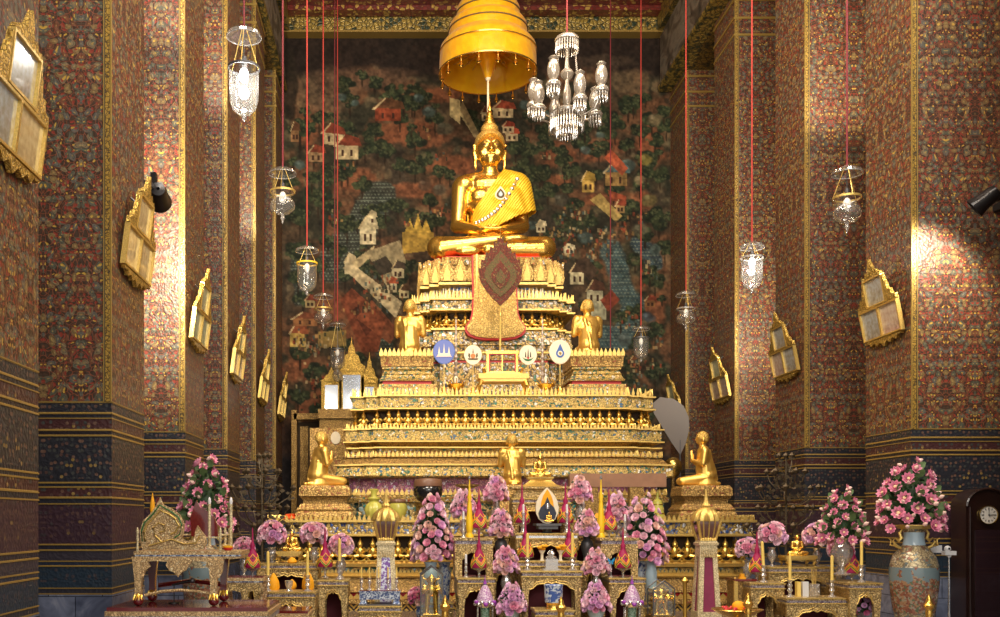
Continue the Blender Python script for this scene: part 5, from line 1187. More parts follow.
def dome_pts(n, rx, rz, shape, r):
    out = []; g = PI*(3-math.sqrt(5))
    for i in range(n):
        t = (i+.5)/n
        if shape == 'dome': z = 1-1.45*t; rr = math.sqrt(max(0, 1-z*z)); x, y = rr*math.cos(g*i), rr*math.sin(g*i); nrm = Vector((x, y, z)); p = Vector((x*rx, y*rx, z*rz))
        else:                                   # cone : narrow top, wide skirt
            s = t**.62; z = 1-1.9*s; w = math.sqrt(min(1, 3.2*s))*(.34+.68*s)-.22*max(0, s-.8)*4; x, y = math.cos(g*i), math.sin(g*i); p = Vector((x*rx*w, y*rx*w, z*rz)); nrm = Vector((x, y, .45-.9*max(0, s-.75)))
        p += Vector((r.uniform(-1,1), r.uniform(-1,1), r.uniform(-1,1)))*min(rx, rz)*.09
        out.append((p, nrm.normalized()))
    return out
def foliage(rx, rz, shape, r, n, size=.05):
    m = M(); 
    m.ball((0,0,0), (rx*.62,rx*.62,rz*.62), 12, 8) if shape == 'dome' else m.lathe([(rx*.05,rz*.75),(rx*.28,rz*.3),(rx*.42,0),(rx*.55,-rz*.6),(rx*.2,-rz*.85)], n=14)
    for p, nr in dome_pts(n, rx*.93, rz*.93, shape, r):
        o = (nr+Vector((r.uniform(-.6,.6), r.uniform(-.6,.6), r.uniform(-.6,.4)))).normalized(); u = o.cross(Vector((r.uniform(-1,1), r.uniform(-1,1), 1))).normalized()
        petal(m, p*.8, o, u, size*r.uniform(1.2,2.0), size*.42, .15)
    return m
def bouquet(px, py, rx_px, rz_px, D, label, n=26, shape='dome', cols=('pink','ppink','lilac','peach'), size=1.0, group=None, seed=0, kind='rose'):
    k = D/1000; r = random.Random(int(px*7+py)+seed); rx, rz = rx_px*k*(.88 if kind == 'rose' else 1), rz_px*k*(.92 if kind == 'rose' else 1)
    t = thing('rose_bouquet' if kind == 'rose' else 'lotus_bouquet', label, 'bouquet', (X(px,D), D, Z(py,D)), 0, group)
    sz = .055
    fo = foliage(rx*(.88 if kind == 'rose' else .92), rz*(.9 if kind == 'rose' else .95), shape, r, int(n*(3.0 if kind == 'rose' else 5)), .05*size)
    fo.build('foliage', MT['leaf'], t, sharp=80)
    if kind != 'rose':
        f2 = M()
        for p, nr in dome_pts(int(n*.8), rx*.95, rz*.95, shape, r):
            petal(f2, p*.85, (nr+Vector((r.uniform(-.5,.5),0,.5))).normalized(), Vector((0,-1,.3)).normalized(), .13, .05, .2); 
        f2.build('pale_leaves', MT['leafl'], t, sharp=80)
    for i, (p, nr) in enumerate(dome_pts(n, rx, rz, shape, r)):
        q = nr.to_track_quat('Z', 'Y')
        if kind == 'rose':
            o = link('rose', ROSE[cols[r.randrange(len(cols))]], t, p); s = size*r.uniform(.78,1.18)
        else:
            o = link('lotus_bloom', LOT[0], t, p); s = size*r.uniform(.7,1.1)
            c = link('flower_heart', LOT[1], o, (0,0,0)); q = (nr+Vector((0,-.5,.1))).normalized().to_track_quat('Z', 'Y')
        o.rotation_mode = 'QUATERNION'; o.rotation_quaternion = q; o.scale = (s,)*3
    if kind != 'rose':
        for i, (p, nr) in enumerate(dome_pts(int(n*.9), rx*1.08, rz*1.06, shape, r)):
            o = link('bud', BUD, t, p); o.rotation_mode = 'QUATERNION'; o.rotation_quaternion = nr.to_track_quat('Z', 'Y'); o.scale = (r.uniform(.8,1.2),)*3
    return t
def vase(px, py0, py1, w_px, D, label, mat='crystal', kind='goblet', name='flower_vase'):
    """py0 top, py1 bottom"""
    k = D/1000; t = thing(name, label, 'vase', (X(px,D), D, Z(py1,D))); H = (py1-py0)*k; R = w_px*k/2
    P_ = {'goblet': [(.75,0),(.80,.03),(.45,.08),(.22,.16),(.28,.24),(.70,.38),(.95,.58),(.88,.72),(.62,.84),(.70,.94),(.86,1.0),(.80,1.0),(.5,.86)],
          'cylinder': [(.62,0),(.70,.03),(.72,.2),(.86,.5),(.92,.72),(.76,.84),(.74,.92),(.98,1.0),(.92,1.0),(.6,.9)],
          'bowl': [(.42,0),(.5,.05),(.38,.14),(.55,.30),(.88,.62),(1.0,.95),(1.0,1.0),(.94,.99),(.7,.7)],
          'baluster': [(.5,0),(.52,.05),(.6,.2),(.9,.5),(1.0,.68),(.85,.80),(.5,.88),(.55,.96),(.72,1),(.6,.99),(.4,.9)],
          'pot': [(.70,0),(.74,.04),(.86,.25),(.95,.55),(1.0,.88),(1.06,.94),(1.06,1.0),(.98,1.0),(.9,.8)]}[kind]
    lob = 10 if mat == 'crystal' else 0
    M().lathe([(R*a, H*b) for a, b in P_], n=30, lobes=lob, amp=.04 if lob else 0).build('body', MT[mat], t)
    if mat == 'porcelain':
        q = M(); cyl_ring(q, R*P_[-3][0]*.99, H*.985, .007); q.build('rim', MT['celadon'], t)
    return t

# lotus arrangements and the giant enamelled vases
DV = 13.0
bouquet(205, 496, 28, 40, DV, 'tall lotus arrangement of pink blooms rising behind the carved desk at left', 46, 'cone', kind='lotus', size=.95)
bouquet(911, 495, 33, 36, DV, 'large pink lotus arrangement standing in the giant vase at right', 48, 'cone', kind='lotus', size=1.0)
bouquet(842, 517, 24, 31, 13.6, 'deep pink lotus arrangement behind the right tables, left of the giant vase', 44, 'cone', kind='lotus', size=.82)
def giant(px, label):
    t = thing('giant_enamel_vase', label, 'vase', (X(px,DV), DV, 0)); k = DV/1000
    ys = [(660,16),(655,17),(640,17),(620,21),(600,25),(580,27.5),(565,27),(556,24),(549,17),(544,12),(538,11),(533,11.5),(529,14),(526,19),(525.5,17),(530,9)]
    M().lathe([(r*k*.82, max(0, Z(y,DV))) for y, r in ys if Z(y,DV) >= -.2], n=40).build('body', MT['vasegold'], t)
    M().lathe([(r*k*.82+.006, Z(y,DV)) for y, r in ((612,22.8),(600,25),(580,27.5),(567,27.1))], n=40, cap=False).build('painted_panel', MT['paintvase'], t)
    M().lathe([(r*k*.82+.006, Z(y,DV)) for y, r in ((545,12.5),(538,11),(532,11.5))], n=30, cap=False).build('neck_panel', MT['celadon'], t)
    m = M(); n = 40
    m.lathe([(13*k,Z(529,DV)),(19.5*k,Z(525.5,DV)),(19.5*k,Z(524.8,DV)),(13*k,Z(528,DV))], n=40, cap=False, lobes=8, amp=.07); m.build('ruffled_lip', MT['goldband'], t)
    for s in (-1, 1):
        P = lambda dx, y: (s*dx*k*.85, 0, Z(y,DV))
        M().tube([P(14,549),P(21,546),P(25,541),P(22,538),P(18,541),P(15,538),P(17,533),P(14,529)], [.02,.022,.014,.012,.02,.022,.02,.012], 8).tube([P(21,546),P(28,545),P(27,540),P(30,538)], [.016,.012,.010,.006], 6).build('dragon_handle', MT['goldband'], t)
    return t
giant(205, 'giant enamelled vase half hidden behind and under the carved desk'); giant(914, 'giant enamelled vase with landscape panel and dragon handles at right')
vase(842, 538, 575, 22, 13.6, 'crystal vase holding the deep pink lotus arrangement')

RB = ('pink','ppink','ppink','lilac','pink','peach')
bouquet(433, 528, 25, 38, 14.9, 'huge cascading pink rose bouquet left of the central altar', 100, 'cone', RB, 1.16)
bouquet(643, 530, 28, 39, 14.9, 'huge cascading pink rose bouquet right of the central altar', 100, 'cone', RB, 1.16)
SM = [  # px, py, rx, rz, D, label, vase(top,bottom,w,kind,mat), shape
 (272,535,13,13,14.5,'pink rose bouquet in crystal left of the small gold seated figure',(547,563,11,'goblet','crystal'),'dome'),
 (314,535,12,12,14.5,'pink rose bouquet in crystal right of the small gold seated figure',(547,566,10,'goblet','crystal'),'dome'),
 (341,547,11.5,11.5,14.3,'pink rose bouquet on the tall left table behind a yellow candle',(557,579,11,'goblet','crystal'),'dome'),
 (244,549,9,10,14.2,'pink roses peeking between the carved desk and a magenta cone',(557,577,9,'goblet','crystal'),'dome'),
 (464,503,13,14,14.8,'pink rose bouquet beside the yellow spire, upper left of the altar',(520,538,11,'goblet','crystal'),'cone'),
 (496,488,12.5,13,15.2,'cone shaped pink rose bouquet highest at left of the altar',(500,532,11,'goblet','crystal'),'cone'),
 (580,489,12.5,13,15.2,'cone shaped pink rose bouquet highest at right of the altar',(501,532,11,'goblet','crystal'),'cone'),
 (617,507,11,14,14.8,'pink rose bouquet tucked behind the upper right magenta cone',(520,538,11,'goblet','crystal'),'cone'),
 (501,523,12.5,13.5,14.5,'pink rose bouquet in grey vase, second tier left of altar centre',(536,562,13,'baluster','darkmetal'),'cone'),
 (587,523,12.5,13.5,14.5,'pink rose bouquet in grey vase, second tier right of altar centre',(536,562,13,'baluster','darkmetal'),'cone'),
 (506,560,13.5,13.5,14.0,'pink rose bouquet, third tier left of the blue and white pot',(572,600,11,'goblet','crystal'),'cone'),
 (596,561,14,13.5,14.0,'pink rose bouquet, third tier right near the blue butterfly',(573,600,11,'goblet','crystal'),'cone'),
 (512,598,15.5,15,13.5,'lilac pink rose bouquet in a blue bowl at bottom centre left',(610,624,16,'bowl','celadon'),'cone'),
 (596,597,15.5,15,13.5,'lilac pink rose bouquet in a blue bowl at bottom centre right',(609,624,18,'bowl','celadon'),'cone'),
 (419,598,9,9,14.3,'small coral pink bouquet in front of the gold panel, left of the glass case',(606,622,7,'goblet','porcelain'),'dome'),
 (748,550,10.5,11,14.6,'pink rose bouquet behind the magenta cone on the right tall table',(560,583,10,'goblet','crystal'),'dome'),
 (772,536,13,12,14.4,'pink rose bouquet in crystal left of the seated gold monk figure',(547,567,9,'goblet','crystal'),'dome'),
 (817,537,13,12.5,14.4,'pink rose bouquet in crystal right of the seated gold monk figure',(548,567,9,'goblet','crystal'),'dome'),
 (841,550,11,12,14.1,'pink rose bouquet behind the rightmost magenta cone',(561,583,12,'goblet','crystal'),'dome'),
]
for px, py, rx, rz, D, lab, (v0, v1, vw, vk, vm), shp in SM:
    cs = RB if py < 590 else ('lilac','pink','lilac','ppink')
    if px in (419,): cs = ('peach','pink','hot')
    bouquet(px, py, rx, rz, D, lab, 50 if shp == 'cone' else 40, shp, cs, 1.06)
    vase(px, v0, v1, vw, D, lab.replace('pink rose bouquet', 'vase').split(',')[0].replace('pink roses', 'vase').replace('small coral pink bouquet', 'vase') if False else ('vase under the ' + ' '.join(lab.split()[:12])), vm, vk)
bouquet(864, 608, 7, 10, 13.4, 'violet pink flowers inside the opening of the rightmost carved table', 16, 'dome', ('lilac','hot'), .8)
vase(431, 562, 603, 15, 14.75, 'pale blue glazed vase under the left huge rose bouquet', 'celadon', 'cylinder')
vase(444.5, 562, 603, 14, 15.05, 'blue and white porcelain vase behind the left pale blue one', 'porcelain', 'cylinder')
vase(651, 561, 603, 13, 14.75, 'pale blue glazed vase under the right huge rose bouquet', 'celadon', 'cylinder')
vase(641.5, 561, 603, 12, 15.05, 'blue and white porcelain vase left of the right pale blue one', 'porcelain', 'cylinder')

# ------------------------------------------------------------------ cone offerings, candles
def phum():
    t = thing('magenta_cone_offering', 'x', 'offering', (0,0,0), 0, None)
    prof = [(.085,0),(.106,.008),(.113,.03),(.106,.08),(.090,.14),(.066,.20),(.042,.25),(.028,.285),(.038,.315),(.024,.35),(.015,.38),(.013,.44),(.010,.52),(.006,.57),(.001,.585)]
    b = M().lathe(prof, n=26).build('beaded_cone', MT['magenta'], t)
    def rad(z):
        for (r0, z0), (r1, z1) in zip(prof[:-1], prof[1:]):
            if z0 <= z <= z1: return r0+(r1-r0)*(z-z0)/(z1-z0)
        return .1
    for mat, zc, am, r_ in (('zy',.070,.050,.0055),('zg',.085,.050,.008),('zy',.100,.050,.0055),('zo',.118,.050,.0055),('zy',.136,.050,.0055),('zy',.142,-.045,.005)):
        m = M(); pts = []
        for j in range(33):
            a = 2*PI*j/32; z = zc+am*(1-abs((j % 8)-4)/2-.5)*.9; rr = rad(max(.01, z))+.003; pts.append((rr*math.cos(a+.2), rr*math.sin(a+.2), z))
        m.tube(pts, r_, 5); m.build('zigzag_band', MT[mat], b)
    m = M()
    for j in range(8):
        a = 2*PI*j/8+.2; z = .145; rr = rad(z)+.002; m.ball((rr*math.cos(a), rr*math.sin(a), z), (.012,.012,.014), 6, 4)
    m.build('bead_diamond', MT['zg'], b)
    M().lathe([(.055,-.155),(.06,-.145),(.02,-.13),(.013,-.10),(.02,-.085),(.013,-.07),(.03,-.04),(.10,-.012),(.118,.0),(.05,.0)], n=20).build('glass_stand', MT['crystal'], t)
    return t
PH = phum(); first = True
for px, pb, D, lab in ((252.5,568,12.05,'magenta beaded cone on the small stool beside the carved desk'),(325,567,14.1,'magenta beaded cone on the tall left table left of a candle'),
    (479,528,14.5,'magenta beaded cone on the upper left altar stand beside the yellow spire'),(522,523,14.9,'magenta beaded cone just left of the white leaf shaped frame'),(565.5,523,14.9,'magenta beaded cone just right of the white leaf shaped frame'),(609,530,14.5,'magenta beaded cone on the upper right altar stand beside the orange cloth'),
    (479,568,13.86,'magenta beaded cone before the open niche of the left altar stand'),(525.5,557,14.25,'magenta beaded cone left of the clear crystal block'),(569,557,14.25,'magenta beaded cone right of the clear crystal block'),(623,568,13.86,'magenta beaded cone before the open niche of the right altar stand'),
    (757,572,13.9,'magenta beaded cone on the tall right table beside a slanting candle'),(852,573,13.6,'rightmost magenta beaded cone, beside the giant vase')):
    s = D*.0011*.0+ (D/14.3)
    loc = (X(px,D), D, Z(pb,D))
    if first: PH.location = loc; PH['label'] = lab; PH.scale = (s,)*3; first = False
    else: dup(PH, loc, lab, scale=s)
def candle(px, ytop, ymid, ybot, D, label, mat='candle', w=3.0, lean=0, base='crystal'):
    k = D/1000; t = thing('candle' if base == 'crystal' else 'electric_candle', label, 'candle', (X(px,D), D, Z(ybot,D))); H = (ybot-ytop)*k; h = (ybot-ymid)*k; r = w*k/2
    M().tube([(0,0,h*.9),(lean*k*.7,0,H*.97)], r, 10).lathe([(r*.9,H*.965),(.003,H*1.0)], (lean*k*.7,0,0), 10).build('wax_stick', MT[mat], t)
    M().lathe([(r*2.6,0),(r*2.8,h*.08),(r*1.2,h*.18),(r*1.0,h*.3),(r*1.9,h*.42),(r*1.1,h*.55),(r*1.7,h*.7),(r*1.0,h*.82),(r*1.9,h*1.0),(r*1.1,h*1.0)], n=16).build('holder', MT[base], t)
    return t
candle(268,551,575,592,13.6,'yellow candle in crystal holder on the low left table, nearer the desk')
candle(307.5,551,575,592,13.6,'yellow candle in crystal holder on the low left table, nearer the tall table')
candle(339.5,538,561,580,13.9,'yellow candle standing before roses on the tall left table')
candle(527.5,533,557,571,13.75,'yellow candle left of the crystal block on the central altar')
candle(572.5,533,557,571,13.75,'yellow candle right of the crystal block on the central altar')
candle(763.5,541,565,583,13.6,'slightly leaning yellow candle on the tall right table', lean=-2)
candle(790,554,580,598,13.4,'yellow candle at the left end of the low right table')
candle(832,555,580,598,13.4,'yellow candle at the right end of the low right table')
candle(861.5,541,565,583,13.3,'yellow candle on the rightmost table beside the magenta cone')
for px, y0, y1, y2, D, lab in ((463.5,511,519,539,14.3,'white candle in front of the rose bouquet by the yellow spire'),(497,495,503,532,14.9,'white candle before the highest left rose cone'),(523.5,504,513,533,14.7,'white candle before the magenta cone left of the leaf shaped frame'),
    (567,504,513,533,14.7,'white candle before the magenta cone right of the leaf shaped frame'),(583.5,496,504,532,14.9,'white candle before the highest right rose cone'),(625,514,521,539,14.3,'white candle before the right huge rose bouquet'),(466,554,563,578,13.88,'white pointed candle before the left altar niche')):
    candle(px, y0, y1, y2, D+(.2 if y2 == 532 else 0), lab, 'white', 2.2)

# ------------------------------------------------------------------ carved altar tables
def altar_table(px0, px1, ytop, D, label, dep=.55, apron=.16, leg=.09, z0=0.0, inner=True, back=False, edge='c_tableedge'):
    k = D/1000; w = (px1-px0)*k; H = Z(ytop,D)-z0; t = thing('carved_altar_table', label, 'table', (X((px0+px1)/2,D), D+dep/2, z0))
    M().box(0,0,H-.016,w,dep,.032).box(0,0,H-.075,w-.02,dep-.02,.02).build('table_top', MT['c_table'], t)
    M().box(0,0,H-.048,w-.03,dep-.03,.036).build('mosaic_edge', MT[edge], t)
    hw = w/2-.02; hz = H-.085
    pts = [(-hw,hz),(-hw,hz-apron*1.7)]; inn = hw-leg
    n = 12
    pts += [(-hw+leg, hz-apron*1.7)]
    for i in range(n+1):
        u = -1+2*i/n; pts.append((u*inn*.98, hz-apron*(.62+.75*abs(u)**3+.10*math.cos(u*PI*5))))
    pts += [(hw-leg, hz-apron*1.7),(hw,hz-apron*1.7),(hw,hz)]
    ap_ = M().prism(pts, -dep/2+.02, -dep/2+.045).build('carved_apron', MT['c_table'], t)
    M().tube([(p[0], -dep/2+.018, p[1]+.010) for p in pts[3:-3]], .008, 5).tube([(p[0], -dep/2+.018, p[1]+.045) for p in pts[4:-4]], .005, 5).build('apron_bead', MT['goldband'], ap_)
    M().box(0,-dep/2,H-.006,w+.006,.012,.012).box(0,-dep/2+.005,H-.078,w,.012,.010).build('edge_line', MT['goldband'], t)
    for s in (-1, 1):
        M().box(s*hw, 0, hz-apron*.5, .025, dep-.06, apron).build('side_apron', MT['c_dark'], t)
        for q in (-1, 1):
            y = q*(dep/2-.055); zt = hz-.0
            M().loft([[(s*(hw-leg/2)+a*leg/2*f, y+b*leg*.45*f, z) for a, b in ((-1,-1),(1,-1),(1,1),(-1,1))] for z, f in ((0,.95),(.05,1.0),(.09,.7),(zt*.5,.78),(zt*.8,.95),(zt,1.0))]).build('leg', MT['c_table'], t)
    M().box(0, -dep/2+.05, .10, w-.12, .04, .06).build('stretcher', MT['c_table'], t)
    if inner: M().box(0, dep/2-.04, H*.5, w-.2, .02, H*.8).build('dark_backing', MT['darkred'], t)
    return t
altar_table(317,349,580,13.85,'tall narrow carved table at left under a cone and a candle', .50)
altar_table(750,786,583,13.5,'tall narrow carved table at right under the slanting candle', .55)
altar_table(262,316,592,13.4,'low wide carved table at left carrying two yellow candles', .5)
altar_table(786,850,598,13.2,'low wide carved table at right with candles and glass cups', .5)
altar_table(256,319,563.5,14.2,'long carved table at back left carrying the small gold figure', .55)
altar_table(768,838,567,14.15,'long carved table at back right carrying the seated gold monk', .55)
altar_table(849,883,583,13.1,'rightmost carved table with violet flowers in its opening', .75)
altar_table(521,583,571,13.55,'wide central carved table behind the blue and white pot', .38, apron=.14)
altar_table(517,580,561,13.95,'second central table stepping up behind the crystal block', .28)
altar_table(515.5,578.5,533.5,14.3,'third central carved table with mirrored mosaic edge', .75, edge='silver')
altar_table(512,572,498,15.1,'highest central carved table behind the white leaf shaped frame', .5)
altar_table(535,575,610,13.0,'small lowest table in front carrying the blue and white pot', .45)
def niche(px0, px1, ytop, ybot, D, label, dep=.5):
    k = D/1000; w = (px1-px0)*k; z0 = Z(ybot,D); H = Z(ytop,D)-z0; t = thing('carved_niche_stand', label, 'stand', (X((px0+px1)/2,D), D+dep/2, z0)); f = -dep/2
    M().box(0,0,H-.018,w+.03,dep+.02,.036).box(0,0,H-.10,w,dep,.03).build('top', MT['c_table'], t)
    M().box(0,0,H-.062,w-.02,dep-.02,.05).build('mosaic_edge', MT['c_tableedge'], t)
    ow, oh = w*.27, H*.62; o = [(-w/2,0),(-ow*1.15,0),(-ow*1.15,oh*.7),(-ow*.8,oh*.78),(-ow*.75,oh*.9),(-ow*.3,oh),(ow*.3,oh),(ow*.75,oh*.9),(ow*.8,oh*.78),(ow*1.15,oh*.7),(ow*1.15,0),(w/2,0),(w/2,H-.115),(-w/2,H-.115)]
    M().prism(o, f, f+.03).build('front_panel', MT['c_table'], t)
    for s in (-1, 1): M().box(s*(w/2-.015),.015,(H-.115)/2,.03,dep-.03,H-.115).build('side_panel', MT['c_dark'], t)
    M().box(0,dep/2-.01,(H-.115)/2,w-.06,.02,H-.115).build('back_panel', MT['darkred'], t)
    M().box(0,0,.012,w-.06,dep-.04,.024).build('niche_floor', MT['red'], t)
    return t
altar_table(457,496,578,13.7,'left lower carved stand with dark opening behind the purple garland cone', .85)
altar_table(609,646,578,13.7,'right lower carved stand with dark opening behind the purple garland cone', .85)
niche(455,493,538,577,14.0,'left upper carved stand with an open niche behind a magenta cone', .52)
niche(601,638,538,577,14.0,'right upper carved stand with an open niche behind a magenta cone', .52)
altar_table(484,510,532,14.95,'slim tall gilt stand under the highest left rose cone', .4)
altar_table(570,597,532,14.95,'slim tall gilt stand under the highest right rose cone', .4)
altar_table(489,513,562,14.35,'dark gilt stand under the second tier left vase', .32)
altar_table(580,600,562,14.35,'dark gilt stand under the second tier right vase', .32)
altar_table(498,516,600,13.75,'low gilt stand under the third tier left crystal vase', .35)
altar_table(586,606,600,13.75,'low gilt stand under the third tier right crystal vase', .35)
altar_table(418,454,603,14.55,'low gilt table under the blue vases of the left huge bouquet', .7)
altar_table(634,662,603,14.55,'low gilt table under the blue vases of the right huge bouquet', .7)
altar_table(497,527,624,13.2,'small low table under the bottom centre left blue bowl', .45)
altar_table(581,611,624,13.2,'small low table under the bottom centre right blue bowl', .45)
altar_table(240,262,577,13.9,'small stand behind the magenta cone stool at far left', .45)
altar_table(831,850,583,13.85,'small stand with crystal behind the rightmost magenta cone', .45)
altar_table(741,752,583,14.4,'slim stand behind the tall right table carrying roses', .4)
altar_table(413,425,622,14.15,'tiny low stand under the small coral bouquet', .3)
vase(841, 574, 583, 12, 14.15, 'low crystal dish glittering behind the rightmost magenta cone', 'crystal', 'bowl', 'crystal_dish')

# small gold figures
def small_buddha(px, py0, py1, D, label, monk=False):
    s = (py1-py0)*D/1000; t = thing('small_gold_seated_figure', label, 'statue', (X(px,D), D, Z(py1,D)))
    m = M(); m.ball((0,0,.20), (.20,.16,.13)); m.cap((0,0,.25), (0,0,.52), .14, .17); m.ball((0,0,.60), (.20,.12,.10)); m.cap((0,0,.6), (0,-.01,.76), .065, .06); m.ball((0,-.01,.83), (.095,.105,.12))
    for q in (-1, 1):
        m.cap((q*.21,0,.60), (q*.25,-.03,.37), .07, .055); m.cap((q*.25,-.03,.36), (q*.05,-.20,.27), .05, .04); m.cap((q*.12,0,.14), (q*.40,-.12,.12), .11, .09); m.cap((q*.38,-.14,.10), (-q*.12,-.22,.10), .08, .05); m.ball((q*.10,0,.82), (.015,.025,.05))
    m.cap((0,-.10,.84), (0,-.125,.80), .012, .018)
    if not monk: m.lathe([(.05,.92),(.055,.96),(.025,1.0),(.004,1.10)], (0,0,0), 10)
    m.loft([[(.46*math.cos(2*PI*j/24), .26*math.sin(2*PI*j/24), z) for j in range(24)] for z in (0,.05)])
    o = link('body', organic(m, .016, 3, MT['gold'], 'body'), t); o.scale = (s/1.08,)*3
    return t
small_buddha(292, 529, 551, 14.4, 'small gold seated figure on a gilt stool between two left bouquets')
small_buddha(797, 532, 555.5, 14.35, 'small gold monk figure seated on a gilt stool between two right bouquets', True)
small_buddha(540, 452, 477, 15.3, 'small gold seated figure high on a waisted base above the altar')
def stool(px0, px1, y0, y1, D, label, mat='goldband'):
    k = D/1000; w = (px1-px0)*k; H = (y1-y0)*k; t = thing('gilt_stool', label, 'stool', (X((px0+px1)/2,D), D, Z(y1,D))); d = min(.32, w*.7)
    M().box(0,0,H-.02,w,d,.04).box(0,0,H-.055,w*.92,d*.92,.03).build('seat', MT[mat], t)
    M().prism([(-w*.46,H-.07),(-w*.44,H*.45),(-w*.30,H*.62),(-w*.1,H*.55),(0,H*.5),(w*.1,H*.55),(w*.30,H*.62),(w*.44,H*.45),(w*.46,H-.07)], -d*.46, -d*.40).build('apron', MT['c_table'], t)
    for s in (-1, 1):
        for q in (-1, 1): M().tube([(s*w*.42,q*d*.4,H-.06),(s*w*.45,q*d*.42,H*.5),(s*w*.40,q*d*.4,.04),(s*w*.44,q*d*.42,.0)], [.035,.028,.018,.026], 8).build('leg', MT[mat], t)
    return t
stool(277,302,551,563.5,14.45,'gilt stool under the small gold figure at left')
stool(782,813,555.5,567,14.4,'gilt stool under the gold monk figure at right')
t = thing('waisted_gilt_base', 'waisted gilt base with dark red panels under the highest small gold figure', 'pedestal', (X(540,15.35), 15.35, Z(498,15.35)))
M().square([(.42,0),(.42,.06),(.36,.08),(.36,.12),(.46,.14),(.46,.17)], ry=.4).build('table_base', MT['c_table'], t)
M().square([(.34,.17),(.24,.20),(.16,.27),(.20,.30),(.20,.32)], ry=.5).build('waist', MT['goldband'], t)
# offerings on the altar
t = thing('leaf_shaped_frame', 'white pointed oval frame with dark portrait niche at the heart of the altar', 'frame', (X(547,14.75), 14.75, Z(524,14.75))); k = .01475
tear = [(0,.54),(.05,.49),(.11,.42),(.155,.33),(.17,.24),(.16,.15),(.12,.07),(.06,.02),(0,0)]
full = tear+[(-a, b) for a, b in reversed(tear[1:-1])]
M().prism(full, -.02, .02).build('white_leaf', MT['cream'], t)
M().prism([(a*.55, .06+b*.84) for a, b in full], -.035, .0).build('yellow_flame', MT['saffron'], t)
M().prism([(0,.40),(.04,.30),(.10,.24),(.13,.16),(.11,.08),(0,.05),(-.11,.08),(-.13,.16),(-.10,.24),(-.04,.30)], -.05, .0).build('dark_niche', plain('ink_blue', (.02,.025,.05), .4), t)
M().lathe([(.03,.22),(.035,.27),(.02,.30)], (0,-.055,0), 10).build('white_face', MT['silver'], t)
t2 = small_buddha(549, 511, 522, 14.45, 'tiny gold figure in front of the white leaf shaped frame')
t = thing('dark_footed_tray', 'dark footed tray under the white leaf shaped frame', 'tray', (X(547,14.6), 14.6, Z(533.5,14.6)))
M().box(0,0,.13,.36,.40,.03).box(0,0,.09,.28,.30,.05).lathe([(.09,0),(.06,.03),(.08,.08)], n=16).build('tray', MT['darkmetal'], t)
t = thing('crystal_block', 'clear square crystal block holding a crystal lotus, centre of the altar', 'ornament', (X(551,13.78), 13.78, Z(570,13.78))); 
M().box(0,0,.085,.17,.17,.14).box(0,0,.008,.24,.2,.016).build('block', MT['crystal'], t)
M().lathe([(.05,.155),(.07,.18),(.03,.20),(.05,.23),(.02,.27)], n=14, lobes=7, amp=.15).build('lotus_top', MT['crystal'], t)
for px, lab in ((542,'left'),(560.5,'right')):
    t = thing('yellow_flower_cup', 'yellow flowers in a small cup %s of the crystal block' % lab, 'flowers', (X(px,14.05), 14.05, Z(561,14.05)))
    M().lathe([(.035,0),(.02,.03),(.02,.10),(.05,.15)], n=14).build('cup', MT['cream'], t); m = M()
    for j in range(9): m.ball((.045*math.cos(j*2.4)*(j/9+.4), .045*math.sin(j*2.4), .17+.02*(j % 3)), (.035,.035,.022), 8, 5)
    m.build('blossoms', MT['saffron'], t)
t = thing('blue_white_pot', 'blue and white porcelain pot on a gold foot at bottom centre', 'pot', (X(553.5,13.2), 13.2, Z(610,13.2))); k = .0132
M().lathe([(7.5*k,0),(8*k,.02),(7*k,.04),(7*k,6*k),(8*k,7.5*k)], n=28).build('gold_foot', MT['gold'], t)
M().lathe([(7.5*k,7*k),(8.5*k,8*k),(9.0*k,14*k),(9.2*k,23*k),(9.6*k,25*k),(9*k,25.5*k),(8*k,22*k)], n=36).build('pot_body', MT['porcelain'], t)
for px, lab in ((485,'left'),(632,'right')):
    D = 13.6; t = thing('purple_garland_cone', 'purple net cone with white flower garland and green bead base, %s side of altar' % lab, 'offering', (X(px,D), D, Z(622,D))); k = D/1000
    M().lathe([(.05,0),(.06,.02),(.045,.05)], n=16).lathe([(4.5*k,2*k),(4.2*k,8*k),(4.6*k,15*k)], n=20).build('green_base', MT['greenbead'], t)
    M().lathe([(8.6*k,19*k),(8.4*k,23*k),(6.4*k,29*k),(3.8*k,34*k),(2.0*k,37*k)], n=24).build('net_cone', MT['filigree'], t)
    M().lathe([(2.0*k,36*k),(2.1*k,37.5*k),(1.9*k,37.6*k)], n=12).build('green_collar', MT['zg'], t); M().lathe([(1.9*k,37.6*k),(1.6*k,40*k),(.6*k,42*k),(.1*k,47*k)], n=12).build('purple_tip', MT['purple'], t)
    m = M(); m2 = M()
    for j in range(16):
        a = 2*PI*j/16; (m if j % 3 else m2).ball((9.6*k*math.cos(a), 9.6*k*math.sin(a), (18+(j % 2)*2.2)*k), (2.3*k,2.3*k,2.0*k), 9, 6)
    m.lathe([(7*k,15*k),(8.5*k,18*k),(7.5*k,21*k)], n=18); m.build('white_garland', MT['silver'], t); m2.build('violet_blossom', MT['purple'], t)
    for a in (PI*1.12, PI*1.88, .4, 2.7):
        m = M()
        for q in range(8): m.ball((8.0*k*math.cos(a), 8.0*k*math.sin(a), (14-1.6*q)*k), (.9*k,.9*k,1.0*k), 7, 5)
        m.build('hanging_tassel', MT['silver'], t)
altar_table(474,497,622,13.3,'tiny low table under the left purple garland cone', .5)
altar_table(621,644,622,13.3,'tiny low table under the right purple garland cone', .5)
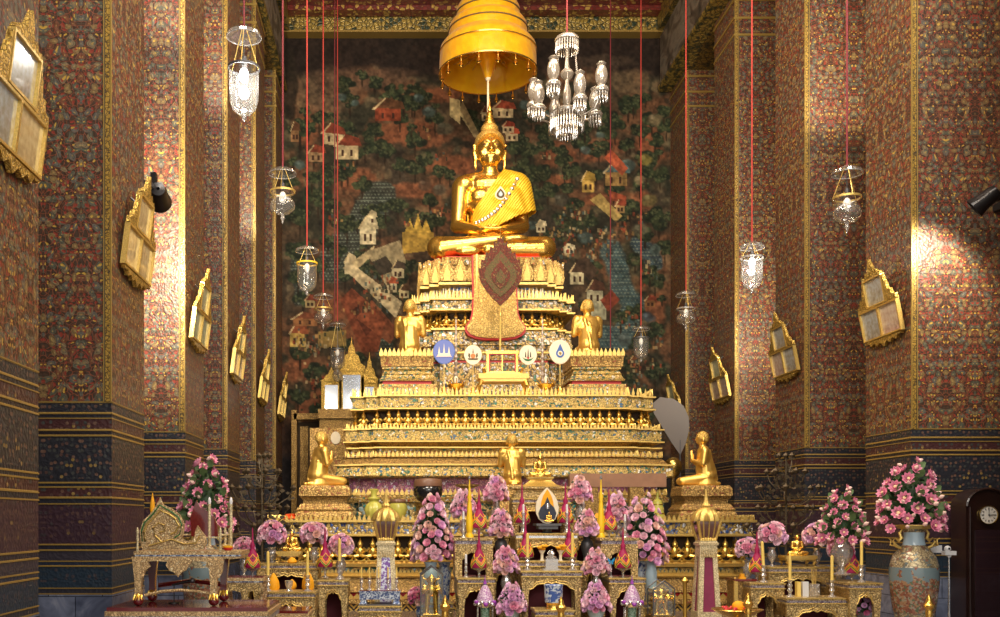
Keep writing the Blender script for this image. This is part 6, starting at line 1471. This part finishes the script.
def spire(px, D, label, mat):
    t = thing('cloth_wrapped_spire', label, 'spire', (X(px,D), D, Z(538,D))); k = D/1000
    M().lathe([(4.2*k,0),(4.4*k,2*k),(2.6*k,5*k),(3.4*k,9*k),(3.5*k,16*k),(2.6*k,26*k),(2.2*k,34*k),(1.5*k,37*k),(2.3*k,41*k),(1.3*k,45*k),(.9*k,51*k),(.4*k,59*k)], n=24).build('body', MT['yel'], t)
    M().lathe([(.3*k,58*k),(1.1*k,60*k),(.3*k,62.5*k)], n=10, lobes=4, amp=.4).build('crystal_tip', MT['silver'], t); return t
spire(469.5, 14.45, 'bright yellow pointed spire beside the upper left rose bouquet', 'yel')
spire(601, 14.45, 'bright yellow pointed spire wrapped in orange cloth near the right stand', 'yel')
tag(M().lathe([(8.5,0),(9,3),(8,9),(5,15),(1.5,19)], n=20, lobes=5, amp=.1).build('orange_cloth_bundle', MT['saffron']), 'orange cloth bundle draped behind the upper right magenta cone', 'cloth')
o = bpy.data.objects['orange_cloth_bundle']; o.scale = (.0147,.0147,.0147); o.location = (X(597,14.9), 14.85, Z(532,14.9))
t = thing('blue_butterfly', 'bright blue butterfly ornament on a glass rod near the right niche', 'ornament', (X(611,13.85), 13.85, Z(577,13.85)))
M().tube([(0,0,0),(0,0,.21)], .005, 6).lathe([(.04,0),(.01,.02)], n=12).build('rod', MT['crystal'], t)
m = M()
for s in (-1, 1): m.prism([(0,.22),(s*.05,.27),(s*.045,.225),(s*.03,.205)], -.01, .0).prism([(0,.215),(s*.03,.20),(s*.028,.175),(s*.01,.18)], -.01, 0)
m.build('wings', MT['bluebut'], t)
# saffron offerings in the left tables
for px, y0, y1, D, lab in ((292,557,563.5,14.3,'small round saffron bundle under the left small gold figure'),(292,577,587,13.95,'saffron bundle between the two left candles'),(273.5,573,592,13.8,'teardrop shaped saffron bundle behind the left yellow candle'),(308,571,592,13.8,'teardrop shaped saffron bundle behind the second yellow candle')):
    k = D/1000; R = 4.6*k if y1-y0 < 11 else 6*k; H = (y1-y0)*k
    o = tag(M().lathe([(R*.7,0),(R,H*.25),(R*.9,H*.55),(R*.45,H*.85),(R*.1,H)], n=18, lobes=6, amp=.05).build('saffron_bundle', MT['saffron'], None, loc=(X(px,D), D, Z(y1,D) if y1 != 587 else Z(592,13.4))), lab, 'bundle')
tag(M().box(0,0,.02,.09,.06,.04).box(0,0,.06,.05,.05,.05).build('yellow_offering_box', MT['saffron'], None, loc=(X(742,13.9), 13.9, Z(580,13.9))), 'little yellow parcel on the brown cabinet right of the tall lantern post', 'parcel')
# lantern posts
def lantern(px, label, panel, cap_):
    D = 13.9; k = D/1000; t = thing('lantern_post', label, 'lantern post', (X(px,D), D, 0)); zt = Z(545,D); sb = 12*k; st = 8.6*k
    cr = M()
    for sx in (-1, 1):
        for sy in (-1, 1): cr.loft([[(sx*(r-w)+a*w, sy*(r-w)+b*w, z) for a, b in ((-1,-1),(1,-1),(1,1),(-1,1))] for z, r, w in ((.25,sb,.035),(zt-.14,st,.032))])
    cr.square([(sb*1.25,0),(sb*1.3,.08),(sb*1.1,.12),(sb*1.05,.25)]); cr.square([(st,zt-.16),(st*.99,zt-.0)]); cr.square([(st*1.12,zt),(st*1.15,zt+.03),(st*1.0,zt+.04),(st*.98,zt+.06)])
    cr.square([(sb*1.0,.25),(sb*.985,.42)]); cr.build('gilded_shaft', MT['cream_gold'], t)
    M().square([(sb*.80,.42),(st*.80,zt-.16)]).build('inner_panel', MT[panel], t)
    h = zt+.06; ap = M()
    for i in range(9):
        ap.prism([(-st*.9+st*.2*i+.005,zt-.17),(-st*.9+st*.2*(i+1)-.005 if i < 8 else st*.9,zt-.17),(-st*.9+st*.2*(i+.5),zt-.05)], -st-.012, -st+.0)
    ap.build('carved_leaf_band', MT['c_table'], t)
    M().square([(st*.8,h),(st*.86,h+.04),(st*1.1,h+.14),(st*1.28,h+.26),(st*1.22,h+.30)]).build('lantern_glass', MT['brownglass'], t)
    rb = M()
    for sx in (-1, 1):
        for sy in (-1, 1): rb.tube([(sx*st*.8,sy*st*.8,h),(sx*st*1.1,sy*st*1.1,h+.14),(sx*st*1.30,sy*st*1.30,h+.27),(sx*st*1.2,sy*st*1.2,h+.31)], .022, 7)
    for sx in (-1, 0, 1): rb.tube([(sx*st*.5,-st*.85,h),(sx*st*.6,-st*1.12,h+.14),(sx*st*.68,-st*1.30,h+.27)], .010, 6)
    for i in range(7): rb.lathe([(.022,0),(.022,.03),(.004,.05)], (-st*.8+i*st*.266,-st*.88,h), 8)
    rb.build('ribs', MT['goldband'], t)
    M().lathe([(st*1.6,h+.27),(st*1.62,h+.30),(st*1.35,h+.38),(st*.8,h+.44),(st*.45,h+.46),(st*.5,h+.49),(st*.3,h+.52),(st*.22,h+.57),(.02,h+.62),(.004,h+.72)], n=28, lobes=14, amp=.06).build('onion_cap', MT['goldband'], t)
    return t
MT['cream_gold'] = carved('cream_gilt_lacquer', (.86,.74,.46), (.5,.36,.16), (), 34, metal=.3, rough=.3, bump=.3)
MT['brownglass'] = plain('smoky_brown_glass', (.16,.07,.05), .08, .2, coat=.6)
lantern(386, 'cream and gold lantern post with violet silver foil panel at left', 'purplefoil', 1)
lantern(706, 'cream and gold lantern post with deep maroon panel at right', 'maroon', 1)
# tray table with five candlesticks
altar_table(358,402,606,13.2,'gold carved table under the blue mosaic tray', .5)
t = thing('blue_mosaic_tray', 'blue and white mosaic stand topped with red, carrying slim candlesticks', 'tray', (X(380,13.45), 13.45, Z(606,13.45))); k = .01345
M().box(0,0,.02,.56,.36,.04).build('foot_board', MT['darkmetal'], t)
for sx in (-1, 1):
    for sy in (-1, 1): M().square([(.05,.04),(.035,.07),(.04,.10)], (sx*.22,sy*.12,0)).build('leg', MT['bluemosaic'], t)
M().box(0,0,.155,.54,.32,.11).box(0,0,.205,.56,.34,.012).build('mosaic_box', MT['bluemosaic'], t); M().box(0,0,.215,.54,.32,.012).build('red_top', MT['red'], t)
for i, px in enumerate((361.5,369.5,378.5,388,396.5)):
    D = 13.45; t = thing('slim_candlestick', 'slim glass candlestick with thin yellow taper on the blue mosaic tray', 'candlestick', (X(px,D), D, Z(606,D)+.221), 0, 'tapers on the blue mosaic tray')
    M().lathe([(.035,0),(.012,.02),(.012,.06),(.028,.10),(.012,.13),(.03,.16)], n=12).build('holder', MT['crystal'], t); M().tube([(0,0,.14),(0,0,.30)], .010, 8).build('taper', MT['candle'], t)
# glass cases with golden deer-legged figures
def case(px0, px1, ytop, D, label):
    k = D/1000; w = (px1-px0)*k; H = Z(ytop,D); t = thing('glass_case', label, 'display case', (X((px0+px1)/2,D), D, 0)); d = .34; b = .35
    M().box(0,0,b/2,w,d,b).build('base', MT['c_dark'], t)
    m = M()
    for sx in (-1, 1):
        for sy in (-1, 1): m.box(sx*(w/2-.008),sy*(d/2-.008),(b+H-.12)/2,.016,.016,H-.12-b)
    for sy in (-1, 1): m.tube([(-w/2,sy*d/2,H-.12),(0,sy*d/2,H)], .010, 5).tube([(w/2,sy*d/2,H-.12),(0,sy*d/2,H)], .010, 5)
    m.build('metal_edges', MT['darkmetal'], t)
    m = M()
    for sy in (-1, 1): m.prism([(-w/2+.01,b),(w/2-.01,b),(w/2-.01,H-.12),(0,H-.01),(-w/2+.01,H-.12)], sy*(d/2-.01)-.002, sy*(d/2-.01)+.002)
    for sx in (-1, 1): m.box(sx*(w/2-.01),0,(b+H-.12)/2,.004,d-.02,H-.12-b)
    m.build('glass_panes', MT['glasspane'], t)
    s = thing('golden_standing_figure', 'shining brass standing figure inside the %s' % label.replace('peaked ', ''), 'statue', (X((px0+px1)/2,D), D, b)); hh = H-b-.10
    m = M(); m.ball((0,0,hh*.60), (.09,.07,hh*.16)); m.ball((0,-.01,hh*.80), (.055,.055,.065)); m.lathe([(.06,hh*.87),(.05,hh*.9),(.02,hh*.95),(.004,hh)], n=10)
    for q in (-1, 1):
        m.cap((q*.05,0,hh*.5), (q*.07,0,.05), .045, .026); m.ball((q*.07,-.03,.03), (.03,.05,.025)); m.cap((q*.10,0,hh*.68), (q*.14,-.02,hh*.52), .03, .024); m.cap((q*.14,-.02,hh*.52), (q*.09,-.08,hh*.60), .022, .018)
        m.cap((q*.06,.0,hh*.82), (q*.13,.02,hh*.90), .02, .008)
    m.box(0,0,.01,.26,.2,.02); link('body', organic(m, .014, 2, MT['gold'], 'body'), s)
case(420,443,566,14.1,'peaked glass case left of the central altar'); case(650,672,580,14.1,'peaked glass case right of the central altar')
t = thing('gilt_pole', 'slender gilt pole beside the right glass case', 'pole', (X(685,14.2), 14.2, 0)); M().lathe([(.09,0),(.08,.06),(.03,.10),(.028,Z(577,14.2)-.1),(.06,Z(577,14.2)-.05),(.03,Z(577,14.2)-.02),(.01,Z(577,14.2))], n=14).build('shaft', MT['goldsoft'], t)
# brass barrier posts in front
for px, yt, D, lab in ((445,595,12.3,'brass barrier post with stupa finial in front of the left glass case'),(561,596,12.3,'brass barrier post with stupa finial at bottom centre'),(748,592,12.3,'brass barrier post with stupa finial beside the petal tray'),(929,594,12.0,'brass barrier post with stupa finial in front of the giant vase')):
    t = thing('brass_barrier_post', lab, 'post', (X(px,D), D, 0)); k = D/1000; H = Z(yt,D)
    M().lathe([(.16,0),(.16,.03),(.05,.06),(.035,.10),(.035,H-22*k)], n=20).build('shaft', MT['brass'], t)
    M().lathe([(3.2*k,H-22*k),(3.6*k,H-19*k),(3.2*k,H-17*k),(3.4*k,H-15*k),(5.2*k,H-13*k),(5.3*k,H-11*k),(3.6*k,H-9*k),(3.2*k,H-8*k),(2.4*k,H-6*k),(2.6*k,H-5*k),(1.5*k,H-3*k),(.2*k,H)], n=20).build('stupa_finial', MT['gold'], t)
# petal tray on a stand, brown cabinet
t = thing('petal_tray', 'wide brass tray of red and orange flowers at bottom right', 'tray', (X(737,12.7), 12.7, 0)); zt = Z(611,12.7)
M().lathe([(.18,0),(.16,.04),(.05,.10),(.05,zt-.10),(.22,zt-.04),(.28,zt),(.32,zt+.02),(.31,zt+.03),(.24,zt+.0)], n=32).build('tray', MT['brass'], t)
m = M(); r = random.Random(5)
for j in range(26): a = r.random()*6.28; d = .17*math.sqrt(r.random()); m.ball((d*math.cos(a)-.07, d*math.sin(a)*.8, zt+.03+r.random()*.02), (.028,.028,.014), 7, 4)
m.build('red_petals', MT['redglass'], t)
M().ball((.02,0,zt+.06), (.085,.08,.07), 14, 8).build('orange_marigold_ball', MT['saffron'], t)
t = thing('brown_gilt_cabinet', 'small brown gilt cabinet between lantern post and tall right table', 'cabinet', (X(741,14.0), 14.0, 0)); H = Z(580,14.0)
M().box(0,0,H/2,.26,.4,H).build('body', MT['c_dark'], t); M().box(0,0,H+.01,.30,.44,.03).build('top', MT['red'], t); M().box(-.14,-.19,H/2,.05,.05,H).build('corner_post', MT['goldband'], t)
# items on the low right table
D = 13.45; zt = Z(598,D)
t = thing('yellow_booklet', 'small yellow upright booklet beside the white one on the low right table', 'book', (X(798,D), D, Z(598,13.2))); M().box(0,0,.10,.05,.08,.20).build('cover', MT['candle'], t)
t = thing('white_booklet', 'small white upright card on the low right table', 'book', (X(805,D), D, Z(598,13.2))); M().box(0,0,.10,.08,.05,.20).build('cover', MT['whitepl'], t)
t = thing('incense_jar', 'crystal incense jar with thin golden sticks on the low right table', 'jar', (X(814,D), D, Z(598,13.2))); M().lathe([(.06,0),(.075,.02),(.07,.16),(.075,.17)], n=18, lobes=9, amp=.05).build('jar_body', MT['crystal'], t)
m = M()
for j in range(6): m.tube([(.02*math.cos(j),.02*math.sin(j),.1),(.035*math.cos(j),.035*math.sin(j),.38)], .004, 5)
m.build('incense_sticks', MT['goldband'], t)
t = thing('incense_cup', 'small dark glass cup between the two left candles', 'cup', (X(289,13.6), 13.6, Z(592,13.4))); M().lathe([(.05,0),(.03,.03),(.05,.08),(.06,.14),(.05,.14)], n=16).build('cup', MT['crystal'], t)

# ------------------------------------------------------------------ carved reading seat at lower left
D = 9.75; k = D/1000
ZPL = Z(606,D)
t = thing('lacquer_platform', 'red lacquer platform with gilt and blue edge under the carved desk', 'platform', (X(196,D+.25), D+.30, 0)); w = 158*k
M().box(0,0,ZPL-.02,w,.95,.04).build('lacquer_top', MT['red'], t)
M().box(0,0,ZPL-.06,w+.03,.98,.045).build('gilt_edge', MT['c_desk'], t); M().box(0,0,ZPL-.11,w+.0,.95,.05).build('blue_mosaic_edge', MT['bluemosaic'], t)
M().box(0,0,(ZPL-.13)/2,w-.06,.9,ZPL-.13).build('body', MT['c_dark'], t)
DS_ = thing('carved_reading_seat', 'pale gilt carved howdah style seat with scrolled side panels and claw feet on balls', 'seat', (X(187,D), D+.02, ZPL)); S_ = DS_
def Q(x, y): return ((130+x/4.858-187)*k, (606-(490+y/4.858))*k)      # from a photo crop to local coordinates
zt0 = (606-552)*k; dp = .55; W2 = 54*k
M().box(0,dp/2,zt0-.01,W2*2,dp,.035).box(0,dp/2,zt0-.055,W2*2-.03,dp-.03,.025).build('seat_board', MT['c_desk'], S_)
M().box(0,dp/2,zt0-.035,W2*2-.02,dp-.02,.016).build('blue_inlay_line', MT['bluemosaic'], S_)
apr = [Q(5,325),Q(450,325),Q(455,345),Q(448,400),Q(430,430),Q(405,415),Q(395,385),Q(368,372),Q(372,350),Q(340,345),Q(300,348),Q(282,370),Q(270,392),Q(250,400),Q(232,424),Q(212,400),Q(190,392),Q(172,365),Q(180,348),Q(120,345),Q(85,348),Q(98,372),Q(78,388),Q(60,430),Q(32,420),Q(18,380)]
M().prism(apr, -.012, .02).build('scalloped_apron', MT['c_desk'], S_)
for yy in (.0, dp):
    for x_ in ((22,58),(385,428)):
        x0, z0_ = Q(x_[0],400); x1, _ = Q(x_[1],400); cx = (x0+x1)/2; zz = Q(0,400)[1]
        ld = M(); mt = MT['c_desk'] if yy == 0 else MT['red']
        ld.loft([[(cx+a*wx, yy+b*.035, z) for a, b in ((-1,-1),(1,-1),(1,1),(-1,1))] for z, wx in ((zt0-.08,.055),(zz,.042),(zz*.6,.030),(.085,.032))])
        lg = ld.build('leg', mt, S_)
        M().ball((cx,yy-.012,.050), (.052,.052,.050), 16, 10).build('red_ball_foot', MT['red'], lg)
        c = M()
        for q in range(4): a = -2.4+q*.55; c.tube([(cx+.02*math.cos(a),yy+.02*math.sin(a),.118),(cx+.046*math.cos(a),yy+.046*math.sin(a),.100),(cx+.058*math.cos(a),yy-.012+.058*math.sin(a),.060)], [.013,.012,.005], 6)
        c.ball((cx,yy,.108), (.040,.038,.020), 10, 6); c.build('claw', MT['goldsoft'], lg)
M().tube([(Q(70,510)[0],0,Q(0,512)[1]),(Q(150,490)[0],0,Q(0,494)[1]),(Q(240,482)[0],0,Q(0,487)[1]),(Q(330,490)[0],0,Q(0,494)[1]),(Q(405,508)[0],0,Q(0,510)[1])], .016, 8).build('curved_stretcher', MT['c_desk'], S_)
M().tube([(Q(70,510)[0],dp,Q(0,482)[1]),(Q(240,482)[0],dp,Q(0,458)[1]),(Q(405,508)[0],dp,Q(0,480)[1])], .024, 8).build('rear_stretcher', MT['red'], S_)
for s, yy in ((0,0),):
    pn = [Q(50,272),Q(44,200),Q(60,150),Q(105,105),Q(122,78),Q(143,35),Q(158,70),Q(200,90),Q(240,120),Q(262,165),Q(258,215),Q(248,232),Q(268,248),Q(300,244),Q(312,225),Q(314,200),Q(326,172),Q(342,196),Q(366,226),Q(372,262),Q(352,290),Q(60,290)]
    pp = M().prism(pn, .0, .03).build('scroll_side_panel', MT['c_desk'], S_)
    inn = [(x*.86-.025, .01+zt0+(z-zt0)*.84) for x, z in pn[:11]]
    M().tube([(x, -.006, z) for x, z in [Q(58,250),Q(54,200),Q(68,158),Q(108,118),Q(142,72),Q(196,104),Q(232,130),Q(250,168),Q(240,215),Q(215,232)]], .007, 6).build('green_inlay_line', MT['zg'], pp)
    M().tube([(x, -.008, z) for x, z in [Q(72,250),Q(66,205),Q(80,168),Q(118,130),Q(145,98),Q(190,118),Q(222,142),Q(236,175),Q(220,205),Q(195,215)]], .010, 6).tube([(x, -.008, z) for x, z in [Q(150,250),Q(120,220),Q(110,185),Q(135,160),Q(165,170),Q(165,200),Q(140,205)]], .008, 6).tube([(x, -.008, z) for x, z in [Q(90,270),Q(200,240),Q(260,262),Q(320,258),Q(335,225)]], .008, 6).build('raised_scroll', MT['goldband'], pp)
pn2 = [Q(240,200),Q(236,130),Q(250,90),Q(268,45),Q(284,80),Q(330,105),Q(362,140),Q(378,185),Q(378,230),Q(240,230)]
M().prism([(x, z) for x, z in pn2], dp-.03, dp).build('red_back_panel', MT['red'], S_)
pn3 = [(x-.40, z-.0) for x, z in pn2]
M().prism([(max(-W2+.02, x), z) for x, z in [Q(58,260),Q(60,40),Q(75,30),Q(92,70),Q(96,260)]], dp-.03, dp).build('red_back_panel', MT['red'], S_)
m = M()
for x_, y_ in ((35,0.0),(440,0.0),(525,dp),(437,dp)):
    pass
for px_, yy in ((Q(34,0)[0],.0),(Q(437,0)[0],.0),(Q(437,0)[0],dp*.5),(Q(437,0)[0],dp-.02),(Q(34,0)[0],dp-.02)):
    m = M().lathe([(.012,zt0),(.015,zt0+.05),(.010,zt0+.08),(.016,zt0+.12),(.011,zt0+.18),(.018,zt0+.2),(.004,zt0+.24)], (px_,yy,0), 10); m.build('baluster', MT['cream_gold'], S_)
m = M().tube([(Q(437,0)[0],0,zt0+.16),(Q(437,0)[0],dp,zt0+.16)], .009, 6).tube([(Q(437,0)[0],0,zt0+.06),(Q(437,0)[0],dp,zt0+.06)], .009, 6).tube([(Q(340,0)[0],.015,zt0+.14),(Q(437,0)[0],.015,zt0+.14)], .009, 6).tube([(Q(20,0)[0],dp,zt0+.16),(Q(437,0)[0],dp,zt0+.16)], .009, 6)
m.build('rail', MT['cream_gold'], S_)
def ecandle(px, y0, y1, D, label):
    k = D/1000; t = thing('electric_candle', label, 'candle', (X(px,D), D, Z(y1,D))); H = (y1-y0)*k
    M().lathe([(.022,0),(.022,.01),(.016,.015),(.016,H*.86)], n=14).build('stem', MT['cream_gold'], t); M().lathe([(.012,H*.86),(.018,H*.91),(.012,H*.97),(.002,H)], n=12).build('flame_bulb', MT['white'], t)
ecandle(209.5, 497, 546.5, 10.12, 'tall cream electric candle on the carved seat, left one'); ecandle(231, 497, 547.5, 10.12, 'tall cream electric candle on the carved seat, right one near the rail')
tt = thing('red_yellow_offering_dish', 'little red dish with yellow rim on the carved seat', 'dish', (X(228,9.95), 9.95, ZPL+zt0+.008)); M().lathe([(.03,0),(.05,.02),(.055,.03),(.03,.03)], n=18).build('dish', MT['redpaint'], tt); M().lathe([(.045,.03),(.05,.045),(.01,.05)], n=18).build('garland', MT['yel'], tt)
tt = thing('golden_flame_ornament', 'yellow pointed ornament beside a red leaf panel behind the carved seat', 'ornament', (X(152.5,10.15), 10.15, ZPL+zt0+.008)); M().lathe([(.02,0),(.02,.36),(.028,.42),(.018,.50),(.002,.58)], n=12).build('spike', MT['saffron'], tt)
# microphone under the seat
tt = thing('black_microphone', 'black microphone lying on its short stand under the carved seat', 'microphone', (X(184,10.05), 10.05, ZPL))
M().tube([(-.12,0,.185),(.06,0,.225)], [.010,.014], 10).tube([(-.10,0,.0),(-.10,0,.19)], .006, 6).lathe([(.06,0),(.055,.012),(.01,.016)], (-.10,0,0), 16).build('body', MT['black'], tt); M().ball((.085,0,.23), .028, 12, 8).build('grille', MT['darkmetal'], tt)
# small stool of the same set
stool_ = stool(226, 266, 577, 609, 11.9, 'small red and blue inlaid stool right of the carved seat', 'c_desk')
M().box(0,0,(609-577)*.0119+.004,.44,.30,.014).build('red_top', MT['red'], stool_); M().box(0,0,(609-577)*.0119-.045,.45,.31,.02).build('blue_inlay', MT['bluemosaic'], stool_)
t = thing('low_red_platform', 'low red lacquer platform under the small inlaid stool', 'platform', (X(262,11.95), 11.95, 0)); zt = Z(609,11.9)
M().box(0,0,zt-.015,1.15,.6,.03).build('lacquer_top', MT['red'], t); M().box(0,0,zt-.05,1.18,.62,.04).build('gilt_edge', MT['c_desk'], t); M().box(0,0,(zt-.07)/2,1.1,.56,zt-.07).build('body', MT['c_dark'], t)

# ------------------------------------------------------------------ right edge: clock, camera stand
D = 13.8; k = D/1000
t = thing('longcase_clock', 'tall dark wooden longcase clock with arched hood and white dial at right edge', 'clock', (X(988.5,D), D+.2, 0)); H = Z(488,D)
cw = .30
arch = [(-cw,0),(cw,0),(cw,H-.24)]+[(cw*math.cos(a), H-.24+.24*math.sin(a)) for a in [PI*i/14 for i in range(1, 14)]]+[(-cw,H-.24)]
M().prism(arch, -.18, .20).build('case', MT['darkwood'], t)
ar2 = [(x*.80, z if z < .2 else z-.05) for x, z in arch]; m = M()
for a, b_ in zip(arch[2:-1], arch[3:]): m.tube([(a[0]*.97,-.19,a[1]-.01),(b_[0]*.97,-.19,b_[1]-.01)], .022, 6)
for s in (-1, 1): m.tube([(s*.25,-.19,.3),(s*.25,-.19,H-.26)], .018, 8)
m.build('hood_moulding', MT['darkwood'], t)
M().box(0,-.19,(H-.5)/2+.12,.36,.01,H-.9).build('door_glass', plain('dark_clock_glass', (.03,.015,.02), .05, 0, coat=1), t)
dx, dz = 0.0, Z(515,D)
d_ = M().lathe([(.118,0),(.118,.02)], n=40).build('dial', MT['dial'], t); d_.rotation_euler = (PI/2,0,0); d_.location = (dx,-.185,dz)
bz = M(); cyl_ring(bz, .122, .02, .010, 40); bz.build('bezel', MT['brass'], d_)
for j in range(12):
    a = 2*PI*j/12; c, s = math.cos(a), math.sin(a); ln = .030 if j % 3 == 0 else .022
    M().tube([((.098-ln)*c,(.098-ln)*s,.024),(.100*c,.100*s,.024)], .005 if j % 3 else .007, 5).build('hour_mark', MT['black'], d_)
m = M(); m.tube([(0,0,.027),(0,.088,.027)], .004, 5).tube([(0,0,.029),(.006,-.02,.029)], .004, 5).tube([(0,0,.028),(.060,.003,.028)], .005, 5).lathe([(.010,.022),(.010,.032)], n=10); m.build('hands', MT['black'], d_)
t = thing('small_white_sign', 'small white tilted sign plate on a thin stand beside the giant vase', 'sign', (X(936,13.3), 13.3, 0)); zt = Z(549,13.3)
M().box(0,0,zt,.15,.02,.10).build('plate', MT['whitepl'], t); M().tube([(0,.015,0),(0,.015,zt)], .008, 6).lathe([(.10,0),(.10,.015),(.01,.02)], n=20).build('stand', MT['darkmetal'], t)
t = thing('white_camera_on_pole', 'small white camera on a slim grey pole left of the clock', 'camera', (X(949,13.2), 13.2, 0)); zt = Z(553,13.2)
M().box(0,0,zt,.15,.09,.055).box(0,0,zt-.04,.04,.03,.03).build('camera_base', MT['whitepl'], t); M().ball((-.02,0,zt+.055), .042, 14, 9).build('camera_head', MT['whitepl'], t); l_ = M().lathe([(.014,0),(.014,.01)], n=14).build('lens', MT['black'], t); l_.rotation_euler = (PI/2,0,0); l_.location = (-.02,-.036,zt+.058)
M().tube([(0,0,.02),(0,0,zt-.03)], [.018,.010], 10).lathe([(.14,0),(.14,.02),(.02,.03)], n=22).build('pole', MT['silver'], t)

# ------------------------------------------------------------------ light
def area(name, loc, target, size, power, col=(1,.93,.82)):
    l = bpy.data.lights.new(name, 'AREA'); l.energy = power; l.size = size; l.color = col; o = bpy.data.objects.new(name, l); COL.objects.link(o)
    o.location = loc; o.rotation_euler = (Vector(target)-Vector(loc)).to_track_quat('-Z', 'Y').to_euler(); return o
def spot(name, loc, target, power, ang, blend=.6, col=(1,.86,.66), r=.06):
    l = bpy.data.lights.new(name, 'SPOT'); l.energy = power; l.spot_size = math.radians(ang); l.spot_blend = blend; l.color = col; l.shadow_soft_size = r; o = bpy.data.objects.new(name, l); COL.objects.link(o)
    o.location = loc; o.rotation_euler = (Vector(target)-Vector(loc)).to_track_quat('-Z', 'Y').to_euler(); return o
def point(name, loc, power, r=.06, col=(1,.95,.88)):
    l = bpy.data.lights.new(name, 'POINT'); l.energy = power; l.color = col; l.shadow_soft_size = r; o = bpy.data.objects.new(name, l); COL.objects.link(o); o.location = loc; return o
w = bpy.data.worlds.new('daylight'); bpy.context.scene.world = w; w.use_nodes = True
bg = w.node_tree.nodes['Background']; bg.inputs[0].default_value = (1,.94,.84,1); bg.inputs[1].default_value = .88
area('nave_flood_left', (-1.5, 9, 11.5), (2.1, 22, 5), 2.5, 380)
area('nave_flood_right', (6.0, 9, 11.5), (2.1, 22, 5), 2.5, 380)
area('nave_top', (2.1, 16, 14.6), (2.1, 20, 0), 5, 260)  # added soft light under the ceiling, no fixture
area('front_fill', (2.1, 2, 6.5), (2.1, 22, 6), 4, 300)  # added unseen frontal fill, no fixture
for yy, tz, pw in ((9.5, 5.5, 190), (15.5, 7, 230), (20.5, 8, 130)):
    area('left_wash', (4.2, yy-2.5, 12.6), (-3.2, yy+1.5, tz), 1.6, pw, (1,.70,.42)); area('right_wash', (0.0, yy-2.5, 12.6), (7.36, yy+1.5, tz), 1.6, pw*1.25, (1,.70,.42))  # warm washes added to brighten the pillar sides, no fixtures
spot('spot_left', (X(159,12.85)-.08, 13.12, 5.72), (-3.42,14.9,5.75), 700, 125)
spot('spot_right', (X(962,13.75), 13.62, 5.75), (7.36,14.45,4.9), 150, 130)
for i, (x, y, z, tx, ty, tz, pw) in enumerate(((-3.1,16.6,9.6,-3.4,18.5,10.9,260),(-3.1,13.0,9.2,-3.5,14.9,10.4,200),(-3.1,20.2,8.5,-3.4,22.2,9.6,260),(7.2,16.3,9.0,7.9,18.2,10.4,260),(7.2,19.9,5.6,7.7,22.0,6.6,260),(7.2,20.0,4.8,7.36,22.7,5.6,120))):
    spot('pillar_uplight', (x,y,z), (tx,ty,tz), pw, 100)
point('lamp_light', (XL, 10.9, 6.08+.42), 60, .07); point('lamp_light', (XR, 16.6, 5.50+.42), 25, .07)

cam = bpy.data.cameras.new('camera'); co_ = bpy.data.objects.new('camera', cam); COL.objects.link(co_); bpy.context.scene.camera = co_
co_.location = (0,0,EYE); co_.rotation_euler = (PI/2,0,0); cam.sensor_width = 36; cam.lens = 36; cam.shift_x = .1; cam.shift_y = (CY-308.5)/1000; cam.clip_end = 200
vs = bpy.context.scene.view_settings; vs.view_transform = 'Standard'; vs.look = 'None'; vs.gamma = 1; vs.exposure = .33; vs.use_curve_mapping = False
